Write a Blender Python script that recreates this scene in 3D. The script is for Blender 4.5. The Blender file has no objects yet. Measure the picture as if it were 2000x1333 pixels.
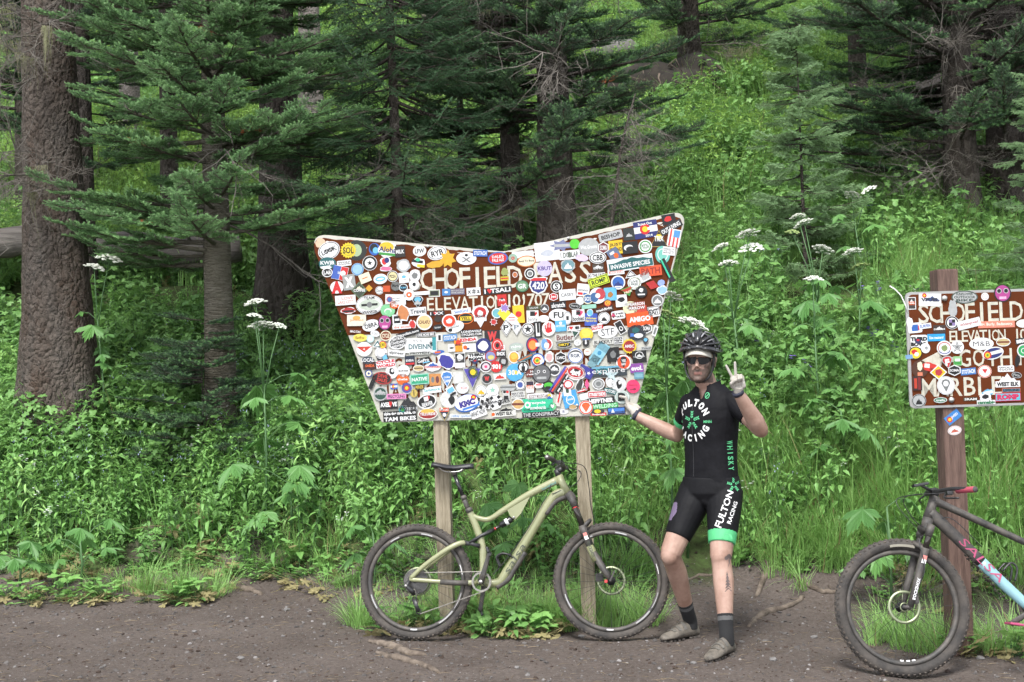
import bpy, bmesh, math, random
import numpy as np
from mathutils import Vector, Matrix, Euler, Quaternion
from mathutils.bvhtree import BVHTree
R = math.radians
rng = random.Random(7)
nr = np.random.default_rng(7)
SC = bpy.context.scene
COL = SC.collection
# ---------------------------------------------------------------- camera, sky, sun, exposure
CAM_Z, PITCH, ROLL, FPX = 1.6, R(1.94), R(1.8), 2500.0
cam_data = bpy.data.cameras.new('camera')
cam_data.sensor_width = 36.0
cam_data.lens = 45.0
cam_data.clip_start = 0.1
cam_data.clip_end = 600.0
cam = bpy.data.objects.new('camera', cam_data)
COL.objects.link(cam)
CAM_R = Matrix.Rotation(R(90) + PITCH, 3, 'X') @ Matrix.Rotation(-ROLL, 3, 'Z')
cam.matrix_world = Matrix.Translation((0, 0, CAM_Z)) @ CAM_R.to_4x4()
SC.camera = cam
SUN_EL, SUN_AZ = R(56), R(196)            # azimuth from +Y clockwise: behind the camera, a little left
world = bpy.data.worlds.new('World')
SC.world = world
world.use_nodes = True
wn = world.node_tree
wn.nodes.clear()
sky = wn.nodes.new('ShaderNodeTexSky')
sky.sky_type = 'NISHITA'
sky.sun_disc = False
sky.sun_elevation = SUN_EL
sky.sun_rotation = SUN_AZ
sky.altitude = 3200
sky.air_density = 1.0
sky.dust_density = 4.0
sky.ozone_density = 1.0
hs = wn.nodes.new('ShaderNodeHueSaturation')   # thin cloud: the blue is washed out
hs.inputs['Saturation'].default_value = 0.22
bg = wn.nodes.new('ShaderNodeBackground')
bg.inputs['Strength'].default_value = 0.12
wo = wn.nodes.new('ShaderNodeOutputWorld')
wn.links.new(sky.outputs[0], hs.inputs['Color'])
wn.links.new(hs.outputs[0], bg.inputs[0])
wn.links.new(bg.outputs[0], wo.inputs[0])
sd = bpy.data.lights.new('sun', 'SUN')
sd.energy = 1.5
sd.angle = R(18)
sd.color = (1.0, 0.97, 0.92)
sun = bpy.data.objects.new('sun', sd)
COL.objects.link(sun)
sv = Vector((math.sin(SUN_AZ) * math.cos(SUN_EL), math.cos(SUN_AZ) * math.cos(SUN_EL), math.sin(SUN_EL)))
sun.rotation_euler = sv.to_track_quat('Z', 'Y').to_euler()
sun.location = (0, -5, 30)
vs = SC.view_settings
vs.view_transform = 'Standard'
vs.look = 'None'
vs.gamma = 1.0
vs.exposure = 2.0
vs.use_curve_mapping = False
SC.render.engine = 'CYCLES'
SC.cycles.use_denoising = True
SC.cycles.max_bounces = 5
SC.cycles.diffuse_bounces = 3
SC.cycles.glossy_bounces = 2
SC.cycles.transmission_bounces = 3
SC.cycles.transparent_max_bounces = 4
SC.cycles.use_adaptive_sampling = True
SC.cycles.adaptive_threshold = 0.03
def at(px, py, d):
 """world point seen at a photograph position (2000 x 1333) at distance d metres ahead"""
 v = CAM_R @ Vector(((px - 1000) / FPX, -(py - 666.5) / FPX, -1))
 return Vector((0, 0, CAM_Z)) + v * (d / v.y)
# ---------------------------------------------------------------- helpers
_mats = {}
def srgb(c):
 return tuple(((x / 255) / 12.92 if x / 255 <= 0.04045 else ((x / 255 + 0.055) / 1.055) ** 2.4) for x in c)
def mat(name, col=(0.5, 0.5, 0.5), rough=0.6, metal=0.0, spec=0.5, var=0.0, vscale=8.0, bump=0.0, bscale=60.0, coat=0.0,
  col2=None, stretch=None):
 if name in _mats:
  return _mats[name]
 m = bpy.data.materials.new(name)
 m.use_nodes = True
 nt = m.node_tree
 b = nt.nodes['Principled BSDF']
 b.inputs['Base Color'].default_value = (*col, 1)
 b.inputs['Roughness'].default_value = rough
 b.inputs['Metallic'].default_value = metal
 b.inputs['Specular IOR Level'].default_value = spec
 b.inputs['Coat Weight'].default_value = coat
 src = None
 if var or col2 or bump:
  tc = nt.nodes.new('ShaderNodeTexCoord')
  src = tc.outputs['Object']
  if stretch:
   mp = nt.nodes.new('ShaderNodeMapping')
   mp.inputs['Scale'].default_value = stretch
   nt.links.new(src, mp.inputs[0])
   src = mp.outputs[0]
 if var or col2:
  n = nt.nodes.new('ShaderNodeTexNoise')
  n.inputs['Scale'].default_value = vscale
  n.inputs['Detail'].default_value = 6
  n.inputs['Roughness'].default_value = 0.65
  nt.links.new(src, n.inputs['Vector'])
  r = nt.nodes.new('ShaderNodeValToRGB')
  r.color_ramp.elements[0].position = 0.36
  r.color_ramp.elements[1].position = 0.66
  c2 = col2 if col2 else tuple(min(1, c * (1 + var)) for c in col)
  c1 = col if col2 else tuple(c * (1 - var) for c in col)
  r.color_ramp.elements[0].color = (*c1, 1)
  r.color_ramp.elements[1].color = (*c2, 1)
  nt.links.new(n.outputs['Fac'], r.inputs[0])
  nt.links.new(r.outputs[0], b.inputs['Base Color'])
 if bump:
  n = nt.nodes.new('ShaderNodeTexNoise')
  n.inputs['Scale'].default_value = bscale
  n.inputs['Detail'].default_value = 5
  nt.links.new(src, n.inputs['Vector'])
  bp = nt.nodes.new('ShaderNodeBump')
  bp.inputs['Strength'].default_value = bump
  bp.inputs['Distance'].default_value = 0.02
  nt.links.new(n.outputs['Fac'], bp.inputs['Height'])
  nt.links.new(bp.outputs[0], b.inputs['Normal'])
 _mats[name] = m
 return m
def leafmat(name, c1, c2, trans=0.35, rough=0.5, spec=0.35, tip=None):
 """leaf: each plant a little different in green, light passing through the blade"""
 if name in _mats:
  return _mats[name]
 m = bpy.data.materials.new(name)
 m.use_nodes = True
 nt = m.node_tree
 b = nt.nodes['Principled BSDF']
 oi = nt.nodes.new('ShaderNodeObjectInfo')
 tc = nt.nodes.new('ShaderNodeTexCoord')
 nz = nt.nodes.new('ShaderNodeTexNoise')
 nz.inputs['Scale'].default_value = 9.0
 nz.inputs['Detail'].default_value = 2
 nt.links.new(tc.outputs['Object'], nz.inputs['Vector'])
 ad = nt.nodes.new('ShaderNodeMath')
 ad.operation = 'MULTIPLY_ADD'
 ad.inputs[1].default_value = 0.55
 nt.links.new(oi.outputs['Random'], ad.inputs[0])
 mu = nt.nodes.new('ShaderNodeMath')
 mu.operation = 'MULTIPLY'
 mu.inputs[1].default_value = 0.5
 nt.links.new(nz.outputs['Fac'], mu.inputs[0])
 nt.links.new(mu.outputs[0], ad.inputs[2])
 mx = nt.nodes.new('ShaderNodeMix')
 mx.data_type = 'RGBA'
 mx.inputs['A'].default_value = (*c1, 1)
 mx.inputs['B'].default_value = (*c2, 1)
 nt.links.new(ad.outputs[0], mx.inputs['Factor'])
 nt.links.new(mx.outputs['Result'], b.inputs['Base Color'])
 b.inputs['Roughness'].default_value = rough
 b.inputs['Specular IOR Level'].default_value = spec
 tr = nt.nodes.new('ShaderNodeBsdfTranslucent')
 hsv = nt.nodes.new('ShaderNodeHueSaturation')
 hsv.inputs['Hue'].default_value = 0.485
 hsv.inputs['Value'].default_value = 1.25
 nt.links.new(mx.outputs['Result'], hsv.inputs['Color'])
 nt.links.new(hsv.outputs[0], tr.inputs['Color'])
 ms = nt.nodes.new('ShaderNodeMixShader')
 ms.inputs[0].default_value = trans
 nt.links.new(b.outputs[0], ms.inputs[1])
 nt.links.new(tr.outputs[0], ms.inputs[2])
 nt.links.new(ms.outputs[0], nt.nodes['Material Output'].inputs['Surface'])
 _mats[name] = m
 return m
class MB:
 """collects shapes, then links them as ONE mesh object"""
 def __init__(s):
  s.v, s.f, s.m, s.sm = [], [], [], []
 def add(s, vs, fs, mi=0, smooth=True):
  o = len(s.v)
  s.v.extend([tuple(v) for v in vs])
  for f in fs:
   s.f.append(tuple(i + o for i in f))
   s.m.append(mi)
   s.sm.append(smooth)
 def tube(s, pts, rad, seg=8, mi=0, caps=True, flat=None, smooth=True, up=None):
  """tapered tube along pts; flat=(a,b) scales the two axes of the section"""
  pts = [Vector(p) for p in pts]
  n = len(pts)
  if not hasattr(rad, '__len__'):
   rad = [rad] * n
  rad = list(rad) + [rad[-1]] * (n - len(rad))
  t0 = (pts[1] - pts[0]).normalized()
  ref = Vector(up) if up is not None else (Vector((0, 0, 1)) if abs(t0.z) < 0.9 else Vector((1, 0, 0)))
  nrm = (ref - t0 * ref.dot(t0)).normalized()
  vs, fs = [], []
  for i in range(n):
   if i == 0:
    t = pts[1] - pts[0]
   elif i == n - 1:
    t = pts[-1] - pts[-2]
   else:
    t = (pts[i + 1] - pts[i]).normalized() + (pts[i] - pts[i - 1]).normalized()
   t.normalize()
   nrm = nrm - t * nrm.dot(t)
   if nrm.length < 1e-6:
    nrm = t.orthogonal()
   nrm.normalize()
   bi = t.cross(nrm)
   r = rad[i]
   fa, fb = (1, 1) if flat is None else (flat[i] if hasattr(flat[0], '__len__') else flat)
   for k in range(seg):
    a = 2 * math.pi * k / seg
    vs.append(pts[i] + nrm * (math.cos(a) * r * fa) + bi * (math.sin(a) * r * fb))
  for i in range(n - 1):
   for k in range(seg):
    k2 = (k + 1) % seg
    fs.append((i * seg + k, i * seg + k2, (i + 1) * seg + k2, (i + 1) * seg + k))
  if caps:
   fs.append(tuple(range(seg))[::-1])
   fs.append(tuple(range((n - 1) * seg, n * seg)))
  s.add(vs, fs, mi, smooth)
 def box(s, c, size, mi=0, rot=None, bevel=0.0):
  hx, hy, hz = size[0] / 2, size[1] / 2, size[2] / 2
  bm = bmesh.new()
  bmesh.ops.create_cube(bm, size=1)
  bmesh.ops.scale(bm, vec=size, verts=bm.verts)
  if bevel:
   bmesh.ops.bevel(bm, geom=bm.edges[:], offset=bevel, segments=2, affect='EDGES', profile=0.7)
  M = (rot.to_4x4() if rot is not None else Matrix())
  M = Matrix.Translation(c) @ M
  bm.verts.index_update()
  s.add([M @ v.co for v in bm.verts], [[v.index for v in f.verts] for f in bm.faces], mi, False)
  bm.free()
 def ellipsoid(s, c, r, seg=16, rings=10, mi=0, rot=None):
  vs, fs = [], []
  for i in range(rings + 1):
   th = math.pi * i / rings
   for k in range(seg):
    a = 2 * math.pi * k / seg
    p = Vector((r[0] * math.sin(th) * math.cos(a), r[1] * math.sin(th) * math.sin(a), r[2] * math.cos(th)))
    if rot is not None:
     p = rot @ p
    vs.append(p + Vector(c))
  for i in range(rings):
   for k in range(seg):
    k2 = (k + 1) % seg
    fs.append((i * seg + k, (i + 1) * seg + k, (i + 1) * seg + k2, i * seg + k2))
  s.add(vs, fs, mi)
 def torus(s, c, axis, Rm, rm, seg=64, sec=10, mi=0, prof=None):
  """ring round axis; prof = list of (radial, axial) section points"""
  ax = Vector(axis).normalized()
  e1 = ax.orthogonal().normalized()
  e2 = ax.cross(e1)
  if prof is None:
   prof = [(rm * math.cos(2 * math.pi * j / sec), rm * math.sin(2 * math.pi * j / sec)) for j in range(sec)]
  n = len(prof)
  vs, fs = [], []
  for i in range(seg):
   a = 2 * math.pi * i / seg
   d = e1 * math.cos(a) + e2 * math.sin(a)
   for (q, w) in prof:
    vs.append(Vector(c) + d * (Rm + q) + ax * w)
  for i in range(seg):
   i2 = (i + 1) % seg
   for j in range(n):
    j2 = (j + 1) % n
    fs.append((i * n + j, i2 * n + j, i2 * n + j2, i * n + j2))
  s.add(vs, fs, mi)
 def build(s, name, mats, parent=None, kind=None, rel=True, link=True):
  me = bpy.data.meshes.new(name)
  v = s.v
  if parent is not None and rel:
   o, q = Vector((0, 0, 0)), parent
   while q is not None:
    o, q = o + q.location, q.parent
   v = [(a - o.x, b - o.y, c - o.z) for a, b, c in v]
  me.from_pydata(v, [], s.f)
  if not isinstance(mats, (list, tuple)):
   mats = [mats]
  for m in mats:
   me.materials.append(m)
  me.polygons.foreach_set('material_index', s.m)
  me.polygons.foreach_set('use_smooth', s.sm)
  me.update()
  ob = bpy.data.objects.new(name, me)
  if link:
   COL.objects.link(ob)
  if parent is not None:
   ob.parent = parent
  if kind:
   ob['kind'] = kind
  return ob
def thing(name, label, cat, loc=(0, 0, 0), group=None):
 o = bpy.data.objects.new(name, None)
 o.empty_display_size = 0.1
 COL.objects.link(o)
 o.location = loc
 return tag(o, label, cat, group)
def tag(o, label, cat, group=None):
 o['label'] = label
 o['category'] = cat
 if group:
  o['group'] = group
 return o
def npmesh(name, V, F, mats, kind=None, parent=None, link=True, smooth=False, mi=None):
 """mesh object from numpy arrays (F: all tris or all quads)"""
 me = bpy.data.meshes.new(name)
 n, k = F.shape
 me.vertices.add(len(V))
 me.vertices.foreach_set('co', np.ascontiguousarray(V, dtype=np.float32).ravel())
 me.loops.add(n * k)
 me.loops.foreach_set('vertex_index', np.ascontiguousarray(F, dtype=np.int32).ravel())
 me.polygons.add(n)
 me.polygons.foreach_set('loop_start', np.arange(0, n * k, k, dtype=np.int32))
 if smooth:
  me.polygons.foreach_set('use_smooth', np.ones(n, dtype=bool))
 for m in (mats if isinstance(mats, (list, tuple)) else [mats]):
  me.materials.append(m)
 if mi is not None:
  me.polygons.foreach_set('material_index', np.ascontiguousarray(mi, dtype=np.int32))
 me.update(calc_edges=True)
 ob = bpy.data.objects.new(name, me)
 if link:
  COL.objects.link(ob)
 if parent is not None:
  ob.parent = parent
 if kind:
  ob['kind'] = kind
 return ob
def scatter_group(gname, variants):
 """geometry-node group that sets one of the variant meshes on every point (attributes rot, scl, idx)"""
 g = bpy.data.node_groups.new(gname, 'GeometryNodeTree')
 g.interface.new_socket('Geometry', in_out='INPUT', socket_type='NodeSocketGeometry')
 g.interface.new_socket('Geometry', in_out='OUTPUT', socket_type='NodeSocketGeometry')
 gi = g.nodes.new('NodeGroupInput')
 go = g.nodes.new('NodeGroupOutput')
 jn = g.nodes.new('GeometryNodeJoinGeometry')
 for o in variants:
  oi = g.nodes.new('GeometryNodeObjectInfo')
  oi.inputs['Object'].default_value = o
  oi.inputs['As Instance'].default_value = False
  ti = g.nodes.new('GeometryNodeGeometryToInstance')
  g.links.new(oi.outputs['Geometry'], ti.inputs[0])
  g.links.new(ti.outputs[0], jn.inputs[0])
 ip = g.nodes.new('GeometryNodeInstanceOnPoints')
 ip.inputs['Pick Instance'].default_value = True
 def na(nm, typ):
  n = g.nodes.new('GeometryNodeInputNamedAttribute')
  n.data_type = typ
  n.inputs['Name'].default_value = nm
  return n.outputs['Attribute']
 g.links.new(gi.outputs[0], ip.inputs['Points'])
 g.links.new(jn.outputs[0], ip.inputs['Instance'])
 g.links.new(na('idx', 'INT'), ip.inputs['Instance Index'])
 er = g.nodes.new('FunctionNodeEulerToRotation')
 g.links.new(na('rot', 'FLOAT_VECTOR'), er.inputs[0])
 g.links.new(er.outputs[0], ip.inputs['Rotation'])
 g.links.new(na('scl', 'FLOAT_VECTOR'), ip.inputs['Scale'])
 g.links.new(ip.outputs[0], go.inputs[0])
 g['n'] = len(variants)
 return g
def scatter(name, group, P, ROT, S, parent=None, kind='stuff', idx=None, mats=None):
 P = np.asarray(P, dtype=np.float32)
 n = len(P)
 if parent is not None:
  P = P - np.array(parent.location, dtype=np.float32)
 S = np.asarray(S, dtype=np.float32)
 if S.ndim == 1:
  S = np.repeat(S[:, None], 3, axis=1)
 me = bpy.data.meshes.new(name)
 me.vertices.add(n)
 me.vertices.foreach_set('co', np.ascontiguousarray(P).ravel())
 a = me.attributes.new('rot', 'FLOAT_VECTOR', 'POINT')
 a.data.foreach_set('vector', np.ascontiguousarray(ROT, dtype=np.float32).ravel())
 a = me.attributes.new('scl', 'FLOAT_VECTOR', 'POINT')
 a.data.foreach_set('vector', np.ascontiguousarray(S).ravel())
 a = me.attributes.new('idx', 'INT', 'POINT')
 if idx is None:
  idx = nr.integers(0, group['n'], n)
 a.data.foreach_set('value', np.ascontiguousarray(idx, dtype=np.int32))
 me.update()
 ob = bpy.data.objects.new(name, me)
 COL.objects.link(ob)
 if parent is not None:
  ob.parent = parent
 if kind:
  ob['kind'] = kind
 md = ob.modifiers.new('scatter', 'NODES')
 md.node_group = group
 return ob
# value noise for shaping the ground and the bark
_perm = np.random.default_rng(3).random((256, 256))
def vnoise(x, y):
 x = np.asarray(x, float)
 y = np.asarray(y, float)
 xi = np.floor(x).astype(int)
 yi = np.floor(y).astype(int)
 fx = x - xi
 fy = y - yi
 fx = fx * fx * (3 - 2 * fx)
 fy = fy * fy * (3 - 2 * fy)
 a = _perm[xi & 255, yi & 255]
 b = _perm[(xi + 1) & 255, yi & 255]
 c = _perm[xi & 255, (yi + 1) & 255]
 d = _perm[(xi + 1) & 255, (yi + 1) & 255]
 return (a * (1 - fx) + b * fx) * (1 - fy) + (c * (1 - fx) + d * fx) * fy - 0.5
# ---------------------------------------------------------------- ground: trampled dirt running up into the slope
_bx = [-40, -8, -4.2, -3, -1.5, -0.4, 0.5, 1.0, 1.4, 1.8, 2.3, 3.0, 4.5, 40]
_by = [11.8, 11.0, 10.5, 10.5, 9.85, 8.98, 8.85, 9.1, 9.3, 9.0, 8.75, 8.5, 8.2, 7.4]
def edge_y(x):
 return np.interp(x, _bx, _by)
def gz(x, y):
 x = np.asarray(x, float)
 y = np.asarray(y, float)
 s = y - edge_y(x)
 k = 0.28
 sp = np.where(s / k > 30, s, k * np.log1p(np.exp(np.clip(s / k, -30, 30))))
 z = 0.44 * sp + 0.22 * np.clip((s - 0.2) / 1.4, 0, 1) ** 2 * (3 - 2 * np.clip((s - 0.2) / 1.4, 0, 1))
 up = np.clip(s / 2.5, 0, 1)
 z = z + up * (0.55 * vnoise(x * 0.45 + 9, y * 0.45) + 0.22 * vnoise(x * 1.3, y * 1.3 + 4))
 z = z + 0.035 * vnoise(x * 1.1 + 3, y * 1.1) + 0.014 * vnoise(x * 4.1, y * 4.3) + 0.008 * vnoise(x * 11, y * 11)
 z = z - 0.07 * np.clip((x - 1.6) / 0.5, 0, 1) * np.clip(1 - up, 0, 1)
 return z
def gz1(x, y):
 return float(gz(np.array([x]), np.array([y]))[0])
def on(px, d):
 """ground point below the photograph column px at distance d"""
 x = 0.0
 p = at(px, 751, d)
 return Vector((p.x, d, gz1(p.x, d)))
def ground_material():
 m = bpy.data.materials.new('dirt_ground')
 m.use_nodes = True
 nt = m.node_tree
 b = nt.nodes['Principled BSDF']
 b.inputs['Roughness'].default_value = 0.95
 b.inputs['Specular IOR Level'].default_value = 0.15
 geo = nt.nodes.new('ShaderNodeNewGeometry')
 def noise(sc, det, src=None):
  n = nt.nodes.new('ShaderNodeTexNoise')
  n.inputs['Scale'].default_value = sc
  n.inputs['Detail'].default_value = det
  n.inputs['Roughness'].default_value = 0.7
  nt.links.new(geo.outputs['Position'], n.inputs['Vector'])
  return n.outputs['Fac']
 def ramp(fac, cols):
  r = nt.nodes.new('ShaderNodeValToRGB')
  e = r.color_ramp.elements
  e[0].position, e[0].color = cols[0][0], (*cols[0][1], 1)
  e[1].position, e[1].color = cols[1][0], (*cols[1][1], 1)
  for p, c in cols[2:]:
   x = e.new(p)
   x.color = (*c, 1)
  nt.links.new(fac, r.inputs[0])
  return r.outputs[0]
 def mixc(f, a, c, typ='MIX'):
  x = nt.nodes.new('ShaderNodeMix')
  x.data_type = 'RGBA'
  x.blend_type = typ
  if isinstance(f, (int, float)):
   x.inputs['Factor'].default_value = f
  else:
   nt.links.new(f, x.inputs['Factor'])
  nt.links.new(a, x.inputs['A'])
  nt.links.new(c, x.inputs['B'])
  return x.outputs['Result']
 big = ramp(noise(1.3, 6), [(0.35, (0.054, 0.043, 0.037)), (0.65, (0.134, 0.112, 0.101))])
 fine = ramp(noise(38, 8), [(0.34, (0.040, 0.031, 0.026)), (0.52, (0.090, 0.073, 0.064)), (0.72, (0.144, 0.123, 0.113))])
 dirt = mixc(0.6, big, fine)
 vo = nt.nodes.new('ShaderNodeTexVoronoi')
 vo.inputs['Scale'].default_value = 85
 nt.links.new(geo.outputs['Position'], vo.inputs['Vector'])
 sp = nt.nodes.new('ShaderNodeMath')
 sp.operation = 'LESS_THAN'
 sp.inputs[1].default_value = 0.17
 nt.links.new(vo.outputs['Distance'], sp.inputs[0])
 stone = ramp(noise(60, 1), [(0.4, (0.068, 0.054, 0.045)), (0.6, (0.181, 0.162, 0.148))])
 dirt = mixc(sp.outputs[0], dirt, stone)
 litter = ramp(noise(14, 6), [(0.35, (0.040, 0.042, 0.02)), (0.65, (0.07, 0.11, 0.035))])
 at_ = nt.nodes.new('ShaderNodeAttribute')
 at_.attribute_name = 'slope'
 col = mixc(at_.outputs['Fac'], dirt, litter)
 nt.links.new(col, b.inputs['Base Color'])
 bp = nt.nodes.new('ShaderNodeBump')
 bp.inputs['Strength'].default_value = 0.9
 bp.inputs['Distance'].default_value = 0.012
 nt.links.new(noise(45, 8), bp.inputs['Height'])
 nt.links.new(bp.outputs[0], b.inputs['Normal'])
 return m
def make_ground():
 xs = np.concatenate([np.linspace(-45, -6, 40)[:-1], np.linspace(-6, 6, 301)[:-1], np.linspace(6, 45, 40)])
 ys = np.concatenate([np.linspace(-25, 6, 32)[:-1], np.linspace(6, 14, 201)[:-1], np.linspace(14, 40, 131)[:-1], np.linspace(40, 95, 28)])
 X, Y = np.meshgrid(xs, ys)
 Z = gz(X, Y)
 V = np.stack([X.ravel(), Y.ravel(), Z.ravel()], 1)
 nx, ny = len(xs), len(ys)
 i, j = np.meshgrid(np.arange(nx - 1), np.arange(ny - 1))
 a = (j * nx + i).ravel()
 F = np.stack([a, a + 1, a + nx + 1, a + nx], 1)
 ob = npmesh('ground', V, F, ground_material(), smooth=True)
 s = Y - edge_y(X) + 1.1 * vnoise(X * 2.2, Y * 2.2)
 sl = np.clip((s - 0.25) / 0.5, 0, 1).ravel()
 a = ob.data.attributes.new('slope', 'FLOAT', 'POINT')
 a.data.foreach_set('value', sl.astype(np.float32))
 ob['kind'] = 'structure'
 return ob
ground = make_ground()
# ---------------------------------------------------------------- low plants: variant meshes set on points
HERB = leafmat('herb_leaf', (0.085, 0.200, 0.050), (0.230, 0.445, 0.125), 0.30, 0.48, .38)
SLOPE_LIT = leafmat('lit_slope_leaf', (0.130, 0.260, 0.052), (0.320, 0.510, 0.125), 0.32, 0.5, .35)  # herb leaf made lighter; the upper slope's brighter light is in the colour
BUSH = leafmat('bush_leaf', (0.070, 0.170, 0.044), (0.200, 0.385, 0.105), 0.30, 0.5, .38)
GRASS = leafmat('grass_blade', (0.125, 0.270, 0.060), (0.300, 0.500, 0.160), 0.30, 0.5, .38)
DRYG = leafmat('dry_grass', (0.17, 0.15, 0.06), (0.30, 0.26, 0.13), 0.2, 0.7)
STEM = mat('green_stem', (0.055, 0.125, 0.04), 0.6)
WHITEF = mat('white_petal', (0.72, 0.74, 0.70), 0.7)
BLUEF = mat('blue_petal', (0.42, 0.45, 0.70), 0.7)
PURPF = mat('purple_petal', (0.16, 0.09, 0.42), 0.7)
YELF = mat('yellow_petal', (0.75, 0.42, 0.02), 0.7)
PARS = leafmat('parsnip_leaf', (0.062, 0.165, 0.044), (0.140, 0.300, 0.084), 0.25, 0.5)
def leaf(mb, o, d, L, W, droop=0.3, mi=0, fold=0.18, roll=0.0):
 """ovate leaf with a folded midrib, tip bending down"""
 d = Vector(d).normalized()
 side = d.cross(Vector((0, 0, 1)))
 if side.length < 1e-4:
  side = Vector((1, 0, 0))
 side.normalize()
 up = side.cross(d).normalized()
 if roll:
  q = Quaternion(d, roll)
  side = q @ side
  up = q @ up
 o = Vector(o)
 def p(t, w, h=0):
  return o + d * (L * t) + side * (W * w) + up * (h * W - droop * L * t * t)
 vs = [p(0, 0), p(.28, -.42, fold), p(.28, 0), p(.28, .42, fold), p(.62, -.36, fold), p(.62, 0), p(.62, .36, fold), p(1, 0)]
 fs = [(0, 2, 1), (0, 3, 2), (1, 2, 5, 4), (2, 3, 6, 5), (4, 5, 7), (5, 6, 7)]
 mb.add(vs, fs, mi, True)
def palm(mb, o, d, S, lobes=5, mi=0, tilt=0.0, cut=0.5, spread=2.3, fine=False, droop=.22):
 """lobed leaf: pointed lobes fanned round the top of its stalk"""
 d = Vector(d).normalized()
 side = d.cross(Vector((0, 0, 1)))
 if side.length < 1e-4:
  side = Vector((1, 0, 0))
 side.normalize()
 up = side.cross(d).normalized()
 if tilt:
  q = Quaternion(side, tilt)
  d = q @ d
  up = q @ up
 o = Vector(o)
 ring = []
 for i in range(lobes):
  a0 = -spread + 2 * spread * i / (lobes - 1)
  ln = S * (1 - 0.32 * abs(a0) / spread)
  da = spread / (lobes - 1)
  if i == 0:
   ring.append((a0 - da * 0.8, ln * 0.45))
  if fine:
   ring += [(a0 - da * .78, ln * .66), (a0 - da * .62, ln * .80), (a0 - da * .50, ln * .74), (a0 - da * .36, ln * .92), (a0 - da * .22, ln * .84), (a0, ln * 1.04),
                     (a0 + da * .22, ln * .84), (a0 + da * .36, ln * .92), (a0 + da * .50, ln * .74), (a0 + da * .62, ln * .80), (a0 + da * .78, ln * .66)]
  else:
   ring += [(a0 - da * 0.5, ln * 0.78), (a0, ln), (a0 + da * 0.5, ln * 0.78)]
  ring.append((a0 + da, S * cut * (1 - 0.3 * abs(a0 + da) / spread)))
 vs = [o]
 for a, r in ring:
  q = d * (math.cos(a) * r) + side * (math.sin(a) * r)
  vs.append(o + q - up * (droop * r * r / S) + up * 0.07 * S * math.cos(a * lobes * 1.0))
 fs = [(0, i, i + 1) for i in range(1, len(vs) - 1)]
 mb.add(vs, [f[::-1] for f in fs], mi, False)
def blade(mb, o, az, L, W, lean, curl, mi=0, n=4):
 d = Vector((math.cos(az), math.sin(az), 0))
 sd = Vector((-math.sin(az), math.cos(az), 0))
 vs = []
 p = Vector(o)
 ang = lean
 for i in range(n + 1):
  w = W * (1 - (i / n) ** 1.6) * 0.5 + 0.0003
  vs += [p - sd * w, p + sd * w]
  step = L / n
  p = p + (d * math.sin(ang) + Vector((0, 0, 1)) * math.cos(ang)) * step
  ang += curl / n
 fs = [(2 * i, 2 * i + 1, 2 * i + 3, 2 * i + 2) for i in range(n)]
 mb.add(vs, fs, mi, True)
def v_herb(r, H=0.6, stems=4, L=0.105, flowers=False, ar=1.0):
 mb = MB()
 for s in range(stems):
  az = r.uniform(0, 6.28)
  b = Vector((r.uniform(-.07, .07), r.uniform(-.07, .07), -0.03))
  h = H * r.uniform(.7, 1.1)
  ln = r.uniform(.05, .28)
  top = b + Vector((math.cos(az) * ln * h, math.sin(az) * ln * h, h))
  mid = (b + top) / 2 + Vector((0, 0, .04))
  mb.tube([b, mid, top], [.0035, .003, .0015], 4, 1, False)
  n = int(h / 0.05)
  ph = r.uniform(0, 6)
  for i in range(n):
   t = (i + 1.5) / (n + 1)
   if t < .12:
    continue
   p = b.lerp(mid, t * 2) if t < .5 else mid.lerp(top, t * 2 - 1)
   ph += 2.4 + r.uniform(-.3, .3)
   l = L * (1.15 - .55 * t) * r.uniform(.8, 1.25)
   e = r.uniform(-.55, .4)
   leaf(mb, p, (math.cos(ph), math.sin(ph), e), l, l * r.uniform(.42, .55) * ar, r.uniform(.2, .8), 0, .15, r.uniform(-.5, .5))
  for i in range(4):
   ph += 1.6
   l = L * .5
   leaf(mb, top, (math.cos(ph), math.sin(ph), .9), l, l * .45, .2, 0)
  if flowers:
   for i in range(3):
    q = top + Vector((r.uniform(-.03, .03), r.uniform(-.03, .03), r.uniform(-.02, .03)))
    mb.tube([q, q + Vector((r.uniform(-.006, .006), r.uniform(-.006, .006), -.012))], [.002, .004], 5, 2, True)
 return mb
def v_bush(r, H=0.55, stems=7, S=0.05):
 mb = MB()
 for s in range(stems):
  az = r.uniform(0, 6.28)
  h = H * r.uniform(.6, 1.1)
  ln = r.uniform(.15, .7)
  b = Vector((r.uniform(-.05, .05), r.uniform(-.05, .05), -.03))
  top = b + Vector((math.cos(az) * ln * h, math.sin(az) * ln * h, h))
  mb.tube([b, b.lerp(top, .5) + Vector((0, 0, .05)), top], [.004, .003, .0015], 4, 1, False)
  n = int(h / .04)
  ph = r.uniform(0, 6)
  for i in range(n):
   t = .2 + .8 * i / max(1, n - 1)
   p = b.lerp(top, t) + Vector((0, 0, .1 * t * (1 - t) * 2))
   ph += 2.4 + r.uniform(-.5, .5)
   dd = Vector((math.cos(ph), math.sin(ph), r.uniform(0, .5))).normalized()
   q = p + dd * r.uniform(.03, .09)
   mb.tube([p, q], [.001, .0008], 3, 1, False)
   palm(mb, q, Vector((dd.x, dd.y, r.uniform(-1.0, .1))), S * r.uniform(.7, 1.25), r.choice([3, 5, 5]), 0, r.uniform(-.4, .3))
 return mb
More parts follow.
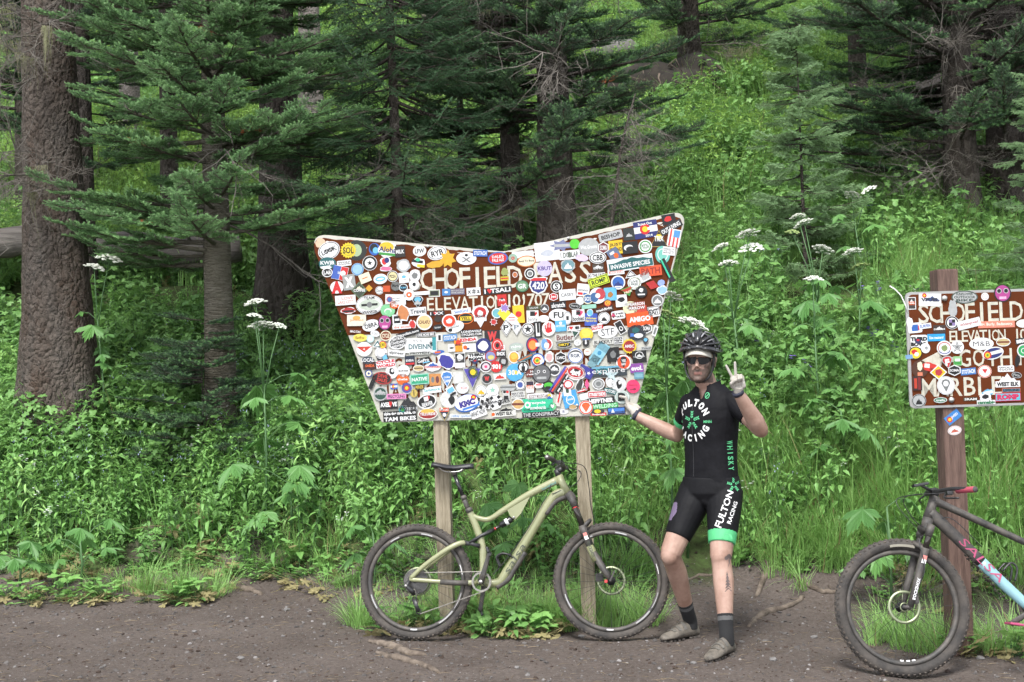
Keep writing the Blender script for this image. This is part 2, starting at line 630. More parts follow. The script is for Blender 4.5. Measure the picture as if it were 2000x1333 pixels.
def v_grass(r, n=46, L=0.42, W=0.006, spread=.07, curl=1.5, dry=.08):
 mb = MB()
 for i in range(n):
  az = r.uniform(0, 6.28)
  rr = spread * math.sqrt(r.random())
  a2 = az + r.uniform(-.8, .8)
  blade(mb, (math.cos(az) * rr, math.sin(az) * rr, -.02), a2, L * r.uniform(.5, 1.15), W * r.uniform(.7, 1.3), r.uniform(.02, .45), r.uniform(.2, curl), 1 if r.random() < dry else 0)
 return mb
def v_weed(r, n=16, L=.045):
 mb = MB()
 for i in range(n):
  ph = r.uniform(0, 6.28)
  rr = r.uniform(0, .06)
  h = r.uniform(.005, .09)
  p = Vector((math.cos(ph) * rr, math.sin(ph) * rr, h))
  mb.tube([(p.x * .2, p.y * .2, -.02), p], [.0012, .0008], 3, 1, False)
  if i % 3 == 0:
   palm(mb, p, (math.cos(ph), math.sin(ph), .2), L * r.uniform(.5, .9), 3, 0, 0)
  else:
   leaf(mb, p, (math.cos(ph), math.sin(ph), r.uniform(0, .5)), L * r.uniform(.6, 1.2), L * .5, .3, 0)
 return mb
def v_dry(r):
 mb = MB()
 for i in range(14):
  ph = r.uniform(0, 6.28)
  p = Vector((r.uniform(-.1, .1), r.uniform(-.1, .1), r.uniform(.004, .05)))
  if i % 2:
   palm(mb, p, (math.cos(ph), math.sin(ph), r.uniform(-.2, .4)), r.uniform(.03, .08), 5, 0, r.uniform(-.8, .8), .35)
  else:
   d = Vector((math.cos(ph), math.sin(ph), r.uniform(0, .25))) * r.uniform(.08, .2)
   mb.tube([p, p + d * .5 + Vector((0, 0, .01)), p + d], [.0018, .0014, .0008], 3, 0, False)
 return mb
def v_flower(r, H=.5, n=6, size=.012):
 mb = MB()
 for s in range(2):
  az = r.uniform(0, 6.28)
  top = Vector((math.cos(az) * .12 * H, math.sin(az) * .12 * H, H * r.uniform(.8, 1.1)))
  mb.tube([(0, 0, 0), top * .5 + Vector((0, 0, .02)), top], [.002, .0016, .001], 4, 1, False)
  for i in range(n):
   q = top + Vector((r.uniform(-.035, .035), r.uniform(-.035, .035), r.uniform(-.06, .02)))
   mb.tube([top - Vector((0, 0, .05)), q], [.0008, .0006], 3, 1, False)
   for k in range(5):
    a = 6.28 * k / 5
    leaf(mb, q, (math.cos(a), math.sin(a), .35), size, size * .7, .2, 0, 0)
 return mb
def variants(fn, count, mats, seed, **kw):
 out = []
 for i in range(count):
  out.append(fn(random.Random(seed + i), **kw).build('plant_form', mats, link=False))
 return out
G_HERB = scatter_group('herbs', variants(v_herb, 7, [HERB, STEM, BLUEF], 10))
G_LANCE = scatter_group('lance_herbs', variants(v_herb, 5, [GRASS, STEM, BLUEF], 25, H=.75, stems=5, L=.13, ar=.5))
G_SHERB = scatter_group('slope_herbs', variants(v_herb, 5, [SLOPE_LIT, STEM, BLUEF], 20))
G_HERBF = scatter_group('flowering_herbs', variants(v_herb, 4, [HERB, STEM, BLUEF], 30, flowers=True))
G_BUSH = scatter_group('bushes', variants(v_bush, 7, [BUSH, STEM], 50))
G_GRASS = scatter_group('grasses', variants(v_grass, 6, [GRASS, DRYG], 70, n=38, L=.44, curl=2.3))
G_LONG = scatter_group('long_grasses', variants(v_grass, 6, [GRASS, DRYG], 90, n=34, L=.72, W=.009, spread=.09, curl=1.7, dry=.05))
G_TURF = scatter_group('turf', variants(v_grass, 5, [GRASS, DRYG], 110, n=30, L=.12, W=.0035, spread=.07, curl=2.0, dry=.15))
G_WEED = scatter_group('weeds', variants(v_weed, 5, [HERB, STEM], 130))
G_DRY = scatter_group('withered', variants(v_dry, 5, [DRYG], 150))
G_WF = scatter_group('white_flowers', variants(v_flower, 4, [WHITEF, STEM], 170))
G_BF = scatter_group('blue_flowers', variants(v_flower, 4, [BLUEF, STEM], 180))
G_PF = scatter_group('purple_flowers', variants(v_flower, 3, [PURPF, STEM], 190, size=.018))
def inview(x, y, m=0.6):
 return np.abs(x) < 0.415 * y + m
def field(n, y0, y1, dens=None, seed=0, smin=0.3):
 """random points on the slope; dens(x, y, s) keeps a share of them"""
 g = np.random.default_rng(seed)
 y = np.sqrt(g.uniform(y0 * y0, y1 * y1, n))
 x = g.uniform(-1, 1, n) * (0.43 * y + 1.0)
 s = y - edge_y(x)
 k = (s > smin) & ~((x > 1.0) & (x < 1.6) & (s < .8)) & ~((x > 1.0) & (x < 2.4) & (s < .42)) & ~((x < -2.1) & (y > 15.2) & (y < 16.6)) & ~((np.abs(x - 3.13) < .55) & (np.abs(y - 13.0) < .7))
 if dens is not None:
  k &= g.random(n) < dens(x, y, s)
 x, y = x[k], y[k]
 return np.stack([x, y, gz(x, y) - 0.01], 1)
def euler_rand(n, g, tilt=.16):
 return np.stack([g.normal(0, tilt, n), g.normal(0, tilt, n), g.uniform(0, 6.283, n)], 1)
def sow(name, group, P, s0, s1, label, cat, seed, tilt=.15):
 g = np.random.default_rng(seed)
 n = len(P)
 S = g.uniform(s0, s1, n)
 ob = scatter(name, group, P, euler_rand(n, g, tilt), S, None, 'stuff')
 tag(ob, label, cat)
 return ob
def patch(x, y, f, o, th=0.0):
 return vnoise(x * f + o, y * f + o * 1.7) > th
def right(x):
 return 1 / (1 + np.exp(-(x - 0.9) * 2.2))
# ---------------------------------------------------------------- sowing the slope
sow('broadleaf_herbs', G_HERB, field(13000, 9, 17, lambda x, y, s: np.where(patch(x, y, .8, 3, -.12), .42, .10) * (1 - .68 * right(x)) * np.clip((s - .3) / .5, .2, 1), 1, .25), .6, 1.1,
 'dense leafy green herbs covering the foot of the slope', 'herbs', 1)
sow('flowering_herbs', G_HERBF, field(1800, 9, 14, lambda x, y, s: np.where(patch(x, y, .8, 3, -.05), .5, .1) * (1 - .9 * right(x)) * np.clip((s - .4) / .8, 0, 1), 2), .6, 1.05,
 'leafy herbs with small pale blue bell flowers at the edge of the dirt', 'herbs', 2)
sow('lobed_bushes', G_BUSH, field(9000, 9.6, 18, lambda x, y, s: np.where(patch(x, y, .7, 11, -.1), .36, .1) * (1 - .35 * right(x)) * np.clip((s - 1.0) / .8, 0, 1), 3), .7, 1.3,
 'low bushes with small lobed leaves between the trees', 'bush', 3)
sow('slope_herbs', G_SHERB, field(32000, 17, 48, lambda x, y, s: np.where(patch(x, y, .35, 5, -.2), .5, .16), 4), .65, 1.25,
 'leafy growth, its green coloured brighter as if lit, covering the upper slope', 'herbs', 4)
sow('slope_bushes', G_BUSH, field(16000, 17, 48, lambda x, y, s: np.where(patch(x, y, .35, 15, -.05), .42, .10), 5), .8, 1.4,
 'darker bushes scattered over the upper slope', 'bush', 5)
sow('lance_leaved_herbs', G_LANCE, field(5000, 9, 22, lambda x, y, s: np.where(patch(x, y, .6, 41, 0), .3, .05) * np.clip((s - .5) / .6, 0, 1), 41), .5, 1.1,
 'yellow green herbs with narrow leaves mixed through the bank', 'herbs', 41)
sow('dead_stalks', G_DRY, field(3000, 9.5, 20, lambda x, y, s: .12, 42), 1.0, 2.2,
 'withered brown stalks and leaves among the green growth', 'dead stalks', 42, .9)
sow('meadow_grass', G_GRASS, field(12000, 8.6, 16, lambda x, y, s: (.05 + .62 * right(x)) * np.where(patch(x, y, .9, 21, -.12), 1, .45), 6), .7, 1.25,
 'green meadow grass growing on the bank', 'grass', 6, .12)
sow('long_grass', G_LONG, field(6000, 8.8, 15, lambda x, y, s: (.02 + .85 * right(x)) * np.where(patch(x, y, .9, 27, -.12), 1, .25) * np.clip((s - .5) / .6, 0, 1), 7), .6, 1.05,
 'long arching grass on the bank behind the rider', 'grass', 7, .1)
sow('slope_grass', G_LONG, field(9000, 15, 34, lambda x, y, s: .16 + .2 * right(x), 17), .8, 1.4,
 'tall grass mixed into the upper slope', 'grass', 17, .1)
sow('bank_weeds', G_WEED, field(9000, 8.3, 13, lambda x, y, s: np.where(s < 1.6, .5, .2), 8, .12), .6, 1.4,
 'small creeping weeds along the foot of the bank', 'weeds', 8, .2)
sow('bank_turf', G_TURF, field(8000, 8.2, 11.5, lambda x, y, s: np.where(patch(x, y, 2.4, 31, .06), .35, .08) * np.where(s < 1.2, 1, .2), 9, .08), .7, 1.6,
 'short turf fringing the dirt', 'grass', 9, .2)
sow('withered_leaves', G_DRY, field(1800, 8.2, 11, lambda x, y, s: np.where(s < 1.0, .22, .04), 10, -.2), .6, 1.2,
 'withered leaves and straw lying at the edge of the dirt', 'leaf litter', 10, .3)
sow('white_wildflowers', G_WF, field(2600, 9, 15, lambda x, y, s: .07 + .06 * right(x), 12), .7, 1.2,
 'small white wildflowers dotted through the grass', 'flowers', 12)
sow('blue_wildflowers', G_BF, field(1600, 9, 14, lambda x, y, s: .05 * (1 - right(x)), 13), .7, 1.1,
 'pale blue wildflowers among the herbs', 'flowers', 13)
sow('purple_wildflowers', G_PF, field(900, 10, 22, lambda x, y, s: .03 + .07 * right(x), 14), .9, 1.3,
 'purple wildflowers up the slope', 'flowers', 14)
# tufts standing in the dirt: between the wheels of the green bicycle, by the posts, along the left edge
_tp, _tl = [], []
g_ = np.random.default_rng(44)
def tuft_patch(px, d, rx, ry, n):
 c = on(px, d)
 for i in range(n):
  a, q = g_.uniform(0, 6.28), math.sqrt(g_.random())
  x, y = c.x + rx * q * math.cos(a), c.y + ry * q * math.sin(a)
  _tp.append((x, y, gz1(x, y) - .005))
for a in [(1060, 8.5, .36, .2, 34), (1190, 8.5, .30, .2, 34), (985, 8.42, .30, .2, 20), (830, 8.65, .36, .2, 24), (900, 8.6, .2, .15, 12), (700, 8.75, .10, .14, 9),
          (365, 10.0, .28, .14, 16), (230, 10.2, .3, .12, 10), (861, 8.5, .12, .1, 10), (1135, 8.42, .12, .1, 10), (1800, 7.8, .24, .2, 20), (1740, 8.0, .2, .2, 10), (1955, 7.6, .3, .18, 14), (1510, 9.4, .2, .16, 10), (1600, 9.2, .3, .15, 14)]:
 tuft_patch(*a)
P_ = np.array(_tp)
tag(scatter('grass_tufts', G_GRASS, P_, euler_rand(len(P_), g_, .2), g_.uniform(.42, .92, len(P_))), 'drooping grass tufts in the dirt under the bicycles and posts', 'grass')
P_ = []
for c in [(830, 8.5, .34, .12, 7), (1000, 8.3, .3, .12, 16), (925, 8.45, .2, .1, 7), (90, 10.0, .5, .2, 14), (330, 9.8, .3, .12, 8), (1940, 7.5, .3, .12, 6), (800, 8.5, .3, .12, 5)]:
 _tp = []
 tuft_patch(*c)
 P_ += _tp
P_ = np.array(P_)
tag(scatter('flattened_weeds', G_WEED, P_, euler_rand(len(P_), g_, .2), g_.uniform(1.0, 2.2, len(P_))), 'flattened broad weeds in the dirt beside the wheels', 'weeds')
tag(scatter('flattened_straw', G_DRY, P_ + np.array([0.05, -.04, 0]), euler_rand(len(P_), g_, .3), g_.uniform(.7, 1.3, len(P_))), 'trampled pale straw in front of the grass tufts', 'straw')
# gravel in the dirt
def v_pebble(r):
 bm = bmesh.new()
 bmesh.ops.create_icosphere(bm, subdivisions=1, radius=1)
 for v in bm.verts:
  v.co *= r.uniform(.7, 1.15)
  v.co.z *= .55
 mb = MB()
 bm.verts.index_update()
 mb.add([v.co for v in bm.verts], [[v.index for v in f.verts] for f in bm.faces], 0, False)
 bm.free()
 return mb
def pebmat(name, a, b):
 m = leafmat(name, a, b, 0.0, .9, .2)
 return m
G_PEB = scatter_group('pebbles', variants(v_pebble, 5, [pebmat('pebble_grey', (0.038, 0.034, 0.032), (0.13, 0.12, 0.115))], 200) + variants(v_pebble, 1, [pebmat('pebble_pale', (0.10, 0.095, 0.09), (0.24, 0.225, 0.22))], 210)
                      + variants(v_pebble, 2, [pebmat('pebble_brown', (0.028, 0.02, 0.016), (0.075, 0.054, 0.044))], 220))
n = 40000
y = g_.uniform(5.2, 10.6, n)
x = g_.uniform(-1, 1, n) * (0.43 * y + .5)
k = (y - edge_y(x)) < .55
x, y = x[k], y[k]
s_ = np.clip(g_.lognormal(math.log(.0034), .7, len(x)), .002, .02)
tag(scatter('gravel', G_PEB, np.stack([x, y, gz(x, y) + s_ * .12], 1), euler_rand(len(x), g_, .3), s_), 'fine grey gravel scattered over the brown dirt', 'gravel')
def v_stick(r):
 mb = MB()
 L = r.uniform(.02, .07)
 a = r.uniform(-.4, .4)
 mb.tube([(0, 0, .002), (L * .5, a * L * .3, .004), (L, 0, .002)], [.001, .0012, .0006], 3, 0, True)
 return mb
G_STK = scatter_group('twig_bits', variants(v_stick, 5, [pebmat('twig_bit', (.06, .045, .03), (.28, .22, .15))], 230))
n = 2600
y = g_.uniform(5.2, 10.4, n)
x = g_.uniform(-1, 1, n) * (0.43 * y + .5)
k = (y - edge_y(x)) < .5
x, y = x[k], y[k]
r_ = euler_rand(len(x), g_, .05)
tag(scatter('twig_litter', G_STK, np.stack([x, y, gz(x, y) + .002], 1), r_, g_.uniform(.6, 1.5, len(x))), 'needles and bits of twig littering the dirt', 'litter')
# ---------------------------------------------------------------- conifers
TIPN = leafmat('fir_new_needle', (0.105, 0.230, 0.080), (0.215, 0.380, 0.150), .15, .45, .4)
FIRN = leafmat('fir_needle', (0.044, 0.112, 0.040), (0.130, 0.255, 0.092), .15, .45, .4)
SPRN = leafmat('spruce_needle', (0.022, 0.060, 0.025), (0.060, 0.130, 0.056), .15, .45, .4)
YSPN = leafmat('young_spruce_needle', (0.125, 0.225, 0.095), (0.260, 0.400, 0.195), .15, .5, .4)
DARKN = leafmat('dark_fir_needle', (0.017, 0.042, 0.020), (0.050, 0.096, 0.047), .12, .45, .35)
TWIGM = mat('twig_bark', (0.055, 0.042, 0.032), .9)
DEADW = mat('dead_twig', (0.13, 0.115, 0.10), .9, var=.3, vscale=20)
LICH = leafmat('lichen', (0.16, 0.17, 0.09), (0.30, 0.30, 0.18), .2, .9, .1)
RUSTN = mat('rusty_needle', (0.30, 0.085, 0.03), .8)
def barkmat(name, a, b, c, sc=14, stretch=(1, 1, .45), bump=1.0):
 m = bpy.data.materials.new(name)
 m.use_nodes = True
 nt = m.node_tree
 bs = nt.nodes['Principled BSDF']
 bs.inputs['Roughness'].default_value = .95
 bs.inputs['Specular IOR Level'].default_value = .15
 tc = nt.nodes.new('ShaderNodeTexCoord')
 mp = nt.nodes.new('ShaderNodeMapping')
 mp.inputs['Scale'].default_value = stretch
 nt.links.new(tc.outputs['Object'], mp.inputs[0])
 nz = nt.nodes.new('ShaderNodeTexNoise')
 nz.inputs['Scale'].default_value = 6
 nz.inputs['Detail'].default_value = 4
 nt.links.new(mp.outputs[0], nz.inputs['Vector'])
 wv = nt.nodes.new('ShaderNodeMix')
 wv.data_type = 'VECTOR'
 wv.inputs['Factor'].default_value = .12
 nt.links.new(mp.outputs[0], wv.inputs['A'])
 nt.links.new(nz.outputs['Color'], wv.inputs['B'])
 vo = nt.nodes.new('ShaderNodeTexVoronoi')
 vo.inputs['Scale'].default_value = sc
 vo.feature = 'F1'
 nt.links.new(wv.outputs['Result'], vo.inputs['Vector'])
 vc = nt.nodes.new('ShaderNodeTexVoronoi')
 vc.inputs['Scale'].default_value = sc
 nt.links.new(wv.outputs['Result'], vc.inputs['Vector'])
 r = nt.nodes.new('ShaderNodeValToRGB')
 r.color_ramp.elements[0].color = (*a, 1)
 r.color_ramp.elements[0].position = .25
 r.color_ramp.elements[1].color = (*b, 1)
 r.color_ramp.elements[1].position = .7
 n2 = nt.nodes.new('ShaderNodeTexNoise')
 n2.inputs['Scale'].default_value = 3.2
 n2.inputs['Detail'].default_value = 6
 m2 = nt.nodes.new('ShaderNodeMapping')
 m2.inputs['Scale'].default_value = (1.3, 1.3, .35)
 nt.links.new(tc.outputs['Object'], m2.inputs[0])
 nt.links.new(m2.outputs[0], n2.inputs['Vector'])
 nt.links.new(n2.outputs['Fac'], r.inputs[0])
 mx = nt.nodes.new('ShaderNodeMix')
 mx.data_type = 'RGBA'
 mx.inputs['B'].default_value = (*c, 1)
 nt.links.new(r.outputs[0], mx.inputs['A'])
 sep = nt.nodes.new('ShaderNodeSeparateColor')
 nt.links.new(vc.outputs['Color'], sep.inputs[0])
 pw = nt.nodes.new('ShaderNodeMath')
 pw.operation = 'MULTIPLY'
 pw.inputs[1].default_value = .75
 nt.links.new(sep.outputs[0], pw.inputs[0])
 nt.links.new(pw.outputs[0], mx.inputs['Factor'])
 nt.links.new(mx.outputs['Result'], bs.inputs['Base Color'])
 sm = nt.nodes.new('ShaderNodeMath')
 sm.operation = 'MULTIPLY'
 sm.inputs[1].default_value = -.16
 nt.links.new(vo.outputs['Distance'], sm.inputs[0])
 n3 = nt.nodes.new('ShaderNodeTexNoise')
 n3.inputs['Scale'].default_value = 60
 n3.inputs['Detail'].default_value = 5
 nt.links.new(tc.outputs['Object'], n3.inputs['Vector'])
 ad = nt.nodes.new('ShaderNodeMath')
 ad.operation = 'MULTIPLY_ADD'
 ad.inputs[1].default_value = .10
 nt.links.new(n3.outputs['Fac'], ad.inputs[0])
 nt.links.new(sm.outputs[0], ad.inputs[2])
 bp = nt.nodes.new('ShaderNodeBump')
 bp.inputs['Strength'].default_value = bump
 bp.inputs['Distance'].default_value = .3
 nt.links.new(ad.outputs[0], bp.inputs['Height'])
 nt.links.new(bp.outputs[0], bs.inputs['Normal'])
 return m
BARK_OLD = barkmat('old_spruce_bark', (.058, .035, .023), (.068, .062, .056), (.122, .102, .087), 30, (1, 1, .7), 1.0)
BARK_DK = barkmat('dark_bark', (.026, .021, .017), (.058, .049, .042), (.085, .074, .065), 24, (1, 1, .5), 1.0)
BARK_FIR = barkmat('fir_bark', (.045, .040, .029), (.086, .078, .059), (.118, .110, .088), 30, (.5, .5, 2.2), .55)
BARK_GR = barkmat('grey_bark', (.12, .10, .09), (.22, .195, .18), (.28, .25, .23), 26, (1, 1, .6), .9)
def needles(mb, a, b, r, L, W, step, up=.35, mi=0, allround=False):
 """needles set along a shoot from a to b"""
 a, b = Vector(a), Vector(b)
 d = b - a
 ln = d.length
 if ln < 1e-5:
  return
 d /= ln
 sd = d.cross(Vector((0, 0, 1)))
 sd = sd.normalized() if sd.length > 1e-4 else Vector((1, 0, 0))
 u = sd.cross(d)
 n = max(2, int(ln / step))
 for i in range(n):
  p = a + d * (ln * (i + r.random()) / n)
  if allround:
   th = r.uniform(0, 6.283)
   o = sd * math.cos(th) + u * math.sin(th)
  else:
   th = r.uniform(-.5, 1.25)
   o = sd * (math.cos(th) * r.choice((-1, 1))) + u * math.sin(th)
  q = (o * .8 + d * r.uniform(.35, .9) + Vector((0, 0, up * .3))).normalized()
  w = q.cross(d).normalized() * (W * .5)
  l = L * r.uniform(.75, 1.15)
  mb.add([p - w, p + w, p + q * l], [(0, 1, 2)], mi, False)
def v_fir(r, L=.55, droop=.10, rust=False, nl=.029, wid=.0060, step=.0036):
 """a flat fir spray: shoots forking off a stalk, bushy with needles, tips lifted"""
 mb = MB()
 n = 9
 pts = [Vector((L * i / n, .02 * math.sin(i * .9 + r.random()), -droop * L * (i / n) ** 1.2 + .10 * L * (i / n) ** 3)) for i in range(n + 1)]
 mb.tube(pts, [.006 * (1 - i / n) + .0015 for i in range(n + 1)], 4, 1, False)
 for i in range(1, n):
  for sg in (-1, 1):
   t = i / n
   l = L * (.60 - .38 * t) * r.uniform(.7, 1.15) * (.5 if i == 1 else 1)
   a = sg * (R(58) - .25 * t + r.uniform(-.15, .15))
   d = Vector((math.cos(a), math.sin(a), r.uniform(-.10, .16)))
   p0 = pts[i]
   p1 = p0 + d * l * .55
   p2 = p1 + (d + Vector((.25, 0, .14))).normalized() * l * .45
   mb.tube([p0, p1, p2], [.0025, .002, .001], 3, 1, False)
   needles(mb, p0 + d * .015, p1, r, nl, wid, step)
   needles(mb, p1, p2, r, nl * .95, wid, step * .8, .6, 2, True)
   for q in range(2 if l > .13 else 1):
    for s2 in (-1, 1):
     f = .35 + .35 * q
     st = p0.lerp(p1, min(1, f * 1.4))
     a2 = a + s2 * R(45)
     e = st + Vector((math.cos(a2), math.sin(a2), r.uniform(0, .22))) * l * .36
     needles(mb, st, e, r, nl * .95, wid, step, .5)
 needles(mb, pts[2], pts[-1], r, nl, wid, step)
 tip = pts[-1] + Vector((.05, 0, .02))
 needles(mb, pts[-1], tip, r, nl, wid, step * .6, .6, 2, True)
 return mb
def v_spruce(r, L=.6, droop=.22, nl=.019, wid=.0052, step=.0030):
 """a spruce spray: long narrow shoots, the side shoots hanging"""
 mb = MB()
 n = 9
 pts = [Vector((L * i / n, .015 * math.sin(i + r.random()), -droop * L * (i / n) + .16 * L * (i / n) ** 3)) for i in range(n + 1)]
 mb.tube(pts, [.005 * (1 - i / n) + .0012 for i in range(n + 1)], 4, 1, False)
 needles(mb, pts[1], pts[-1], r, nl, wid, step, .2, 0, True)
 for i in range(1, n):
  for sg in (-1, 1):
   t = i / n
   l = L * (.50 - .32 * t) * r.uniform(.6, 1.2)
   a = sg * (R(50) + r.uniform(-.15, .15))
   d = Vector((math.cos(a), math.sin(a), r.uniform(-.55, -.05)))
   p0 = pts[i]
   p1 = p0 + d * l
   mb.tube([p0, p1], [.002, .001], 3, 1, False)
   needles(mb, p0, p1, r, nl, wid, step, .2, 0, True)
   for f in (.35, .65):
    st = p0.lerp(p1, f)
    a2 = a + r.choice((-1, 1)) * R(35)
    needles(mb, st, st + Vector((math.cos(a2), math.sin(a2), r.uniform(-.5, 0))) * l * .35, r, nl, wid, step, .2, 0, True)
 return mb
def v_dead(r, L=.6):
 """a bare dead spray, all twig"""
 mb = MB()
 def grow(p, d, l, rad, dep):
  pts = [p]
  for i in range(4):
   d = (d + Vector((r.uniform(-.28, .28), r.uniform(-.28, .28), r.uniform(-.25, .15)))).normalized()
   p = p + d * l / 4
   pts.append(p)
  mb.tube(pts, [rad * (1 - .16 * i) for i in range(5)], 4, 0, False)
  if dep > 0:
   for i in range(1, 5):
    for s in range(1 + (dep > 1)):
     nd = (d * .5 + Vector((r.uniform(-1, 1), r.uniform(-1, 1), r.uniform(-.7, .5)))).normalized()
     grow(pts[i], nd, l * r.uniform(.3, .6), rad * .5, dep - 1)
 grow(Vector((0, 0, 0)), Vector((1, 0, 0)), L, .0065, 2)
 return mb
def v_lichen(r):
 mb = MB()
 cl = [r.uniform(0, .4) for _ in range(4)]
 for i in range(44):
  x = r.gauss(r.choice(cl), .022)
  L = min(.4, r.expovariate(1 / .09) + .02)
  p = Vector((x, r.uniform(-.02, .02), .005))
  w = r.uniform(.001, .0035)
  vs = []
  q = p
  for k in range(5):
   ww = w * (1 - k / 4.6)
   vs += [q - Vector((ww, 0, 0)), q + Vector((ww, ww, 0))]
   q = q + Vector((r.uniform(-.012, .012), r.uniform(-.012, .012), -L / 4))
  mb.add(vs, [(2 * k, 2 * k + 1, 2 * k + 3, 2 * k + 2) for k in range(4)], 0, False)
 return mb
G_FIR = scatter_group('fir_sprays', variants(v_fir, 5, [FIRN, TWIGM, TIPN], 300, L=.44, step=.0032))
G_DARK = scatter_group('dark_fir_sprays', variants(v_fir, 4, [DARKN, TWIGM, FIRN], 320, L=.5, step=.0044, wid=.0075, nl=.032))
G_SPR = scatter_group('spruce_sprays', variants(v_spruce, 5, [SPRN, TWIGM], 340))
G_YSP = scatter_group('young_spruce_sprays', variants(v_spruce, 4, [YSPN, TWIGM], 360, L=.38, droop=.12, nl=.022, step=.0022, wid=.0062))
G_DEAD = scatter_group('dead_sprays', variants(v_dead, 6, [DEADW], 380))
G_LICH = scatter_group('lichen_tufts', variants(v_lichen, 5, [LICH], 400))
G_RUST = scatter_group('rusty_sprays', variants(v_fir, 2, [RUSTN, TWIGM, RUSTN], 420, L=.16, step=.006))
def trunk_mesh(mb, base, H, r0, lean=(0, 0), flare=.5, seg=28, rough=.03, top=.12, bend=0.0, sd=0):
 """tapered trunk with a root flare and lumpy bark"""
 n = max(10, int(H / .14))
 vs, fs = [], []
 for i in range(n + 1):
  t = i / n
  z = H * t - .35
  c = Vector(base) + Vector((lean[0] * t * H + bend * math.sin(t * 3.1), lean[1] * t * H, z))
  rr = r0 * ((1 - t) * (1 - top) + top) * (1 + flare * math.exp(-max(0, z) / (r0 * 2.2)))
  for k in range(seg):
   a = 2 * math.pi * k / seg
   lob = 1 + (.10 * math.exp(-max(0, z) / (r0 * 2.0))) * math.sin(a * 5 + sd)
   nz = 1 + rough * 2 * float(vnoise(np.array([k * .9 + sd * 7]), np.array([z * 5 + sd]))[0]) if 0 < k else 1
   vs.append(c + Vector((math.cos(a), math.sin(a), 0)) * rr * lob * nz)
 for i in range(n):
  for k in range(seg):
   k2 = (k + 1) % seg
   fs.append((i * seg + k, i * seg + k2, (i + 1) * seg + k2, (i + 1) * seg + k))
 fs.append(tuple(range(n * seg, (n + 1) * seg)))
 mb.add(vs, fs, 0, True)
def conifer(name, label, cat, base, H, r0, kind, z0, Lmax, bark, seed, n_whorl=5, dz=.42, droop=None, lean=(0, 0), dens=1.0,
   dead_z=None, dead_n=0, lichen=0, scale=1.0, az=None, zmax=None, flare=.5, Lmin=.35, rust=0, bend=0.0, lmin=.55, pw=.8, twig=1.0, group=None, spread=1.0):
 """one conifer: trunk with limbs, crown of needle sprays, bare dead twigs and hanging lichen where it has them"""
 r = random.Random(seed)
 t = thing(name, label, cat, base, group)
 mb = MB()
 trunk_mesh(mb, base, H, r0, lean, flare, sd=seed, bend=bend)
 if droop is None:
  droop = {'fir': .10, 'dark': .12, 'spruce': .34, 'young': .10}[kind]
 P, ROT, S = [], [], []
 dP, dR, dS = [], [], []
 lP, lR, lS = [], [], []
 base = Vector(base)
 def centre(z):
  tt = (z + .35) / H
  return base + Vector((lean[0] * tt * H + bend * math.sin(tt * 3.1), lean[1] * tt * H, z))
 z = z0
 while z < (zmax or H * .985):
  f = (z - z0) / max(.1, H - z0)
  for w in range(n_whorl):
   a = r.uniform(0, 6.283) if az is None else r.uniform(*az)
   L = max(Lmin, Lmax * (1 - f) ** pw) * r.uniform(lmin, 1.1)
   zz = z + r.uniform(-1.1, 1.1) * dz
   c = centre(zz)
   d = Vector((math.cos(a), math.sin(a), 0))
   dr = droop * r.uniform(.5, 1.5)
   rise = .12 if kind in ('fir', 'dark') else .0
   pts = []
   for i in range(6):
    u = i / 5
    pts.append(c + d * (L * u) + Vector((0, 0, L * (rise * u - dr * u + dr * .8 * u ** 3))))
   rl = max(.006, min(r0 * .28, .016 * L + .004)) * twig
   mb.tube(pts, [rl * (1 - .15 * i) for i in range(6)], 5, 0, False)
   ns = max(2, int(L / .17 * dens))
   for i in range(ns):
    u = .28 + .72 * (i + r.random() * .6) / ns
    k = min(4, int(u * 5))
    p = pts[k].lerp(pts[k + 1], u * 5 - k) if u < 1 else pts[-1]
    sl = pts[k + 1] - pts[k]
    pit = -math.atan2(sl.z, math.hypot(sl.x, sl.y))
    sg = 1 if i % 2 else -1
    ya = a + sg * (1.05 * (1 - u) + .18 + r.uniform(-.25, .25)) * spread
    if i == ns - 1:
     ya, p = a, pts[-1]
    P.append(p)
    ROT.append((r.uniform(-.35, .35), pit + r.uniform(-.22, .18), ya))
    S.append(scale * r.uniform(.65, 1.1) * (1.1 - .35 * u))
  z += dz * r.uniform(.8, 1.2)
 if dead_n:
  for i in range(dead_n):
   zz = r.uniform(*dead_z)
   a = r.uniform(0, 6.283) if az is None else r.uniform(*az)
   c = centre(zz)
   L = r.uniform(.5, 1.5)
   d = Vector((math.cos(a), math.sin(a), 0))
   pts = [c + d * (L * u) + Vector((0, 0, -.35 * L * u + .18 * L * u * u * u + r.uniform(-.03, .03))) for u in (0, .3, .65, 1)]
   for q in range(2 + int(L * 3)):
    u = r.uniform(.25, 1)
    k = 0 if u < .3 else (1 if u < .65 else 2)
    lo, hi = ((0, .3), (.3, .65), (.65, 1))[k]
    p = pts[k].lerp(pts[k + 1], (u - lo) / (hi - lo))
    dP.append(p)
    dR.append((r.uniform(-3, 3), r.uniform(-.4, .7), a + r.uniform(-1.1, 1.1)))
    dS.append(r.uniform(.45, 1.05))
   dP.append(c)
   dR.append((r.uniform(-3, 3), .25, a))
   dS.append(L * 1.5)
   if lichen and r.random() < lichen:
    for q in range(3):
     u = r.uniform(.2, 1)
     k = 0 if u < .3 else (1 if u < .65 else 2)
     lP.append(pts[k].lerp(pts[k + 1], .5))
     lR.append((0, .2, a + r.uniform(-.3, .3)))
     lS.append(r.uniform(.7, 1.5))
 mb.build('trunk', bark, t)
 gr = {'fir': G_FIR, 'dark': G_DARK, 'spruce': G_SPR, 'young': G_YSP}[kind]
 if P:
  scatter('crown', gr, P, ROT, S, t)
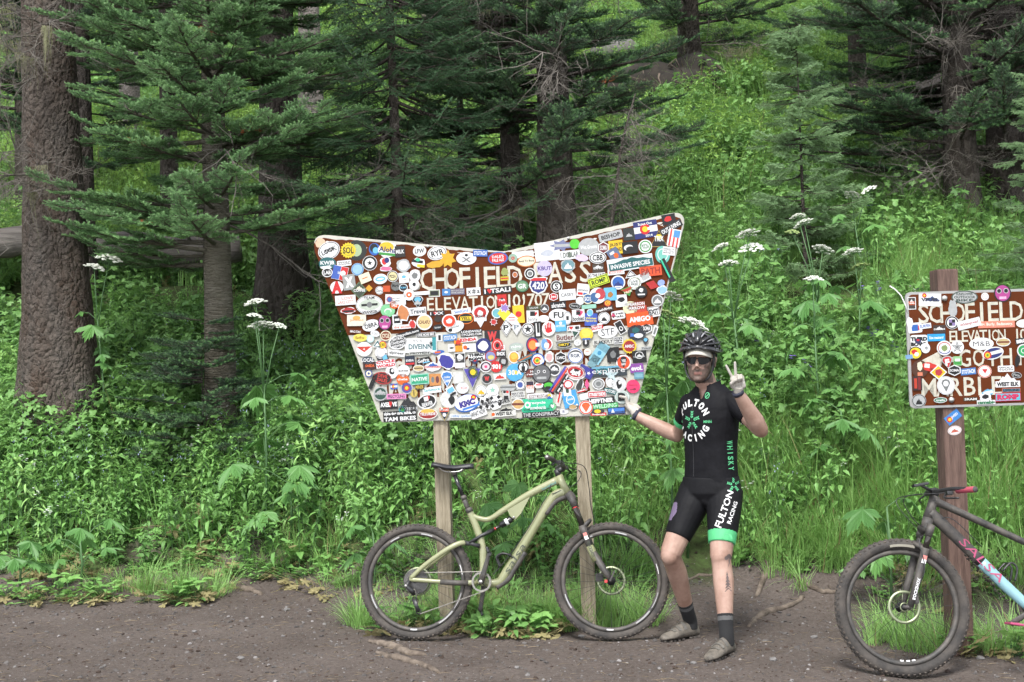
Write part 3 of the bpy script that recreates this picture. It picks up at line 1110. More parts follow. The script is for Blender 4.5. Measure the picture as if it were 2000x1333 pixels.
 if dP:
  scatter('dead_twigs', G_DEAD, dP, dR, dS, t)
 if lP:
  scatter('hanging_lichen', G_LICH, lP, lR, lS, t)
 if rust:
  kk = [r.randrange(len(P)) for _ in range(rust)]
  scatter('rusty_needles', G_RUST, [P[i] for i in kk], [ROT[i] for i in kk], [r.uniform(.8, 1.5) for i in kk], t)
 return t
conifer('old_spruce', 'massive old spruce with thick reddish grey scaly bark on the bank left of the fir', 'tree', on(118, 12.4), 15, .335, 'dark', 6.2, 2.2, BARK_OLD, 501,
  dead_z=(2.3, 4.6), dead_n=12, lichen=1, lean=(-.012, 0), az=(2.4, 5.2), flare=.5, dz=.6)
conifer('subalpine_fir', 'green fir with smooth pale ringed trunk and fluffy boughs beside the old spruce', 'tree', on(432, 12.3), 9.5, .165, 'fir', 2.0, 1.55, BARK_FIR, 502, lmin=.6,
  dz=.27, n_whorl=7, dens=1.35, lean=(-.004, 0), rust=9, flare=.3, dead_z=(1.2, 3.5), dead_n=3, scale=.9, pw=.5)
conifer('slim_fir', 'slim dark fir close behind the old spruce', 'tree', on(172, 15.6), 12, .14, 'dark', 2.2, .8, BARK_DK, 503, dz=.45, n_whorl=5)
conifer('leaning_spruce', 'broad dark spruce trunk half hidden behind the fir boughs', 'tree', on(558, 15.2), 11, .30, 'dark', 6.4, 1.6, BARK_DK, 504, dz=.6, dead_z=(2.5, 5.5), dead_n=5, flare=.6)
conifer('thin_spruce', 'thin young spruce with drooping dark boughs behind the big sign', 'tree', on(792, 12.8), 7.4, .075, 'spruce', 1.7, 1.25, BARK_DK, 505, dz=.18, n_whorl=6, dens=1.15, lean=(-.012, 0), scale=.9, pw=.75, flare=.3,
  dead_z=(1.0, 2.6), dead_n=7)
conifer('twin_fir', 'stout dark fir with flared base and dead grey twigs behind the big sign', 'tree', on(1098, 13.4), 10.5, .215, 'dark', 1.7, 1.35, BARK_DK, 506, dz=.36, n_whorl=6, dens=1.1, dead_z=(1.2, 5.8), dead_n=34, lichen=.3, rust=5, flare=.6, scale=.9)
conifer('slender_fir', 'slender dark fir standing close against the stout fir', 'tree', on(1012, 14.0), 9.5, .13, 'dark', 1.5, 1.3, BARK_DK, 507, dz=.36, n_whorl=5, dens=1.1, dead_z=(1.0, 5), dead_n=16, rust=5, lean=(-.004, 0), lichen=.3)
conifer('small_fir', 'small bushy fir filling the gap between thin spruce and stout fir', 'tree', on(915, 14.8), 4.2, .07, 'dark', .8, 1.1, BARK_DK, 508, dz=.34, n_whorl=5, dead_z=(.8, 3.5), dead_n=10)
conifer('young_spruce', 'pale grey green young spruce with pointed top alone on the open slope', 'tree', on(1582, 13.5), 2.9, .030, 'young', .28, .66, BARK_DK, 509, dz=.14, n_whorl=5, dens=1.7, Lmin=.10, pw=.9, scale=.8, flare=.2, spread=1.1)
conifer('stump_fir', 'fir rising from a dark root mound high on the slope', 'tree', on(1370, 23.5), 12, .22, 'dark', .9, 1.7, BARK_DK, 510, dz=.4, n_whorl=5, dead_z=(.8, 3), dead_n=14, lichen=.9)
conifer('shadowed_fir', 'tall dark fir with low sweeping boughs right of the young spruce', 'tree', on(1895, 15.0), 13, .20, 'dark', 1.1, 2.5, BARK_DK, 511, dz=.38, n_whorl=7, dead_z=(.8, 3.5), dead_n=18, rust=3, pw=.6)
conifer('heavy_fir', 'heavy dark fir with thick trunk at the right end of the slope', 'tree', on(1985, 15.4), 13, .24, 'dark', 1.3, 2.4, BARK_DK, 512, dz=.38, n_whorl=7, dead_z=(.8, 3), dead_n=14, pw=.6)
conifer('grey_fir', 'fir with lighter grey trunk behind the shadowed fir', 'tree', on(1838, 19), 14, .19, 'dark', 3.6, 2.2, BARK_GR, 513, dz=.45, n_whorl=5)
conifer('grey_trunk_spruce', 'far spruce with bare light grey trunk up the slope behind the fir boughs', 'tree', on(622, 24), 18, .23, 'dark', 8.2, 2.2, BARK_GR, 514, dz=.6)
_far = [(340, 19.5, 'dark', 2.6), (860, 25, 'dark', 2.6), (60, 21, 'dark', 2.2), (265, 25, 'dark', 3.4), (1700, 20.5, 'dark', 2.2), (1760, 25, 'dark', 2.2), (950, 31, 'dark', 4.0), (2050, 19, 'dark', 1.6), (-60, 16, 'dark', 3.0)]
_fl = ['dark fir standing behind the fir with the pale ringed trunk', 'far spruce behind the thin spruce and small fir', 'far dark spruce showing left of the old spruce trunk', 'far spruce between old spruce and pale fir, up the slope', 'dark fir just uphill of the pale young spruce', 'dark fir behind the boughs of the shadowed fir', 'distant spruce seen between the stout and slender firs', 'dark fir beyond the heavy fir with thick trunk', 'spruce at the edge of the bank beyond the old spruce']
for i, (px, d, kd, z0) in enumerate(_far):
 conifer('hillside_spruce', _fl[i], 'tree', on(px, d), 13 + (i * 37 % 5), .15 + .02 * (i % 4), kd, z0, 2.0, (BARK_DK, BARK_GR)[i % 2], 600 + i, dz=.5, n_whorl=5, group='conifers up the slope')
conifer('fir_sapling', 'dark scrubby fir sapling round the foot of the pale fir trunk', 'tree', on(395, 12.05), 1.35, .02, 'dark', .15, .75, BARK_DK, 640, dz=.13, n_whorl=6, Lmin=.2, scale=.7, flare=.1)
conifer('spruce_sapling', 'pale spruce sapling whose bough tips reach past the small sign', 'tree', on(2075, 12.0), 2.6, .03, 'young', .2, .75, BARK_DK, 641, dz=.15, n_whorl=6, Lmin=.12, scale=.7, flare=.2)
# ---------------------------------------------------------------- logs, roots, rock, snag, stones, cow parsnip
OLDW = mat('weathered_log', (.075, .066, .059), .9, col2=(.17, .152, .137), vscale=4, stretch=(.5, 7, 7), bump=.6, bscale=8)
ROOTM = mat('root_wood', (.065, .048, .036), .9, col2=(.175, .14, .11), vscale=12, bump=.6, bscale=30)
ROCKM = mat('grey_rock', (.10, .095, .09), .9, col2=(.19, .18, .175), vscale=3, bump=.6, bscale=9)
EARTH = mat('dark_earth', (.012, .010, .008), .95, col2=(.030, .024, .018), vscale=6, bump=.8, bscale=10)
def gpx(px, py):
 """ground point seen at a photograph position"""
 o = Vector((0, 0, CAM_Z))
 v = CAM_R @ Vector(((px - 1000) / FPX, -(py - 666.5) / FPX, -1))
 v /= v.y
 lo = 4.0
 d = lo
 while d < 80:
  p = o + v * d
  if p.z < gz1(p.x, p.y):
   break
  d += .05
 return Vector((p.x, p.y, gz1(p.x, p.y)))
def log_(name, label, a, b, r0, r1, seed, m=OLDW, stubs=3, lift=0.0):
 r = random.Random(seed)
 a, b = Vector(a), Vector(b)
 t = thing(name, label, 'log', (a + b) / 2)
 mb = MB()
 n = 26
 pts = [a.lerp(b, i / n) + Vector((0, 0, .03 * math.sin(i * .7 + seed) + .02 * r.uniform(-1, 1))) for i in range(n + 1)]
 mb.tube(pts, [(r0 + (r1 - r0) * i / n) * r.uniform(.93, 1.06) for i in range(n + 1)], 18, 0)
 mb.build('stem', m, t)
 for i in range(stubs):
  k = r.randrange(4, n - 3)
  d = Vector((r.uniform(-.4, .4), r.uniform(-.8, .2), r.uniform(.2, 1))).normalized()
  mb = MB()
  mb.tube([pts[k], pts[k] + d * (r0 * 1.5), pts[k] + d * (r0 * 2.6)], [r0 * .16, r0 * .12, r0 * .05], 7, 0)
  mb.build('branch_stub', m, t)
 return t
def ground_log(name, label, px0, py0, px1, py1, d0, d1, r0, r1, seed, **k):
 return log_(name, label, at(px0, py0, d0), at(px1, py1, d1), r0, r1, seed, **k)
ground_log('fallen_log', 'thick grey fallen log lying between the old spruce and the fir', -120, 470, 470, 492, 16.2, 16.6, .20, .17, 3)
ground_log('fallen_log', 'thin weathered log lying aslant high on the slope behind the fir', 330, 215, 700, 150, 21.5, 22.5, .11, .07, 4)
ground_log('fallen_log', 'bleached log end showing between the firs near the top of the slope', 860, 130, 1010, 105, 25, 25.5, .12, .10, 5, stubs=1)
# root mound under the far fir
c = on(1345, 23.0)
t = tag(thing('root_mound', 'dark mound of earth and roots at the foot of a fir', 'root mound', c), 'dark mound of earth and upturned roots at the foot of a far fir', 'root mound')
mb = MB()
for (dx, dy, dz, a, b_, h) in ((-.5, 0, .25, .75, .5, .5), (.35, .1, .3, .6, .5, .6), (-.05, -.1, .15, .9, .5, .45), (.75, .0, .1, .4, .4, .35)):
 o = len(mb.v)
 mb.ellipsoid(c + Vector((dx, dy, dz)), (a, b_, h), 18, 12, 0)
 mb.v[o:] = [(x + .10 * float(vnoise(np.array([x * 5 + 3]), np.array([z * 5]))[0]), y + .12 * float(vnoise(np.array([x * 6]), np.array([z * 6 + 9]))[0]), z + .08 * float(vnoise(np.array([x * 7]), np.array([y * 7]))[0])) for x, y, z in mb.v[o:]]
mb.build('earth', EARTH, t, kind='stuff')
for i in range(14):
 mb = MB()
 p = c + Vector((rng.uniform(-1, .9), rng.uniform(-.5, -.3), rng.uniform(.1, .6)))
 q = [p + Vector((.15 * k * rng.uniform(-.6, .6), -.05 * k, rng.uniform(-.1, .06) * k)) for k in range(5)]
 mb.tube(q, [.02, .017, .013, .009, .005], 6, 0)
 mb.build('root', ROOTM, t)
# boulder up the slope
c = on(1225, 27)
c.z = at(1225, 120, 27).z
mb = MB()
mb.ellipsoid((0, 0, 0), (.45, .40, .34), 22, 14, 0)
mb.v = [(x * (1 + .5 * float(vnoise(np.array([z * 4 + 2]), np.array([y * 4]))[0])), y, z * (1 + .4 * float(vnoise(np.array([x * 3]), np.array([y * 3 + 5]))[0])) + .1) for x, y, z in mb.v]
o = tag(mb.build('boulder', ROCKM), 'pale grey boulder high on the slope among dead twigs', 'rock')
o.location = c + Vector((0, 0, .1))
# leaning dead snag behind the sign's right shoulder
a, b = at(1160, 470, 12.3), at(1243, 185, 12.1)
a.z -= .4
t = thing('dead_snag', 'slim leaning dead snag with bare grey twigs behind the big sign', 'dead tree', a)
mb = MB()
pts = [a.lerp(b, i / 10) + Vector((.035 * math.sin(i * .6), 0, .01 * math.sin(i * 2))) for i in range(11)]
mb.tube(pts, [.026 - .002 * i for i in range(11)], 10, 0)
mb.build('trunk', BARK_DK, t)
P, RT, S = [], [], []
r = random.Random(77)
for i in range(60):
 u = r.uniform(.08, 1)
 P.append(a.lerp(b, u))
 RT.append((r.uniform(-3, 3), r.uniform(.1, .9), r.uniform(0, 6.28)))
 S.append(r.uniform(.5, 1.1) * (1.1 - .5 * u))
scatter('dead_twigs', G_DEAD, P, RT, S, t)
# roots and sticks on the dirt
_roots = [([(722, 1258), (745, 1262), (775, 1270), (800, 1280), (834, 1283)], .017, 'pale twisted root below the rear wheel of the green bicycle'),
          ([(736, 1281), (765, 1290), (800, 1296), (835, 1306), (862, 1318)], .015, 'longer bare root running out from under the pale twisted root'),
          ([(212, 1160), (245, 1150), (285, 1148), (335, 1142)], .026, 'dark root edging the grass at the left of the dirt'),
          ([(425, 1148), (455, 1146), (480, 1156), (512, 1162)], .018, 'broken pale root end beside a grass tuft left of the green bicycle'),
          ([(1462, 1228), (1475, 1215), (1500, 1200), (1545, 1186), (1570, 1170)], .015, 'crooked root in the dirt right of the rider'),
          ([(1478, 1168), (1490, 1140), (1500, 1118), (1498, 1096)], .016, 'root curling up the worn bank behind the rider'),
          ([(1545, 1120), (1580, 1150), (1610, 1165), (1650, 1160)], .013, 'thin dark root at the foot of the bank near the hardtail'),
          ([(1340, 1140), (1365, 1128), (1385, 1130), (1400, 1122)], .008, 'small stick lying on the dirt behind the rider')]
for q, rad, lab in _roots:
 pts = []
 for p in q:
  g = gpx(*p)
  pts.append(g + Vector((0, 0, rad * .35)))
 pts = [Vector(p) for p in pts]
 sm = []
 for i in range(len(pts) - 1):
  for k in range(6):
   u = k / 6
   p = pts[i].lerp(pts[i + 1], u)
   p += Vector((rng.uniform(-1, 1) * rad * .35, rng.uniform(-1, 1) * rad * .35, 0))
   p.z = gz1(p.x, p.y) + rad * .35 + rng.uniform(-.3, .3) * rad * .5
   sm.append(p)
 sm.append(pts[-1] - Vector((0, 0, rad)))
 mb = MB()
 n = len(sm)
 mb.tube(sm, [1.35 * rad * (.45 + .75 * math.sin(math.pi * (i + 1.5) / (n + 2))) * rng.uniform(.8, 1.2) for i in range(n)], 9, 0)
 o = mb.build('tree_root', ROOTM)
 tag(o, lab, 'root')
for i, (px, py, s) in enumerate(((560, 1195, .022), (470, 1290, .02), (1135, 1245, .018), (1510, 1290, .022), (1355, 1300, .016), (1590, 1248, .02), (1915, 1290, .024), (380, 1235, .018), (1010, 1310, .015))):
 mb = MB()
 rr_ = random.Random(900 + i)
 bm = bmesh.new()
 bmesh.ops.create_icosphere(bm, subdivisions=2, radius=1)
 for v in bm.verts:
  v.co *= rr_.uniform(.86, 1.1)
 bm.verts.index_update()
 mb.add([(v.co.x * s * 1.3, v.co.y * s, v.co.z * s * .6) for v in bm.verts], [[v.index for v in f.verts] for f in bm.faces], 0, False)
 bm.free()
 o = mb.build('stone', ROCKM)
 o.location = gpx(px, py) + Vector((0, 0, s * .25))
 o.rotation_euler = (0, 0, rr_.uniform(0, 6))
 tag(o, 'small loose stone lying on the dirt', 'stone', 'loose stones on the dirt')
# cow parsnip
UMB = mat('parsnip_floret', (.66, .68, .60), .8)
UMBG = mat('green_floret', (.26, .34, .12), .8)
def umbel_mesh(seed, S=.085, m=UMB):
 r = random.Random(seed)
 mb = MB()
 n = 19
 for i in range(n):
  rr = math.sqrt((i + .4) / n)
  a = i * 2.399
  tip = Vector((math.cos(a) * rr * S, math.sin(a) * rr * S, S * .55 * (1 - .75 * rr * rr)))
  mb.tube([(0, 0, 0), tip * .55 + Vector((0, 0, .008)), tip], [.0012, .0010, .0008], 4, 1, False)
  for k in range(18):
   q = tip + Vector((r.gauss(0, S * .075), r.gauss(0, S * .075), r.gauss(.004, S * .03)))
   e = S * r.uniform(.05, .085)
   h = r.uniform(-.4, .4)
   mb.add([q + Vector((-e, -e, h * e)), q + Vector((e, -e, -h * e)), q + Vector((e, e, h * e)), q + Vector((-e, e, -h * e)), q + Vector((0, 0, e * .8))], [(0, 1, 4), (1, 2, 4), (2, 3, 4), (3, 0, 4)], 0, False)
 me = mb.build('umbel', [m, STEM], link=False)
 return me.data
UM = [umbel_mesh(i) for i in range(3)]
UG = [umbel_mesh(9, .07, UMBG)]
def big_leaf_mesh(seed, S=.2):
 r = random.Random(seed)
 mb = MB()
 o = Vector((0, 0, 0))
 palm(mb, o, (1, 0, .05), S, 5, 0, r.uniform(-.3, .2), .5, 2.2, True, r.uniform(.45, .9))
 me = mb.build('leaf', [PARS], link=False)
 return me.data
BLF = [big_leaf_mesh(i) for i in range(4)]
def parsnip(px, d, label, umbels, leaves, seed, hmax=.8, leafs=1.0, green=0):
 r = random.Random(seed)
 b = on(px, d)
 t = thing('cow_parsnip', label, 'plant', b, 'cow parsnip plants on the slope')
 k = 0
 tops = [at(ux, uy, d + r.uniform(-.05, .05)) for ux, uy, s in umbels]
 main = b + Vector((0, 0, hmax))
 if tops:
  main = b.lerp(min(tops, key=lambda p: p.z), .72)
 mb = MB()
 mb.tube([b - Vector((0, 0, .05)), b.lerp(main, .5) + Vector((.015, 0, 0)), main], [.011, .009, .007], 8, 0)
 for p in tops:
  mb.tube([main - Vector((0, 0, .1)), main.lerp(p, .4) + (p - main) * .05, p], [.006, .005, .004], 7, 0)
 mb.build('stem', STEM, t)
 for i, (p, (ux, uy, s)) in enumerate(zip(tops, umbels)):
  o = bpy.data.objects.new('umbel', (UM if s > 0 else UG)[i % (3 if s > 0 else 1)])
  COL.objects.link(o)
  o.parent = t
  o.location = p - b
  o.rotation_euler = (r.uniform(.05, .45), r.uniform(-.3, .3), r.uniform(0, 6))
  s = abs(s) * 1.12
  o.scale = (s, s, s)
 st = MB()
 leaves += 3 if tops else 0
 for i in range(leaves):
  u = .25 + .75 * i / max(1, leaves - 1) if not tops else .35 + .65 * i / max(1, leaves - 1)
  a = r.uniform(0, 6.28) + i * 2.4
  p0 = b.lerp(main, min(1, u))
  L = r.uniform(.12, .26) * leafs
  q = p0 + Vector((math.cos(a) * L, math.sin(a) * L, L * r.uniform(.2, .7)))
  st.tube([p0, p0.lerp(q, .5) + Vector((0, 0, .03)), q], [.004, .0035, .0025], 5, 0, False)
  o = bpy.data.objects.new('leaf', BLF[i % 4])
  COL.objects.link(o)
  o.parent = t
  o.location = q - b
  o.rotation_euler = (r.uniform(-.3, .3), r.uniform(-.2, .5), a)
  s = r.uniform(.45, .95) * leafs
  o.scale = (s, s, s)
 st.build('leaf_stalks', STEM, t, kind='stuff')
 return t
parsnip(1448, 11.0, 'cow parsnip with four white umbels right of the big sign', [(1463, 463, 1.0), (1468, 491, 1.05), (1410, 488, .85), (1424, 521, .9)], 6, 1)
parsnip(1572, 11.4, 'cow parsnip with three white umbels before the foot of the young spruce', [(1572, 441, .9), (1559, 427, .7), (1606, 494, 1.05), (1548, 458, -.8)], 6, 2)
parsnip(1672, 11.5, 'cow parsnip with one white and one greenish umbel right of the young spruce foot', [(1668, 497, .9), (1682, 527, -1.1)], 5, 3)
parsnip(1592, 10.4, 'short cow parsnip with one small white umbel below the young spruce', [(1588, 551, .8)], 5, 4)
parsnip(1692, 13.2, 'tall cow parsnip with two umbels beside the dark firs', [(1700, 375, .9), (1664, 386, .9)], 4, 5)
parsnip(1330, 9.7, 'cow parsnip with a large white umbel just above the helmet', [(1349, 641, 1.25)], 5, 6)
parsnip(1302, 9.6, 'cow parsnip with umbels right beside the slanting edge of the big sign', [(1310, 586, .9), (1296, 622, -1.2)], 4, 7)
parsnip(512, 10.9, 'broad leaved cow parsnip with white umbels left of the big sign', [(500, 598, 1.0), (514, 645, 1.25), (497, 622, .7), (545, 640, .6)], 8, 8, leafs=1.3)
parsnip(205, 12.2, 'cow parsnip with flat pale umbels behind the old spruce', [(212, 514, 1.3), (184, 528, 1.0)], 6, 9)
parsnip(560, 10.7, 'flowerless cow parsnip with big pale leaves near the sign, beside the one with umbels', [], 6, 10, 0.54, 1.27)
parsnip(1640, 9.9, 'flowerless cow parsnip with lobed leaves between young spruce and small sign', [], 6, 11, 0.58, 1.02)
parsnip(1722, 8.7, 'flowerless cow parsnip with a pale leaf against the small sign edge', [], 6, 12, 0.68, 0.94)
parsnip(150, 10.4, 'bright flowerless cow parsnip low on the bank before the old spruce', [], 8, 13, 0.40, 1.10)
parsnip(30, 10.3, 'flowerless cow parsnip at the outer left foot of the bank', [], 7, 14, 0.36, 1.02)
parsnip(720, 9.7, 'flowerless cow parsnip behind the rear wheel of the green bicycle', [], 7, 15, 0.40, 0.94)
parsnip(1010, 9.4, 'flowerless cow parsnip under the big sign between its posts', [], 8, 16, 0.54, 1.02)
# ---------------------------------------------------------------- signs
BROWN = mat('sign_brown_paint', srgb((80, 37, 13)), .75, spec=.15, var=.14, vscale=3)
CREAM = mat('sign_cream_paint', srgb((162, 160, 150)), .6, var=.10, vscale=4)
CREAM2 = mat('sign_letter_paint', srgb((168, 164, 150)), .6, var=.16, vscale=30)
POSTM = mat('grey_post_wood', (.175, .145, .096), .9, col2=(.31, .268, .195), vscale=6, stretch=(9, 9, .8), bump=.5, bscale=12)
POSTB = mat('brown_post_wood', (.064, .036, .028), .85, col2=(.130, .080, .062), vscale=5, stretch=(9, 9, .9), bump=.6, bscale=10)
ALU = mat('aluminium', (.30, .295, .285), .5, .5)
BOLT = mat('bolt_zinc', (.45, .45, .43), .4, .8)
_PAL = {}
def ink(c):
 c = tuple(c)
 if c not in _PAL:
  _PAL[c] = mat('ink_%02x%02x%02x' % c, tuple(min(.50, x * .62) for x in srgb(c)), .45, spec=.35, var=.10, vscale=45)
 return _PAL[c]
K, W_, RD, OR, YE, BL, NV, LB, GN, TE, MI, PK, PU, GY, LG, CM, BW, DG, MG = ((22, 22, 24), (235, 237, 240), (205, 35, 38), (242, 98, 28), (238, 202, 40), (45, 98, 178), (36, 44, 110), (108, 186, 226), (62, 150, 66), (30, 96, 98),
                                                       (52, 196, 150), (232, 66, 120), (112, 62, 158), (120, 122, 122), (178, 180, 180), (232, 224, 196), (92, 42, 17), (44, 78, 66), (176, 66, 140))
_font = {}
def text_geo(txt, bold=.0):
 """text as flat triangles: centred, cap height 1 (vertices, faces)"""
 key = (txt, bold)
 if key in _font:
  return _font[key]
 cu = bpy.data.curves.new('lettering', 'FONT')
 cu.body = txt
 cu.align_x = 'CENTER'
 cu.size = 1.0
 cu.offset = bold
 cu.resolution_u = 2
 ob = bpy.data.objects.new('lettering', cu)
 COL.objects.link(ob)
 dg = bpy.context.evaluated_depsgraph_get()
 me = bpy.data.meshes.new_from_object(ob.evaluated_get(dg))
 v = np.empty(len(me.vertices) * 3)
 me.vertices.foreach_get('co', v)
 v = v.reshape(-1, 3)[:, :2]
 f = [tuple(p.vertices) for p in me.polygons]
 bpy.data.objects.remove(ob)
 bpy.data.curves.remove(cu)
 bpy.data.meshes.remove(me)
 if len(v):
  mn, mx = v.min(0), v.max(0)
  v = v - (mn + mx) / 2
  _font[key] = (v, f, mx - mn)
 else:
  _font[key] = (np.zeros((0, 2)), [], np.array([1, 1]))
 return _font[key]
def shape_pts(kind, w, h):
 if kind == 'o':
  return [(w / 2 * math.cos(2 * math.pi * i / 28), h / 2 * math.sin(2 * math.pi * i / 28)) for i in range(28)]
 if kind == 'r':
  return [(-w / 2, -h / 2), (w / 2, -h / 2), (w / 2, h / 2), (-w / 2, h / 2)]
 if kind == 'R':
  q = min(w, h) * .18
  out = []
  for cx, cy, a0 in ((w / 2 - q, -h / 2 + q, -90), (w / 2 - q, h / 2 - q, 0), (-w / 2 + q, h / 2 - q, 90), (-w / 2 + q, -h / 2 + q, 180)):
   out += [(cx + q * math.cos(R(a0 + k * 30)), cy + q * math.sin(R(a0 + k * 30))) for k in range(4)]
  return out
 if kind == 'd':
  return [(0, -h / 2), (w / 2, 0), (0, h / 2), (-w / 2, 0)]
 if kind == 't':
  return [(-w / 2, -h / 2), (w / 2, -h / 2), (0, h / 2)]
 if kind == 'v':
  return [(-w / 2, h / 2), (0, -h / 2), (w / 2, h / 2)]
 if kind == 'h':
  return [(w / 2 * math.cos(R(30 + 60 * i)) / .866, h / 2 * math.sin(R(30 + 60 * i))) for i in range(6)]
 if kind == 's':
  return [(0, -h / 2), (w * .32, -h * .34), (w * .48, 0), (w * .40, h * .26), (w * .48, h * .42), (w * .24, h * .5), (0, h * .44), (-w * .24, h * .5), (-w * .48, h * .42), (-w * .40, h * .26), (-w * .48, 0), (-w * .32, -h * .34)]
 if kind == 'g':      # gear or sun
  return [((w / 2 if i % 2 else w * .41) * math.cos(math.pi * i / 18), (h / 2 if i % 2 else h * .41) * math.sin(math.pi * i / 18)) for i in range(36)]
 if kind == 'b':      # uneven cut-out
  rr = random.Random(int(w * 9e4 + h * 7e4))
  return [(w / 2 * (.72 + .28 * rr.random()) * math.cos(2 * math.pi * i / 16), h / 2 * (.72 + .28 * rr.random()) * math.sin(2 * math.pi * i / 16)) for i in range(16)]
 if kind == 'm':      # mountains
  return [(-w / 2, -h / 2), (w / 2, -h / 2), (w * .30, h * .05), (w * .20, -h * .08), (0, h / 2), (-w * .14, h * .12), (-w * .22, h * .22)]
 if kind == 'H':      # heart
  return [(0, -h / 2), (w * .32, -h * .12), (w / 2, h * .16), (w * .42, h * .42), (w * .22, h * .5), (w * .06, h * .40), (0, h * .27), (-w * .06, h * .40), (-w * .22, h * .5), (-w * .42, h * .42), (-w / 2, h * .16), (-w * .32, -h * .12)]
 if kind == 'a':      # arrow pointing left
  return [(-w / 2, 0), (-w * .05, h / 2), (-w * .05, h * .14), (w / 2, h * .14), (w / 2, -h * .14), (-w * .05, -h * .14), (-w * .05, -h / 2)]
 if kind == '*':
  return [((w / 2 if i % 2 == 0 else w * .2) * math.sin(math.pi * i / 5), (h / 2 if i % 2 == 0 else h * .2) * math.cos(math.pi * i / 5)) for i in range(10)]
 if kind == 'U':      # map-pin or badge
  return [(0, -h / 2), (w * .3, -h * .1), (w / 2, h * .2), (w * .35, h * .43), (0, h / 2), (-w * .35, h * .43), (-w / 2, h * .2), (-w * .3, -h * .1)]
 if kind == 'x':      # splash
  return [((w / 2 if i % 2 else w * .3) * math.cos(2 * math.pi * i / 14), (h / 2 if i % 2 else h * .3) * math.sin(2 * math.pi * i / 14)) for i in range(14)]
class Flat:
 """one sticker: printed layers stacked a fraction of a millimetre apart, in the sign's own plane (x right, z up, -y towards the viewer)"""
 def __init__(s):
  s.mb, s.mats, s.n = MB(), [], 0
 def mi(s, c):
  m = ink(c) if isinstance(c, tuple) else c
  if m not in s.mats:
   s.mats.append(m)
  return s.mats.index(m)
 def poly(s, pts, c, thick=0.0):
  y = -(s.n * .00008 + .0003)
  s.n += 1
  vs = [(x, y, z) for x, z in pts]
  n = len(vs)
  cx = sum(p[0] for p in pts) / n
  cz = sum(p[1] for p in pts) / n
  fs = [(i, (i + 1) % n, n) for i in range(n)]
  vs.append((cx, y, cz))
  s.mb.add(vs, fs, s.mi(c), False)
  if thick:
   o = [(x, thick, z) for x, z in pts]
   s.mb.add([(x, y, z) for x, z in pts] + o, [((i + 1) % n, i, n + i, n + (i + 1) % n) for i in range(n)], s.mi(c), False)
 def text(s, txt, c, cx, cz, w, h, rot=0, bold=.02, arc=None):
  v, f, sz = text_geo(txt, bold)
  if not len(v):
   return
  y = -(s.n * .00008 + .0003)
  s.n += 1
  q = v * np.array([w / sz[0], h / sz[1]])
  if rot:
   a = R(rot)
   q = q @ np.array([[math.cos(a), math.sin(a)], [-math.sin(a), math.cos(a)]])
  s.mb.add([(cx + a, y, cz + b) for a, b in q], f, s.mi(c), False)
def sticker(parent, shp, w, h, col, txt='', tcol=K, rim=None, extra=(), bold=.03, tsize=None):
 """sticker centred on its own origin"""
 st = Flat()
 st.poly(shape_pts(shp, w, h), rim if rim else col, .0003)
 if rim:
  e = min(.010, .09 * min(w, h))
  st.poly(shape_pts(shp, w - 2 * e, h - 2 * e), col)
 for e in extra:
  k = e[0]
  if k == 'T':
   st.text(e[1], e[2], e[3] * w, e[4] * h, e[5] * w, e[6] * h, *(e[7:8]), bold=bold)
  else:
   st.poly([(x + e[2] * w, z + e[3] * h) for x, z in shape_pts(k, e[4] * w, e[5] * h)], e[1])
 if txt:
  lines = txt.split('|')
  n = len(lines)
  hw, hh = tsize or ((.66, .40) if shp in 'oUhbg' else (.86, .62) if shp in 'rR' else (.5, .3))
  for i, t in enumerate(lines):
   lh = hh * h / (n * 1.25 - .25)
   cz = hh * h / 2 - lh / 2 - i * lh * 1.25
   ww = hw * w * (1 if n == 1 or shp in 'rR' else (.8 if i in (0, n - 1) else 1))
   ww = min(ww, lh * .95 * len(t) * 1.05 + .001) if len(t) < 3 else ww
   st.text(t, tcol, 0, cz, ww, lh, bold=bold)
 return st
def prism(name, pts, y0, y1, m, parent, bevel=.004):
 """flat plate cut to an outline, edges rounded"""
 bm = bmesh.new()
 f = bm.faces.new([bm.verts.new((x, y0, z)) for x, z in pts])
 bm.normal_update()
 if f.normal.y > 0:
  f.normal_flip()
 ex = bmesh.ops.extrude_face_region(bm, geom=[f])
 for v in [e for e in ex['geom'] if isinstance(e, bmesh.types.BMVert)]:
  v.co.y = y1
 bmesh.ops.recalc_face_normals(bm, faces=bm.faces)
 if bevel:
  bmesh.ops.bevel(bm, geom=[e for e in bm.edges if abs(e.verts[0].co.y - e.verts[1].co.y) < 1e-6 and abs(e.verts[0].co.y - y0) < 1e-6], offset=bevel, segments=2, affect='EDGES')
 me = bpy.data.meshes.new(name)
 bm.to_mesh(me)
 bm.free()
 me.materials.append(m)
 o = bpy.data.objects.new(name, me)
 COL.objects.link(o)
 o.parent = parent
 return o
def stick_all(parent, rows, conv, sc, y_front):
 """rows of stickers in the sign plane; overlapping ones lie on top of each other"""
 placed = []
 for (shp, px, py, w, h, rot, col, *rest) in rows:
  txt = rest[0] if len(rest) > 0 else ''
  tcol = rest[1] if len(rest) > 1 else K
  opt = rest[2] if len(rest) > 2 else {}
  x, z = conv(px, py)
  W, H = w / sc, h / sc
  rad = math.hypot(W, H) * .42
  lev = 0
  for (qx, qz, qr, ql) in placed:
   if math.hypot(qx - x, qz - z) < rad + qr:
    lev = max(lev, ql + 1)
  lev = min(lev, 9)
  placed.append((x, z, rad, lev))
  st = sticker(parent, shp, W, H, col, txt, tcol, **opt)
  o = st.mb.build('sticker', st.mats, parent, rel=False)
  o.location = (x, y_front - .0006 - lev * .0009, z)
  o.rotation_euler = (0, -R(rot), 0)
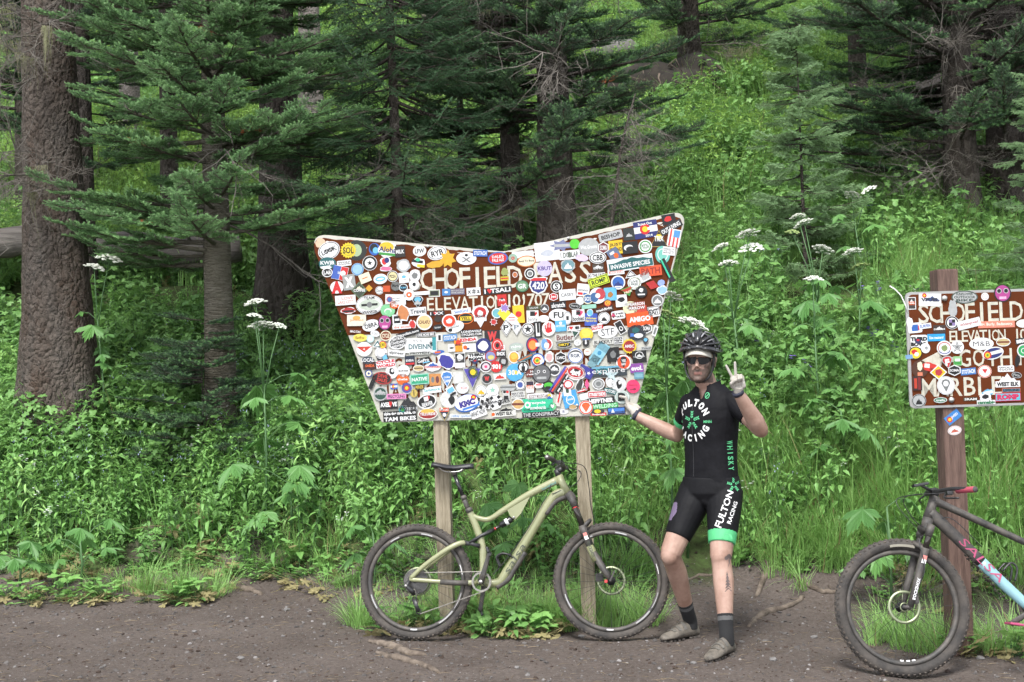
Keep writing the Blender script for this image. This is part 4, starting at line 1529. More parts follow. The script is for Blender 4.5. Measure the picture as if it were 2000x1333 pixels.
def letters(parent, name, txt, conv, sc, x0, x1, ytop, ybot, m, y, bold=.0, slope=-.0314):
 """routed lettering as slightly raised flat letters, one object per letter"""
 v, f, sz = text_geo(txt.replace(' ', ''), bold)
 n = len(txt)
 adv = (x1 - x0) / n
 for i, c in enumerate(txt):
  if c == ' ':
   continue
  v, f, sz = text_geo(c, bold)
  H = (ybot - ytop) / sc
  w = min(sz[0] / text_geo('H', bold)[2][1], .74 if c not in 'MW' else .9) * H * .92
  cx = x0 + adv * (i + .5)
  cy = (ytop + ybot) / 2 + slope * (cx - x0)
  X, Z = conv(cx, cy)
  q = v * np.array([w / sz[0], H / sz[1]])
  mb = MB()
  nv = len(q)
  mb.add([(a, -.0007, b) for a, b in q], f, 0, False)
  o = mb.build('letter', m, parent, rel=False)
  o.location = (X, y, Z)
# the big board: outline and stickers are set out on the board's own plane, in metres from its middle
BS = 297.0           # drawing units (of the sticker list) per metre
BCX, BCY = 985.0, 660.0
_c, _s = math.cos(ROLL), math.sin(ROLL)
def bconv(px, py):
 dx, dy = (px - BCX) / BS, -(py - BCY) / BS
 return (dx * _c + dy * _s * 0 + dy * .0314, dy * _c - dx * .0314)
b0 = at(985, 660, 8.31)
big = thing('trail_sign', 'large brown and cream trail sign covered in stickers on two grey wooden posts', 'sign', (b0.x, b0.y, gz1(b0.x, b0.y)))
big.rotation_euler = (0, 0, R(-3.2))
zoff = b0.z - big.location.z
def conv_big(px, py):
 x, z = bconv(px, py)
 return x, z + zoff
def rounded(pts, rads, n=6):
 out = []
 for i, p in enumerate(pts):
  a, b = Vector(pts[i - 1]), Vector(pts[(i + 1) % len(pts)])
  p = Vector(p)
  u, w = (a - p).normalized(), (b - p).normalized()
  ang = u.angle(w)
  t = rads[i] / math.tan(ang / 2)
  p0, p1 = p + u * t, p + w * t
  for k in range(n + 1):
   s = k / n
   out.append(tuple((1 - s) ** 2 * p0 + 2 * s * (1 - s) * p + s * s * p1))
 return out
outl = rounded([(748, 824), (604, 456), (985, 494), (1339, 414), (1234, 808)], [6, 24, 60, 24, 6])
prism('panel', [conv_big(*p) for p in outl], -.020, .0, CREAM, big, .004)
# brown painted upper half with worn, ragged edges
rr = random.Random(5)
def ragged(a, b, n, amp):
 out = []
 for i in range(n):
  t = i / n
  out.append((a[0] + (b[0] - a[0]) * t + rr.uniform(-amp, amp) * .4, a[1] + (b[1] - a[1]) * t + rr.uniform(-amp, amp)))
 return out
br = [(681, 655)] + [(616, 492), (614, 478), (620, 468), (634, 465)] + ragged((650, 467), (960, 496), 46, 1.8) + ragged((965, 496), (1010, 495), 5, 1.2) + ragged((1020, 493), (1300, 430), 44, 1.8) + [(1312, 428), (1323, 432), (1327, 442), (1325, 452)] + [(1277, 636)]
mbp = MB()
q = [conv_big(*p) for p in br]
bm = bmesh.new()
bm.faces.new([bm.verts.new((x, -.0212, z)) for x, z in q])
bmesh.ops.triangulate(bm, faces=bm.faces)
bm.normal_update()
if sum(f.normal.y for f in bm.faces) > 0:
 bmesh.ops.reverse_faces(bm, faces=bm.faces)
me = bpy.data.meshes.new('brown_paint')
bm.to_mesh(me)
bm.free()
me.materials.append(BROWN)
o = bpy.data.objects.new('brown_paint', me)
COL.objects.link(o)
o.parent = big
# flakes where the paint has peeled
for i in range(46):
 t = rr.random()
 if rr.random() < .5:
  p = (640 + 320 * t, 470 + 30 * t + rr.uniform(1, 12))
 else:
  p = (1030 + 270 * t, 496 - 64 * t + rr.uniform(1, 12))
 w, h = rr.uniform(2, 14), rr.uniform(1, 3.2)
 st = Flat()
 st.poly([(x + rr.uniform(-.002, .002), z + rr.uniform(-.001, .001)) for x, z in shape_pts('o', w / BS, h / BS)][::2], (226, 224, 214))
 fo = st.mb.build('paint_flake', st.mats, big, rel=False)
 X, Z = conv_big(*p)
 fo.location = (X, -.0212, Z)
 fo.rotation_euler = (0, R(rr.uniform(-15, 30)), 0)
for nm, px in (('post', 861), ('post', 1135)):
 x, _ = conv_big(px, 815)
 mb = MB()
 mb.box((x, .072, (zoff + .62 - .5) / 2 - .1), (.094, .14, zoff + .62 + .30), 0, None, .006)
 mb.build('post', POSTM, big, rel=False)
Y0 = -.0214
letters(big, 'letter', 'SCHOFIELD', conv_big, BS, 800, 1018, 528, 570, CREAM2, Y0, .010)
letters(big, 'letter', 'PASS', conv_big, BS, 1040, 1156, 516, 557, CREAM2, Y0, .010)
letters(big, 'letter', 'ELEVATION', conv_big, BS, 834, 984, 583, 608, CREAM2, Y0, .010)
letters(big, 'letter', '10,707', conv_big, BS, 988, 1072, 577, 602, CREAM2, Y0, .010)
letters(big, 'letter', 'GUNNISON', conv_big, BS, 768, 950, 700, 726, BROWN, Y0 + .0006, .02)
letters(big, 'letter', 'WHITE RIVER', conv_big, BS, 1010, 1240, 686, 716, BROWN, Y0 + .0006, .02)
letters(big, 'letter', 'NATIONAL', conv_big, BS, 742, 920, 752, 778, BROWN, Y0 + .0006, .02)
letters(big, 'letter', 'FORESTS', conv_big, BS, 985, 1230, 744, 772, BROWN, Y0 + .0006, .02)
FLAG = [('r', W_, 0, 0, .94, .36), ('o', RD, -.08, 0, .42, .72), ('o', YE, -.08, 0, .24, .42), ('r', W_, .10, 0, .16, .26)]
MT = [('m', W_, 0, -.05, .6, .4)]
def I(*e, **k):
 return dict(extra=list(e), **k)
rim = dict(rim=W_)
big_rows = [
 # (shape, x, y, w, h, turn, colour, text, text colour, options)
 ('b', 627, 475, 22, 22, 15, (226, 190, 160)),
 ('o', 644, 490, 44, 34, 22, W_, 'LOOK', K, dict(tsize=(.7, .28), extra=[('o', K, 0, 0, .93, .92), ('o', W_, 0, 0, .87, .85), ('T', 'oo', K, .02, .02, .4, .2)])),
 ('o', 698, 490, 40, 40, 0, (34, 38, 36), '', W_, I(('o', (170, 190, 150), 0, 0, .5, .6))),
 ('g', 682, 490, 32, 32, 0, YE, 'SOL', K, I(('o', YE, 0, 0, .6, .6), ('o', K, 0, 0, .64, .64), ('o', YE, 0, 0, .6, .6))),
 ('o', 641, 515, 34, 24, 0, TE, 'KWJB', W_, dict(tsize=(.8, .4))),
 ('b', 638, 523, 26, 8, 0, W_),
 ('R', 674, 515, 28, 11, 4, W_, 'WOLF|TOOTH', (60, 60, 60)),
 ('o', 733, 488, 22, 24, 0, BL, '', K, I(('o', K, -.05, .1, .7, .7), ('o', LB, .1, -.1, .5, .5))),
 ('b', 759, 489, 46, 36, -8, W_, 'Aloha', NV, I(('o', (236, 190, 40), -.05, .15, .6, .5), ('r', GN, 0, -.25, .7, .14), tsize=(.75, .3))),
 ('r', 783, 493, 20, 22, 2, (40, 36, 34), 'MILK', W_, dict(tsize=(.8, .35))),
 ('o', 821, 492, 26, 21, 3, W_, 'LFW', K, dict(tsize=(.7, .42))),
 ('o', 855, 496, 38, 27, 14, W_, 'RYB', K, I(('o', K, 0, 0, .9, .88), ('o', W_, 0, 0, .84, .8), tsize=(.62, .42))),
 ('x', 876, 508, 34, 36, 10, (220, 168, 30)),
 ('b', 852, 518, 40, 16, 8, (214, 164, 40)),
 ('o', 912, 507, 39, 25, -2, W_, '', K, I(('T', 'X', GY, 0, -.1, .5, .4), ('o', K, 0, .25, .16, .2))),
 ('r', 939, 497, 28, 13, -3, BL, 'STOTACH', W_),
 ('o', 973, 507, 39, 25, 3, BL, "DALE'S|PALE ALE", W_, I(('o', RD, 0, 0, .86, .82), tsize=(.72, .5))),
 ('R', 1021, 500, 42, 13, 3, W_),
 ('r', 1068, 494, 48, 36, 4, W_, '', K, I(('b', (190, 195, 205), 0, -.1, .6, .4))),
 ('x', 1095, 483, 46, 24, 0, (120, 124, 160), '', K, I(('r', LG, .05, 0, .7, .22))),
 ('o', 1121, 480, 19, 19, 0, (86, 200, 50)),
 ('r', 1111, 501, 40, 17, 4, W_, '1 DOLLAR', (90, 100, 90), I(('o', (120, 130, 118), 0, 0, .2, .7))),
 ('o', 1148, 486, 40, 34, 3, LG, 'Wet Groove', W_, dict(tsize=(.8, .22))),
 ('R', 1190, 465, 46, 16, 12, LG, 'BISHOP', K, dict(tsize=(.8, .5))),
 ('r', 1225, 462, 22, 24, 4, (38, 44, 40), '', K, I(('m', LG, 0, -.05, .6, .3))),
 ('r', 1257, 453, 45, 33, 7, NV, '', K, I(('r', W_, 0, 0, 1, .36), ('o', RD, -.03, .02, .44, .62), ('o', YE, -.03, .02, .24, .34), ('r', W_, .16, .02, .16, .16), ('T', 'Scout Out', W_, 0, .34, .6, .16), ('T', '2014', W_, .1, -.37, .3, .14))),
 ('r', 1301, 434, 26, 20, 8, K, '', K, I(('b', RD, -.05, .05, .6, .6))),
 ('r', 1305, 450, 46, 14, 28, (40, 42, 44), 'OUT LIVING', W_),
 ('r', 1311, 470, 24, 34, -12, W_, '', K, I(('r', (214, 70, 66), -.3, 0, .14, .96), ('r', (214, 70, 66), 0, -.1, .14, .8), ('r', (214, 70, 66), .3, -.1, .14, .8), ('r', (80, 150, 210), .16, .25, .5, .4))),
 ('t', 1282, 471, 36, 34, -2, K, 'TRIX', W_, I(('t', (180, 150, 70), 0, 0, .95, .95), ('t', K, 0, 0, .87, .87), ('o', YE, 0, .1, .3, .3))),
 ('h', 1176, 488, 20, 24, 0, (110, 34, 40), 'SOMA', W_, rim),
 ('r', 1200, 487, 27, 26, 4, (240, 190, 30), 'JUST|STAND', K),
 ('r', 1227, 488, 30, 23, 4, K, '', W_, I(('o', W_, -.1, 0, .6, .5), ('o', K, 0, -.12, .55, .45))),
 ('o', 1256, 486, 26, 26, 0, W_, 'PIZZA', (40, 110, 60), I(('o', GN, 0, 0, .84, .84), ('o', W_, 0, 0, .66, .66), tsize=(.55, .3))),
 ('o', 1289, 502, 28, 34, 4, (110, 190, 176), '', TE, I(('o', W_, 0, 0, .7, .7), ('o', (120, 196, 180), 0, 0, .6, .6))),
 ('r', 1301, 495, 24, 16, -8, W_, 'FAKE IT|TIL YOU|MAKE IT', GY),
 ('r', 1197, 502, 22, 26, 30, (96, 110, 140), '', K, I(('o', OR, .1, -.1, .4, .4), ('r', W_, -.1, .2, .4, .2))),
 ('r', 1227, 518, 88, 25, 7, W_, '', K, I(('r', TE, .01, -.12, .96, .58), ('m', TE, .05, .3, .8, .3), ('T', 'INVASIVE SPECIES', W_, 0, -.10, .86, .34))),
 ('o', 1165, 507, 33, 23, 0, W_, 'CBB', K, I(('o', K, 0, 0, .92, .9), ('o', W_, 0, 0, .82, .78), tsize=(.6, .5))),
 ('b', 1134, 507, 28, 16, -6, (214, 196, 226)),
 ('o', 1028, 513, 37, 22, 2, CM, 'Benji To Benji', (60, 60, 60), dict(rim=(200, 120, 60), tsize=(.8, .24))),
 ('o', 1002, 507, 17, 17, 0, (150, 180, 160), '', RD, I(('T', 'o', RD, 0, 0, .4, .4))),
 ('o', 1063, 527, 29, 31, 0, (200, 190, 222), 'KBUT', (80, 56, 130), dict(tsize=(.9, .25))),
 ('b', 1108, 522, 32, 30, 0, (110, 150, 160), '', K, dict(rim=LG, extra=[('m', W_, 0, 0, .5, .4)])),
 ('r', 1166, 527, 22, 16, 2, (70, 58, 48), 'EXPED', W_, I(('m', W_, 0, .2, .6, .35), tsize=(.8, .25))),
 ('r', 1162, 541, 35, 9, 3, W_, 'SKI THE EAST', K, dict(tsize=(.94, .7))),
 ('r', 1167, 552, 40, 18, 17, (200, 220, 50), 'ROMP', K, I(('r', K, 0, 0, .92, .84), ('r', (200, 220, 50), 0, 0, .86, .7), tsize=(.7, .5))),
 ('r', 1200, 535, 32, 10, 4, W_, 'MOTOR SPORTS', (220, 120, 110)),
 ('r', 1266, 533, 42, 20, 4, (222, 84, 42), 'PATH', (150, 40, 20)),
 ('r', 1298, 532, 10, 48, 24, K, 'CRESTED BUTTE', W_, dict(extra=[('r', MI, -.2, .1, .3, .8)], tsize=(.05, .02))),
 ('t', 1228, 538, 24, 15, 8, W_, '', K, I(('t', K, 0, 0, .8, .8), ('t', W_, 0, -.02, .55, .5))),
 ('o', 1204, 555, 27, 27, 0, BL, '', W_, dict(rim=W_, extra=[('m', (30, 50, 120), 0, -.1, .7, .4), ('r', W_, 0, -.3, .5, .1)])),
 ('o', 1235, 556, 26, 25, 0, W_, 'LIVE|FREE', (70, 90, 80), I(('o', (150, 160, 130), 0, 0, .86, .86), ('o', W_, 0, 0, .74, .74))),
 ('r', 1253, 545, 24, 17, 24, W_, '', K, I(('r', LG, .1, -.1, .6, .5))),
 ('d', 1269, 560, 26, 18, -18, (184, 40, 40)),
 ('o', 1248, 573, 23, 23, 0, K, '', W_, I(('b', W_, 0, .15, .4, .4), ('r', W_, 0, -.22, .6, .12))),
 ('o', 1286, 556, 14, 12, 20, (150, 170, 220)),
 ('b', 1288, 570, 24, 20, 0, (150, 190, 226), '', K, rim),
 ('o', 1279, 590, 24, 24, 0, (150, 152, 150), '', K, I(('o', W_, 0, 0, .9, .9), ('o', GY, 0, 0, .8, .8), ('m', W_, 0, 0, .6, .4))),
 ('s', 1051, 560, 38, 35, -2, (40, 50, 120), '420', W_, dict(rim=W_, extra=[('r', RD, 0, .34, .8, .16)], tsize=(.62, .42))),
 ('r', 972, 569, 56, 13, 4, K, 'I  TSALI', W_, I(('H', RD, -.27, 0, .16, .78), tsize=(.9, .66))),
 ('o', 1020, 561, 25, 23, 0, (110, 150, 110), 'GR', W_, dict(rim=(60, 110, 80))),
 ('o', 1035, 537, 22, 22, 0, W_, '', K, I(('o', K, 0, 0, .85, .85), ('o', W_, 0, 0, .55, .55), ('o', GY, 0, 0, .4, .4))),
 ('b', 986, 533, 16, 18, 0, (150, 160, 90)),
 ('r', 986, 546, 16, 8, 2, (200, 180, 50), '', K, I(('r', RD, 0, 0, .9, .3))),
 ('o', 1006, 539, 10, 11, 0, (190, 110, 60), '', K, rim),
 ('o', 1086, 562, 23, 23, 0, W_, 'S', K, I(('o', K, 0, 0, .9, .9), ('o', W_, 0, 0, .6, .6), tsize=(.3, .5))),
 ('r', 1107, 578, 32, 21, 3, W_, 'CASEY', GY, dict(tsize=(.8, .32))),
 ('r', 1137, 569, 24, 24, -8, W_, 'skratch', GY, I(('r', RD, -.2, -.3, .4, .2), ('r', BL, .2, -.3, .3, .2), tsize=(.8, .2))),
 ('h', 1080, 582, 17, 16, 0, (196, 36, 40), 'Jet', W_, rim),
 ('o', 1165, 580, 32, 31, 0, W_, '', K, I(('o', (190, 60, 70), .15, .1, .6, .7), ('o', (60, 100, 150), -.2, -.1, .5, .6), ('o', W_, 0, 0, .3, .3))),
 ('o', 1146, 586, 20, 20, 0, (60, 100, 150), 'SOS', W_, dict(rim=CM)),
 ('r', 1189, 577, 24, 25, 2, LB, '', K, I(('b', (170, 120, 60), 0, -.05, .5, .5))),
 ('v', 1223, 573, 26, 18, 18, GN, 'FREE', CM, I(('v', (180, 60, 40), -.02, .12, .9, .6), tsize=(.6, .2))),
 ('r', 1239, 600, 32, 15, 4, (150, 60, 40), 'PEARSON|ARROW', W_, dict(tsize=(.98, .9))),
 ('r', 1210, 590, 22, 23, 4, W_, '', K, I(('b', K, 0, .1, .7, .5))),
 ('o', 1184, 594, 14, 14, 0, (190, 60, 50), 'CFD', YE, I(('o', YE, 0, 0, .7, .7), ('o', (190, 60, 50), 0, 0, .6, .6))),
 ('o', 1131, 590, 16, 16, 0, (220, 224, 226)),
 ('r', 1089, 598, 30, 14, 4, K, 'skratch', W_),
 ('o', 1121, 600, 22, 12, -6, K, 'Fitzroy', LG, dict(rim=LG)),
 ('R', 1148, 601, 28, 8, 3, (150, 200, 180)),
 ('r', 981, 588, 18, 22, 2, (200, 36, 34), 'TWR', W_, I(('b', K, 0, .1, .4, .3), tsize=(.7, .2))),
 ('o', 1063, 604, 17, 17, 0, (70, 70, 74), '', W_, dict(rim=LG, extra=[('m', W_, 0, 0, .6, .4)])),
 ('r', 1042, 603, 28, 8, 3, (70, 72, 40), '', K, I(('T', 'SRAM', LG, 0, 0, .6, .5))),
 # left brown flank
 ('o', 724, 515, 29, 29, 0, W_, '', K, I(('o', K, 0, 0, .94, .94), ('o', W_, 0, 0, .66, .66), ('*', K, 0, 0, .4, .4))),
 ('b', 755, 512, 24, 22, 0, W_, '', K, I(('o', RD, -.1, 0, .4, .6), ('o', NV, .1, .1, .4, .5))),
 ('b', 756, 526, 28, 12, 0, (214, 110, 150), '', K, rim),
 ('b', 790, 520, 32, 30, 0, LG, '', K, I(('o', W_, 0, 0, .6, .6))),
 ('b', 820, 515, 30, 22, -10, W_, '', K, I(('r', K, -.1, .1, .7, .25), ('o', MI, -.1, .25, .3, .3), ('r', YE, .15, -.25, .5, .25))),
 ('o', 700, 527, 24, 24, 0, (150, 190, 216), '', BL, I(('o', BL, 0, 0, .9, .9), ('o', (150, 190, 216), 0, 0, .82, .82))),
 ('r', 666, 534, 30, 27, -14, W_, 'NICA', W_, I(('r', (64, 96, 180), -.25, 0, .5, .96), ('r', RD, .25, 0, .46, .96), ('b', W_, .2, 0, .4, .5), tsize=(.3, .2))),
 ('o', 641, 533, 21, 18, 0, (30, 30, 34), 'LAB', W_, rim),
 ('r', 684, 552, 24, 30, 6, (156, 158, 156), '', K, I(('T', 'x', W_, 0, 0, .7, .7))),
 ('o', 660, 562, 26, 24, 0, W_, 'A', RD, dict(tsize=(.8, 1.0), bold=.08)),
 ('d', 704, 568, 32, 34, 0, (60, 70, 58), 'COFFEE', W_, dict(rim=(90, 110, 80), extra=[('m', CM, 0, .16, .4, .2)], tsize=(.7, .16))),
 ('d', 723, 564, 14, 14, 0, (216, 160, 40)),
 ('r', 715, 544, 22, 18, 20, CM, '', K, I(('r', OR, 0, 0, .5, .1))),
 ('o', 743, 568, 16, 16, 0, W_, 'Guru', GY, I(('o', K, 0, 0, .9, .9), ('o', W_, 0, 0, .8, .8))),
 ('r', 757, 565, 14, 12, 0, (200, 80, 30)),
 ('o', 745, 546, 27, 20, 6, W_, '', BL, I(('o', LB, 0, 0, .75, .5), ('o', W_, 0, 0, .5, .2))),
 ('o', 769, 541, 22, 22, 0, W_, 'PIZZA', K, I(('o', K, 0, 0, .9, .9), ('o', (222, 210, 160), 0, 0, .76, .76), tsize=(.55, .25))),
 ('r', 791, 544, 20, 20, 4, W_, '', K, I(('o', LB, 0, .1, .4, .3), ('r', LG, 0, -.2, .5, .1))),
 ('g', 775, 560, 20, 20, 0, (110, 112, 110), 'Magic', K),
 ('o', 790, 563, 17, 15, 0, K, 'be your', LB, rim),
 ('o', 812, 540, 22, 24, 0, W_, '', K, I(('b', GY, 0, 0, .6, .6))),
 ('o', 811, 557, 20, 22, 0, W_, '', K, I(('b', K, 0, 0, .4, .4))),
 ('o', 801, 577, 22, 22, 0, W_, '', K, I(('o', OR, 0, 0, .5, .5), ('o', W_, 0, 0, .2, .2))),
 ('r', 826, 574, 30, 7, 2, W_),
 ('r', 850, 574, 22, 14, 0, (130, 140, 110), '', K, dict(rim=W_, extra=[('r', K, 0, 0, .7, .6)])),
 ('r', 873, 572, 16, 13, 0, (70, 130, 190), '', W_, I(('b', W_, 0, 0, .5, .4))),
 ('r', 895, 571, 28, 12, 0, (100, 90, 110), 'MOUNTAIN|BIKERS', LG),
 ('r', 926, 571, 27, 15, 2, W_, 'x # a', (60, 60, 60)),
 ('r', 677, 587, 40, 19, 2, W_, 'I  LOVE|LAKE CITY', (236, 140, 130), dict(tsize=(.75, .7))),
 ('o', 724, 596, 53, 38, 2, W_, '', K, I(('o', K, 0, 0, .96, .95), ('o', W_, 0, 0, .93, .91), ('o', (190, 200, 186), 0, 0, .78, .56), ('r', K, 0, 0, .6, .12), ('o', GY, 0, 0, .2, .3), ('T', 'TEAM', K, 0, .35, .4, .15), ('T', 'WANKER', K, 0, -.36, .55, .15))),
 ('r', 775, 586, 40, 20, -2, W_, 'ragged|mountain', GY, I(('o', (190, 60, 60), -.3, 0, .3, .6), ('o', (60, 110, 170), -.3, 0, .22, .46), tsize=(.4, .4))),
 ('h', 772, 597, 17, 16, 0, OR, 'TAKE', W_),
 ('U', 818, 591, 22, 24, 0, W_, '', K, I(('U', K, 0, 0, .9, .9), ('o', LB, 0, .2, .6, .4), ('m', LG, 0, 0, .7, .4))),
 ('r', 818, 609, 33, 15, 3, W_, 'Travel', (50, 60, 66), dict(tsize=(.9, .6))),
 ('o', 760, 607, 28, 26, 0, (130, 200, 146), '', K, I(('o', W_, 0, -.05, .5, .4), ('o', (130, 200, 146), 0, -.1, .4, .3))),
 ('b', 790, 612, 30, 38, 10, (200, 130, 80), '', K, dict(rim=W_)),
 ('b', 683, 607, 34, 15, 2, (170, 36, 36), '', K, dict(rim=W_, extra=[('r', K, 0, -.1, .6, .25)])),
 ('r', 699, 626, 37, 22, -1, (224, 218, 200), 'JuiceLand', (220, 150, 90), I(('o', (230, 170, 90), 0, .2, .4, .4), tsize=(.7, .25))),
 ('r', 855, 613, 30, 9, 2, K, 'I  XX', W_, I(('H', RD, -.1, 0, .25, .8))),
 ('r', 902, 609, 38, 10, 6, W_, 'SendGrid', (80, 130, 200), dict(tsize=(.7, .6))),
 ('o', 754, 631, 27, 30, 0, K, '', K, dict(extra=[('o', MG, 0, .02, .86, .9), ('o', LG, -.2, .15, .3, .3), ('o', LG, .2, .15, .3, .3), ('o', K, -.2, .15, .22, .22), ('o', K, .2, .15, .22, .22), ('r', (230, 180, 210), 0, -.25, .4, .14)])),
 ('o', 727, 636, 34, 22, 15, W_, 'OBRA', K, dict(tsize=(.75, .42))),
 ('o', 756, 656, 22, 20, 0, (130, 60, 36), 'CYCLE', CM, dict(rim=CM)),
 ('o', 735, 652, 18, 12, -14, W_, '', GY, I(('T', '100', LG, 0, 0, .6, .5))),
 ('r', 697, 648, 24, 7, -6, BW, 'MAC-TAC', W_),
 ('r', 778, 625, 18, 20, 2, W_, '', K, I(('r', K, 0, 0, .7, .7), ('r', W_, 0, 0, .5, .2))),
 ('r', 787, 639, 36, 8, 2, W_, 'the social', (214, 120, 100)),
 ('b', 808, 634, 16, 20, 20, (200, 50, 50), '', K, rim),
 ('o', 831, 630, 31, 31, 0, (226, 196, 140), 'SCHLAFLY', (90, 50, 40), dict(rim=W_, tsize=(.8, .22))),
 ('o', 857, 624, 14, 12, 0, (50, 40, 34)),
 ('o', 857, 640, 20, 11, 8, K, '', W_, I(('T', 'brew', LG, 0, 0, .6, .4))),
 ('o', 879, 628, 28, 27, 0, (226, 66, 36), '', W_, dict(rim=W_, extra=[('b', W_, 0, 0, .5, .4)])),
 ('o', 911, 623, 31, 22, 0, (240, 120, 40), 'YELL', K, I(('o', K, 0, 0, .9, .86), ('r', YE, 0, 0, .7, .36), tsize=(.6, .26))),
 ('o', 890, 639, 36, 23, 14, W_, 'Social', GY, I(('o', K, -.28, -.18, .22, .3), tsize=(.45, .2))),
 ('U', 939, 619, 34, 44, 0, W_, 'GOATS', K, I(('o', (190, 40, 40), 0, .16, .7, .5), ('b', W_, 0, .12, .4, .34), ('r', W_, 0, -.12, .7, .18), tsize=(.6, .14))),
 ('o', 971, 613, 20, 20, 0, (110, 180, 190), '', W_, rim),
 ('x', 965, 630, 16, 16, 0, (196, 40, 40), '', W_, rim),
 ('r', 800, 652, 48, 10, 14, K, 'bicyclist.com', W_),
 ('r', 834, 654, 38, 8, 2, K, 'ONE MORE BIKE', W_, rim),
 # lower cream half
 ('o', 706, 660, 27, 15, -3, (232, 214, 90), 'RedFox', (150, 110, 40)),
 ('o', 726, 662, 15, 15, 0, (190, 216, 216), '', TE, I(('o', W_, 0, 0, .6, .6))),
 ('o', 714, 682, 30, 28, 0, W_, '', K, I(('v', (200, 60, 44), 0, -.02, 1.0, .4), ('*', W_, 0, 0, .16, .16))),
 ('t', 740, 671, 18, 16, -10, W_, '', K, I(('t', TE, 0, 0, .8, .8), ('t', W_, 0, -.1, .5, .4))),
 ('o', 750, 674, 15, 15, 0, (210, 50, 50), 'CFD', K, I(('o', YE, 0, 0, .8, .8))),
 ('o', 747, 689, 24, 24, 0, (226, 226, 230), '', LG, I(('o', LG, 0, 0, .7, .7), ('o', (226, 226, 230), 0, 0, .62, .62))),
 ('o', 779, 669, 36, 27, 12, K, 'CENTRAL|STANDARD|BREWING', W_, dict(rim=W_, tsize=(.85, .7))),
 ('r', 824, 675, 62, 28, -1, W_, '', K, I(('r', (60, 150, 156), .42, .1, .12, .9), ('T', 'DIVEINN', (70, 110, 116), -.02, -.08, .72, .36), ('T', '95.5', LG, -.1, .32, .3, .2))),
 ('r', 859, 660, 12, 14, 0, W_, '', K, I(('r', K, .1, 0, .4, .7))),
 ('o', 845, 672, 11, 12, 0, W_, '', K, I(('b', K, 0, 0, .6, .7))),
 ('r', 881, 660, 27, 13, 3, (70, 130, 190), 'STOTACH', W_),
 ('r', 922, 651, 42, 13, 2, K, 'LONEWOLF|CYCLING.COM', W_, dict(tsize=(.92, .8))),
 ('R', 916, 664, 36, 9, 4, W_, 'KENDA', RD, dict(bold=.06, tsize=(.9, .7))),
 ('r', 962, 657, 30, 22, 0, (36, 34, 36), 'W', (210, 60, 60), dict(bold=.07, tsize=(.7, .8))),
 ('r', 897, 674, 16, 26, 2, (240, 150, 30), 'MASH', K, I(('b', (210, 60, 30), 0, .15, .7, .5), tsize=(.8, .16))),
 ('r', 884, 680, 14, 14, 0, W_, '', K, I(('b', K, 0, 0, .7, .3))),
 ('r', 918, 680, 26, 16, 2, W_, '', K, I(('o', OR, -.3, .1, .3, .5), ('b', NV, -.1, -.1, .3, .3))),
 ('o', 945, 676, 30, 30, 0, NV, '', K, I(('b', W_, 0, 0, .75, .75))),
 ('o', 972, 675, 22, 26, 0, (206, 50, 46), '', K, I(('o', W_, 0, 0, .7, .7), ('o', (206, 50, 46), 0, 0, .62, .62), ('b', K, 0, 0, .4, .4))),
 ('r', 777, 690, 33, 12, -8, W_, 'alpineer', (90, 90, 90)),
 ('R', 822, 690, 42, 6, 1, (190, 192, 186), 'PROTEIN', K),
 ('o', 859, 688, 22, 8, 4, BL, '', K, I(('r', OR, -.1, 0, .5, .4))),
 ('b', 721, 703, 30, 18, 0, (44, 54, 70), 'LOCAL', W_, dict(rim=(130, 136, 140), tsize=(.8, .4))),
 ('r', 750, 699, 22, 14, 16, (40, 44, 48), '', K, I(('r', LB, .2, 0, .4, .6))),
 ('r', 756, 710, 38, 15, 6, W_, 'CYCLE|WORLD', (200, 40, 60), dict(bold=.06, tsize=(.96, .9))),
 ('r', 725, 714, 26, 15, 0, (60, 30, 28), 'ONEDA', OR, dict(tsize=(.7, .35))),
 ('r', 803, 704, 19, 18, 2, (30, 40, 60), 'ISVERA', W_, I(('r', RD, 0, -.35, .9, .2), tsize=(.8, .25))),
 ('r', 829, 704, 26, 11, 10, K, 'GoPro', W_, I(('r', LB, .2, -.4, .5, .2))),
 ('b', 874, 706, 42, 34, -30, (60, 58, 150), '', K, rim),
 ('r', 900, 704, 20, 30, 0, W_, 'DETROIT|SURF CO', (90, 90, 90), I(('r', K, 0, .15, .9, .6), ('b', W_, 0, .18, .7, .5), tsize=(.9, .2))),
 ('r', 932, 697, 32, 14, 3, W_, 'THIRD|BOWL', K, dict(bold=.07, tsize=(.96, .96))),
 ('o', 929, 706, 11, 10, 0, (40, 50, 90), '', K, I(('o', RD, 0, .2, .5, .4))),
 ('o', 960, 696, 24, 22, 0, (180, 60, 60), '', K, I(('o', (130, 140, 190), -.05, 0, .76, .8), ('o', (210, 196, 120), 0, -.1, .5, .4))),
 ('r', 979, 691, 19, 12, 0, K, 'SHOX', W_, dict(bold=.06)),
 ('r', 978, 680, 18, 10, 0, W_, 'ROCK', RD, dict(bold=.06)),
 ('o', 768, 726, 25, 26, 0, W_, '', K, I(('b', K, 0, .05, .5, .6), ('b', W_, .05, .1, .25, .3))),
 ('o', 791, 724, 24, 24, 0, W_, 'BURGER', K, dict(tsize=(.8, .14))),
 ('o', 820, 719, 22, 13, 0, (200, 180, 130), '', K, I(('r', (110, 80, 60), 0, 0, .8, .15), rim=W_)),
 ('b', 848, 716, 36, 20, 0, W_, 'mountain', (200, 60, 50), I(('m', BL, 0, .2, .6, .4), tsize=(.9, .25))),
 ('o', 723, 729, 15, 15, 0, (60, 80, 140), '', K, I(('o', CM, 0, 0, .7, .7), ('o', (60, 80, 140), 0, 0, .3, .3))),
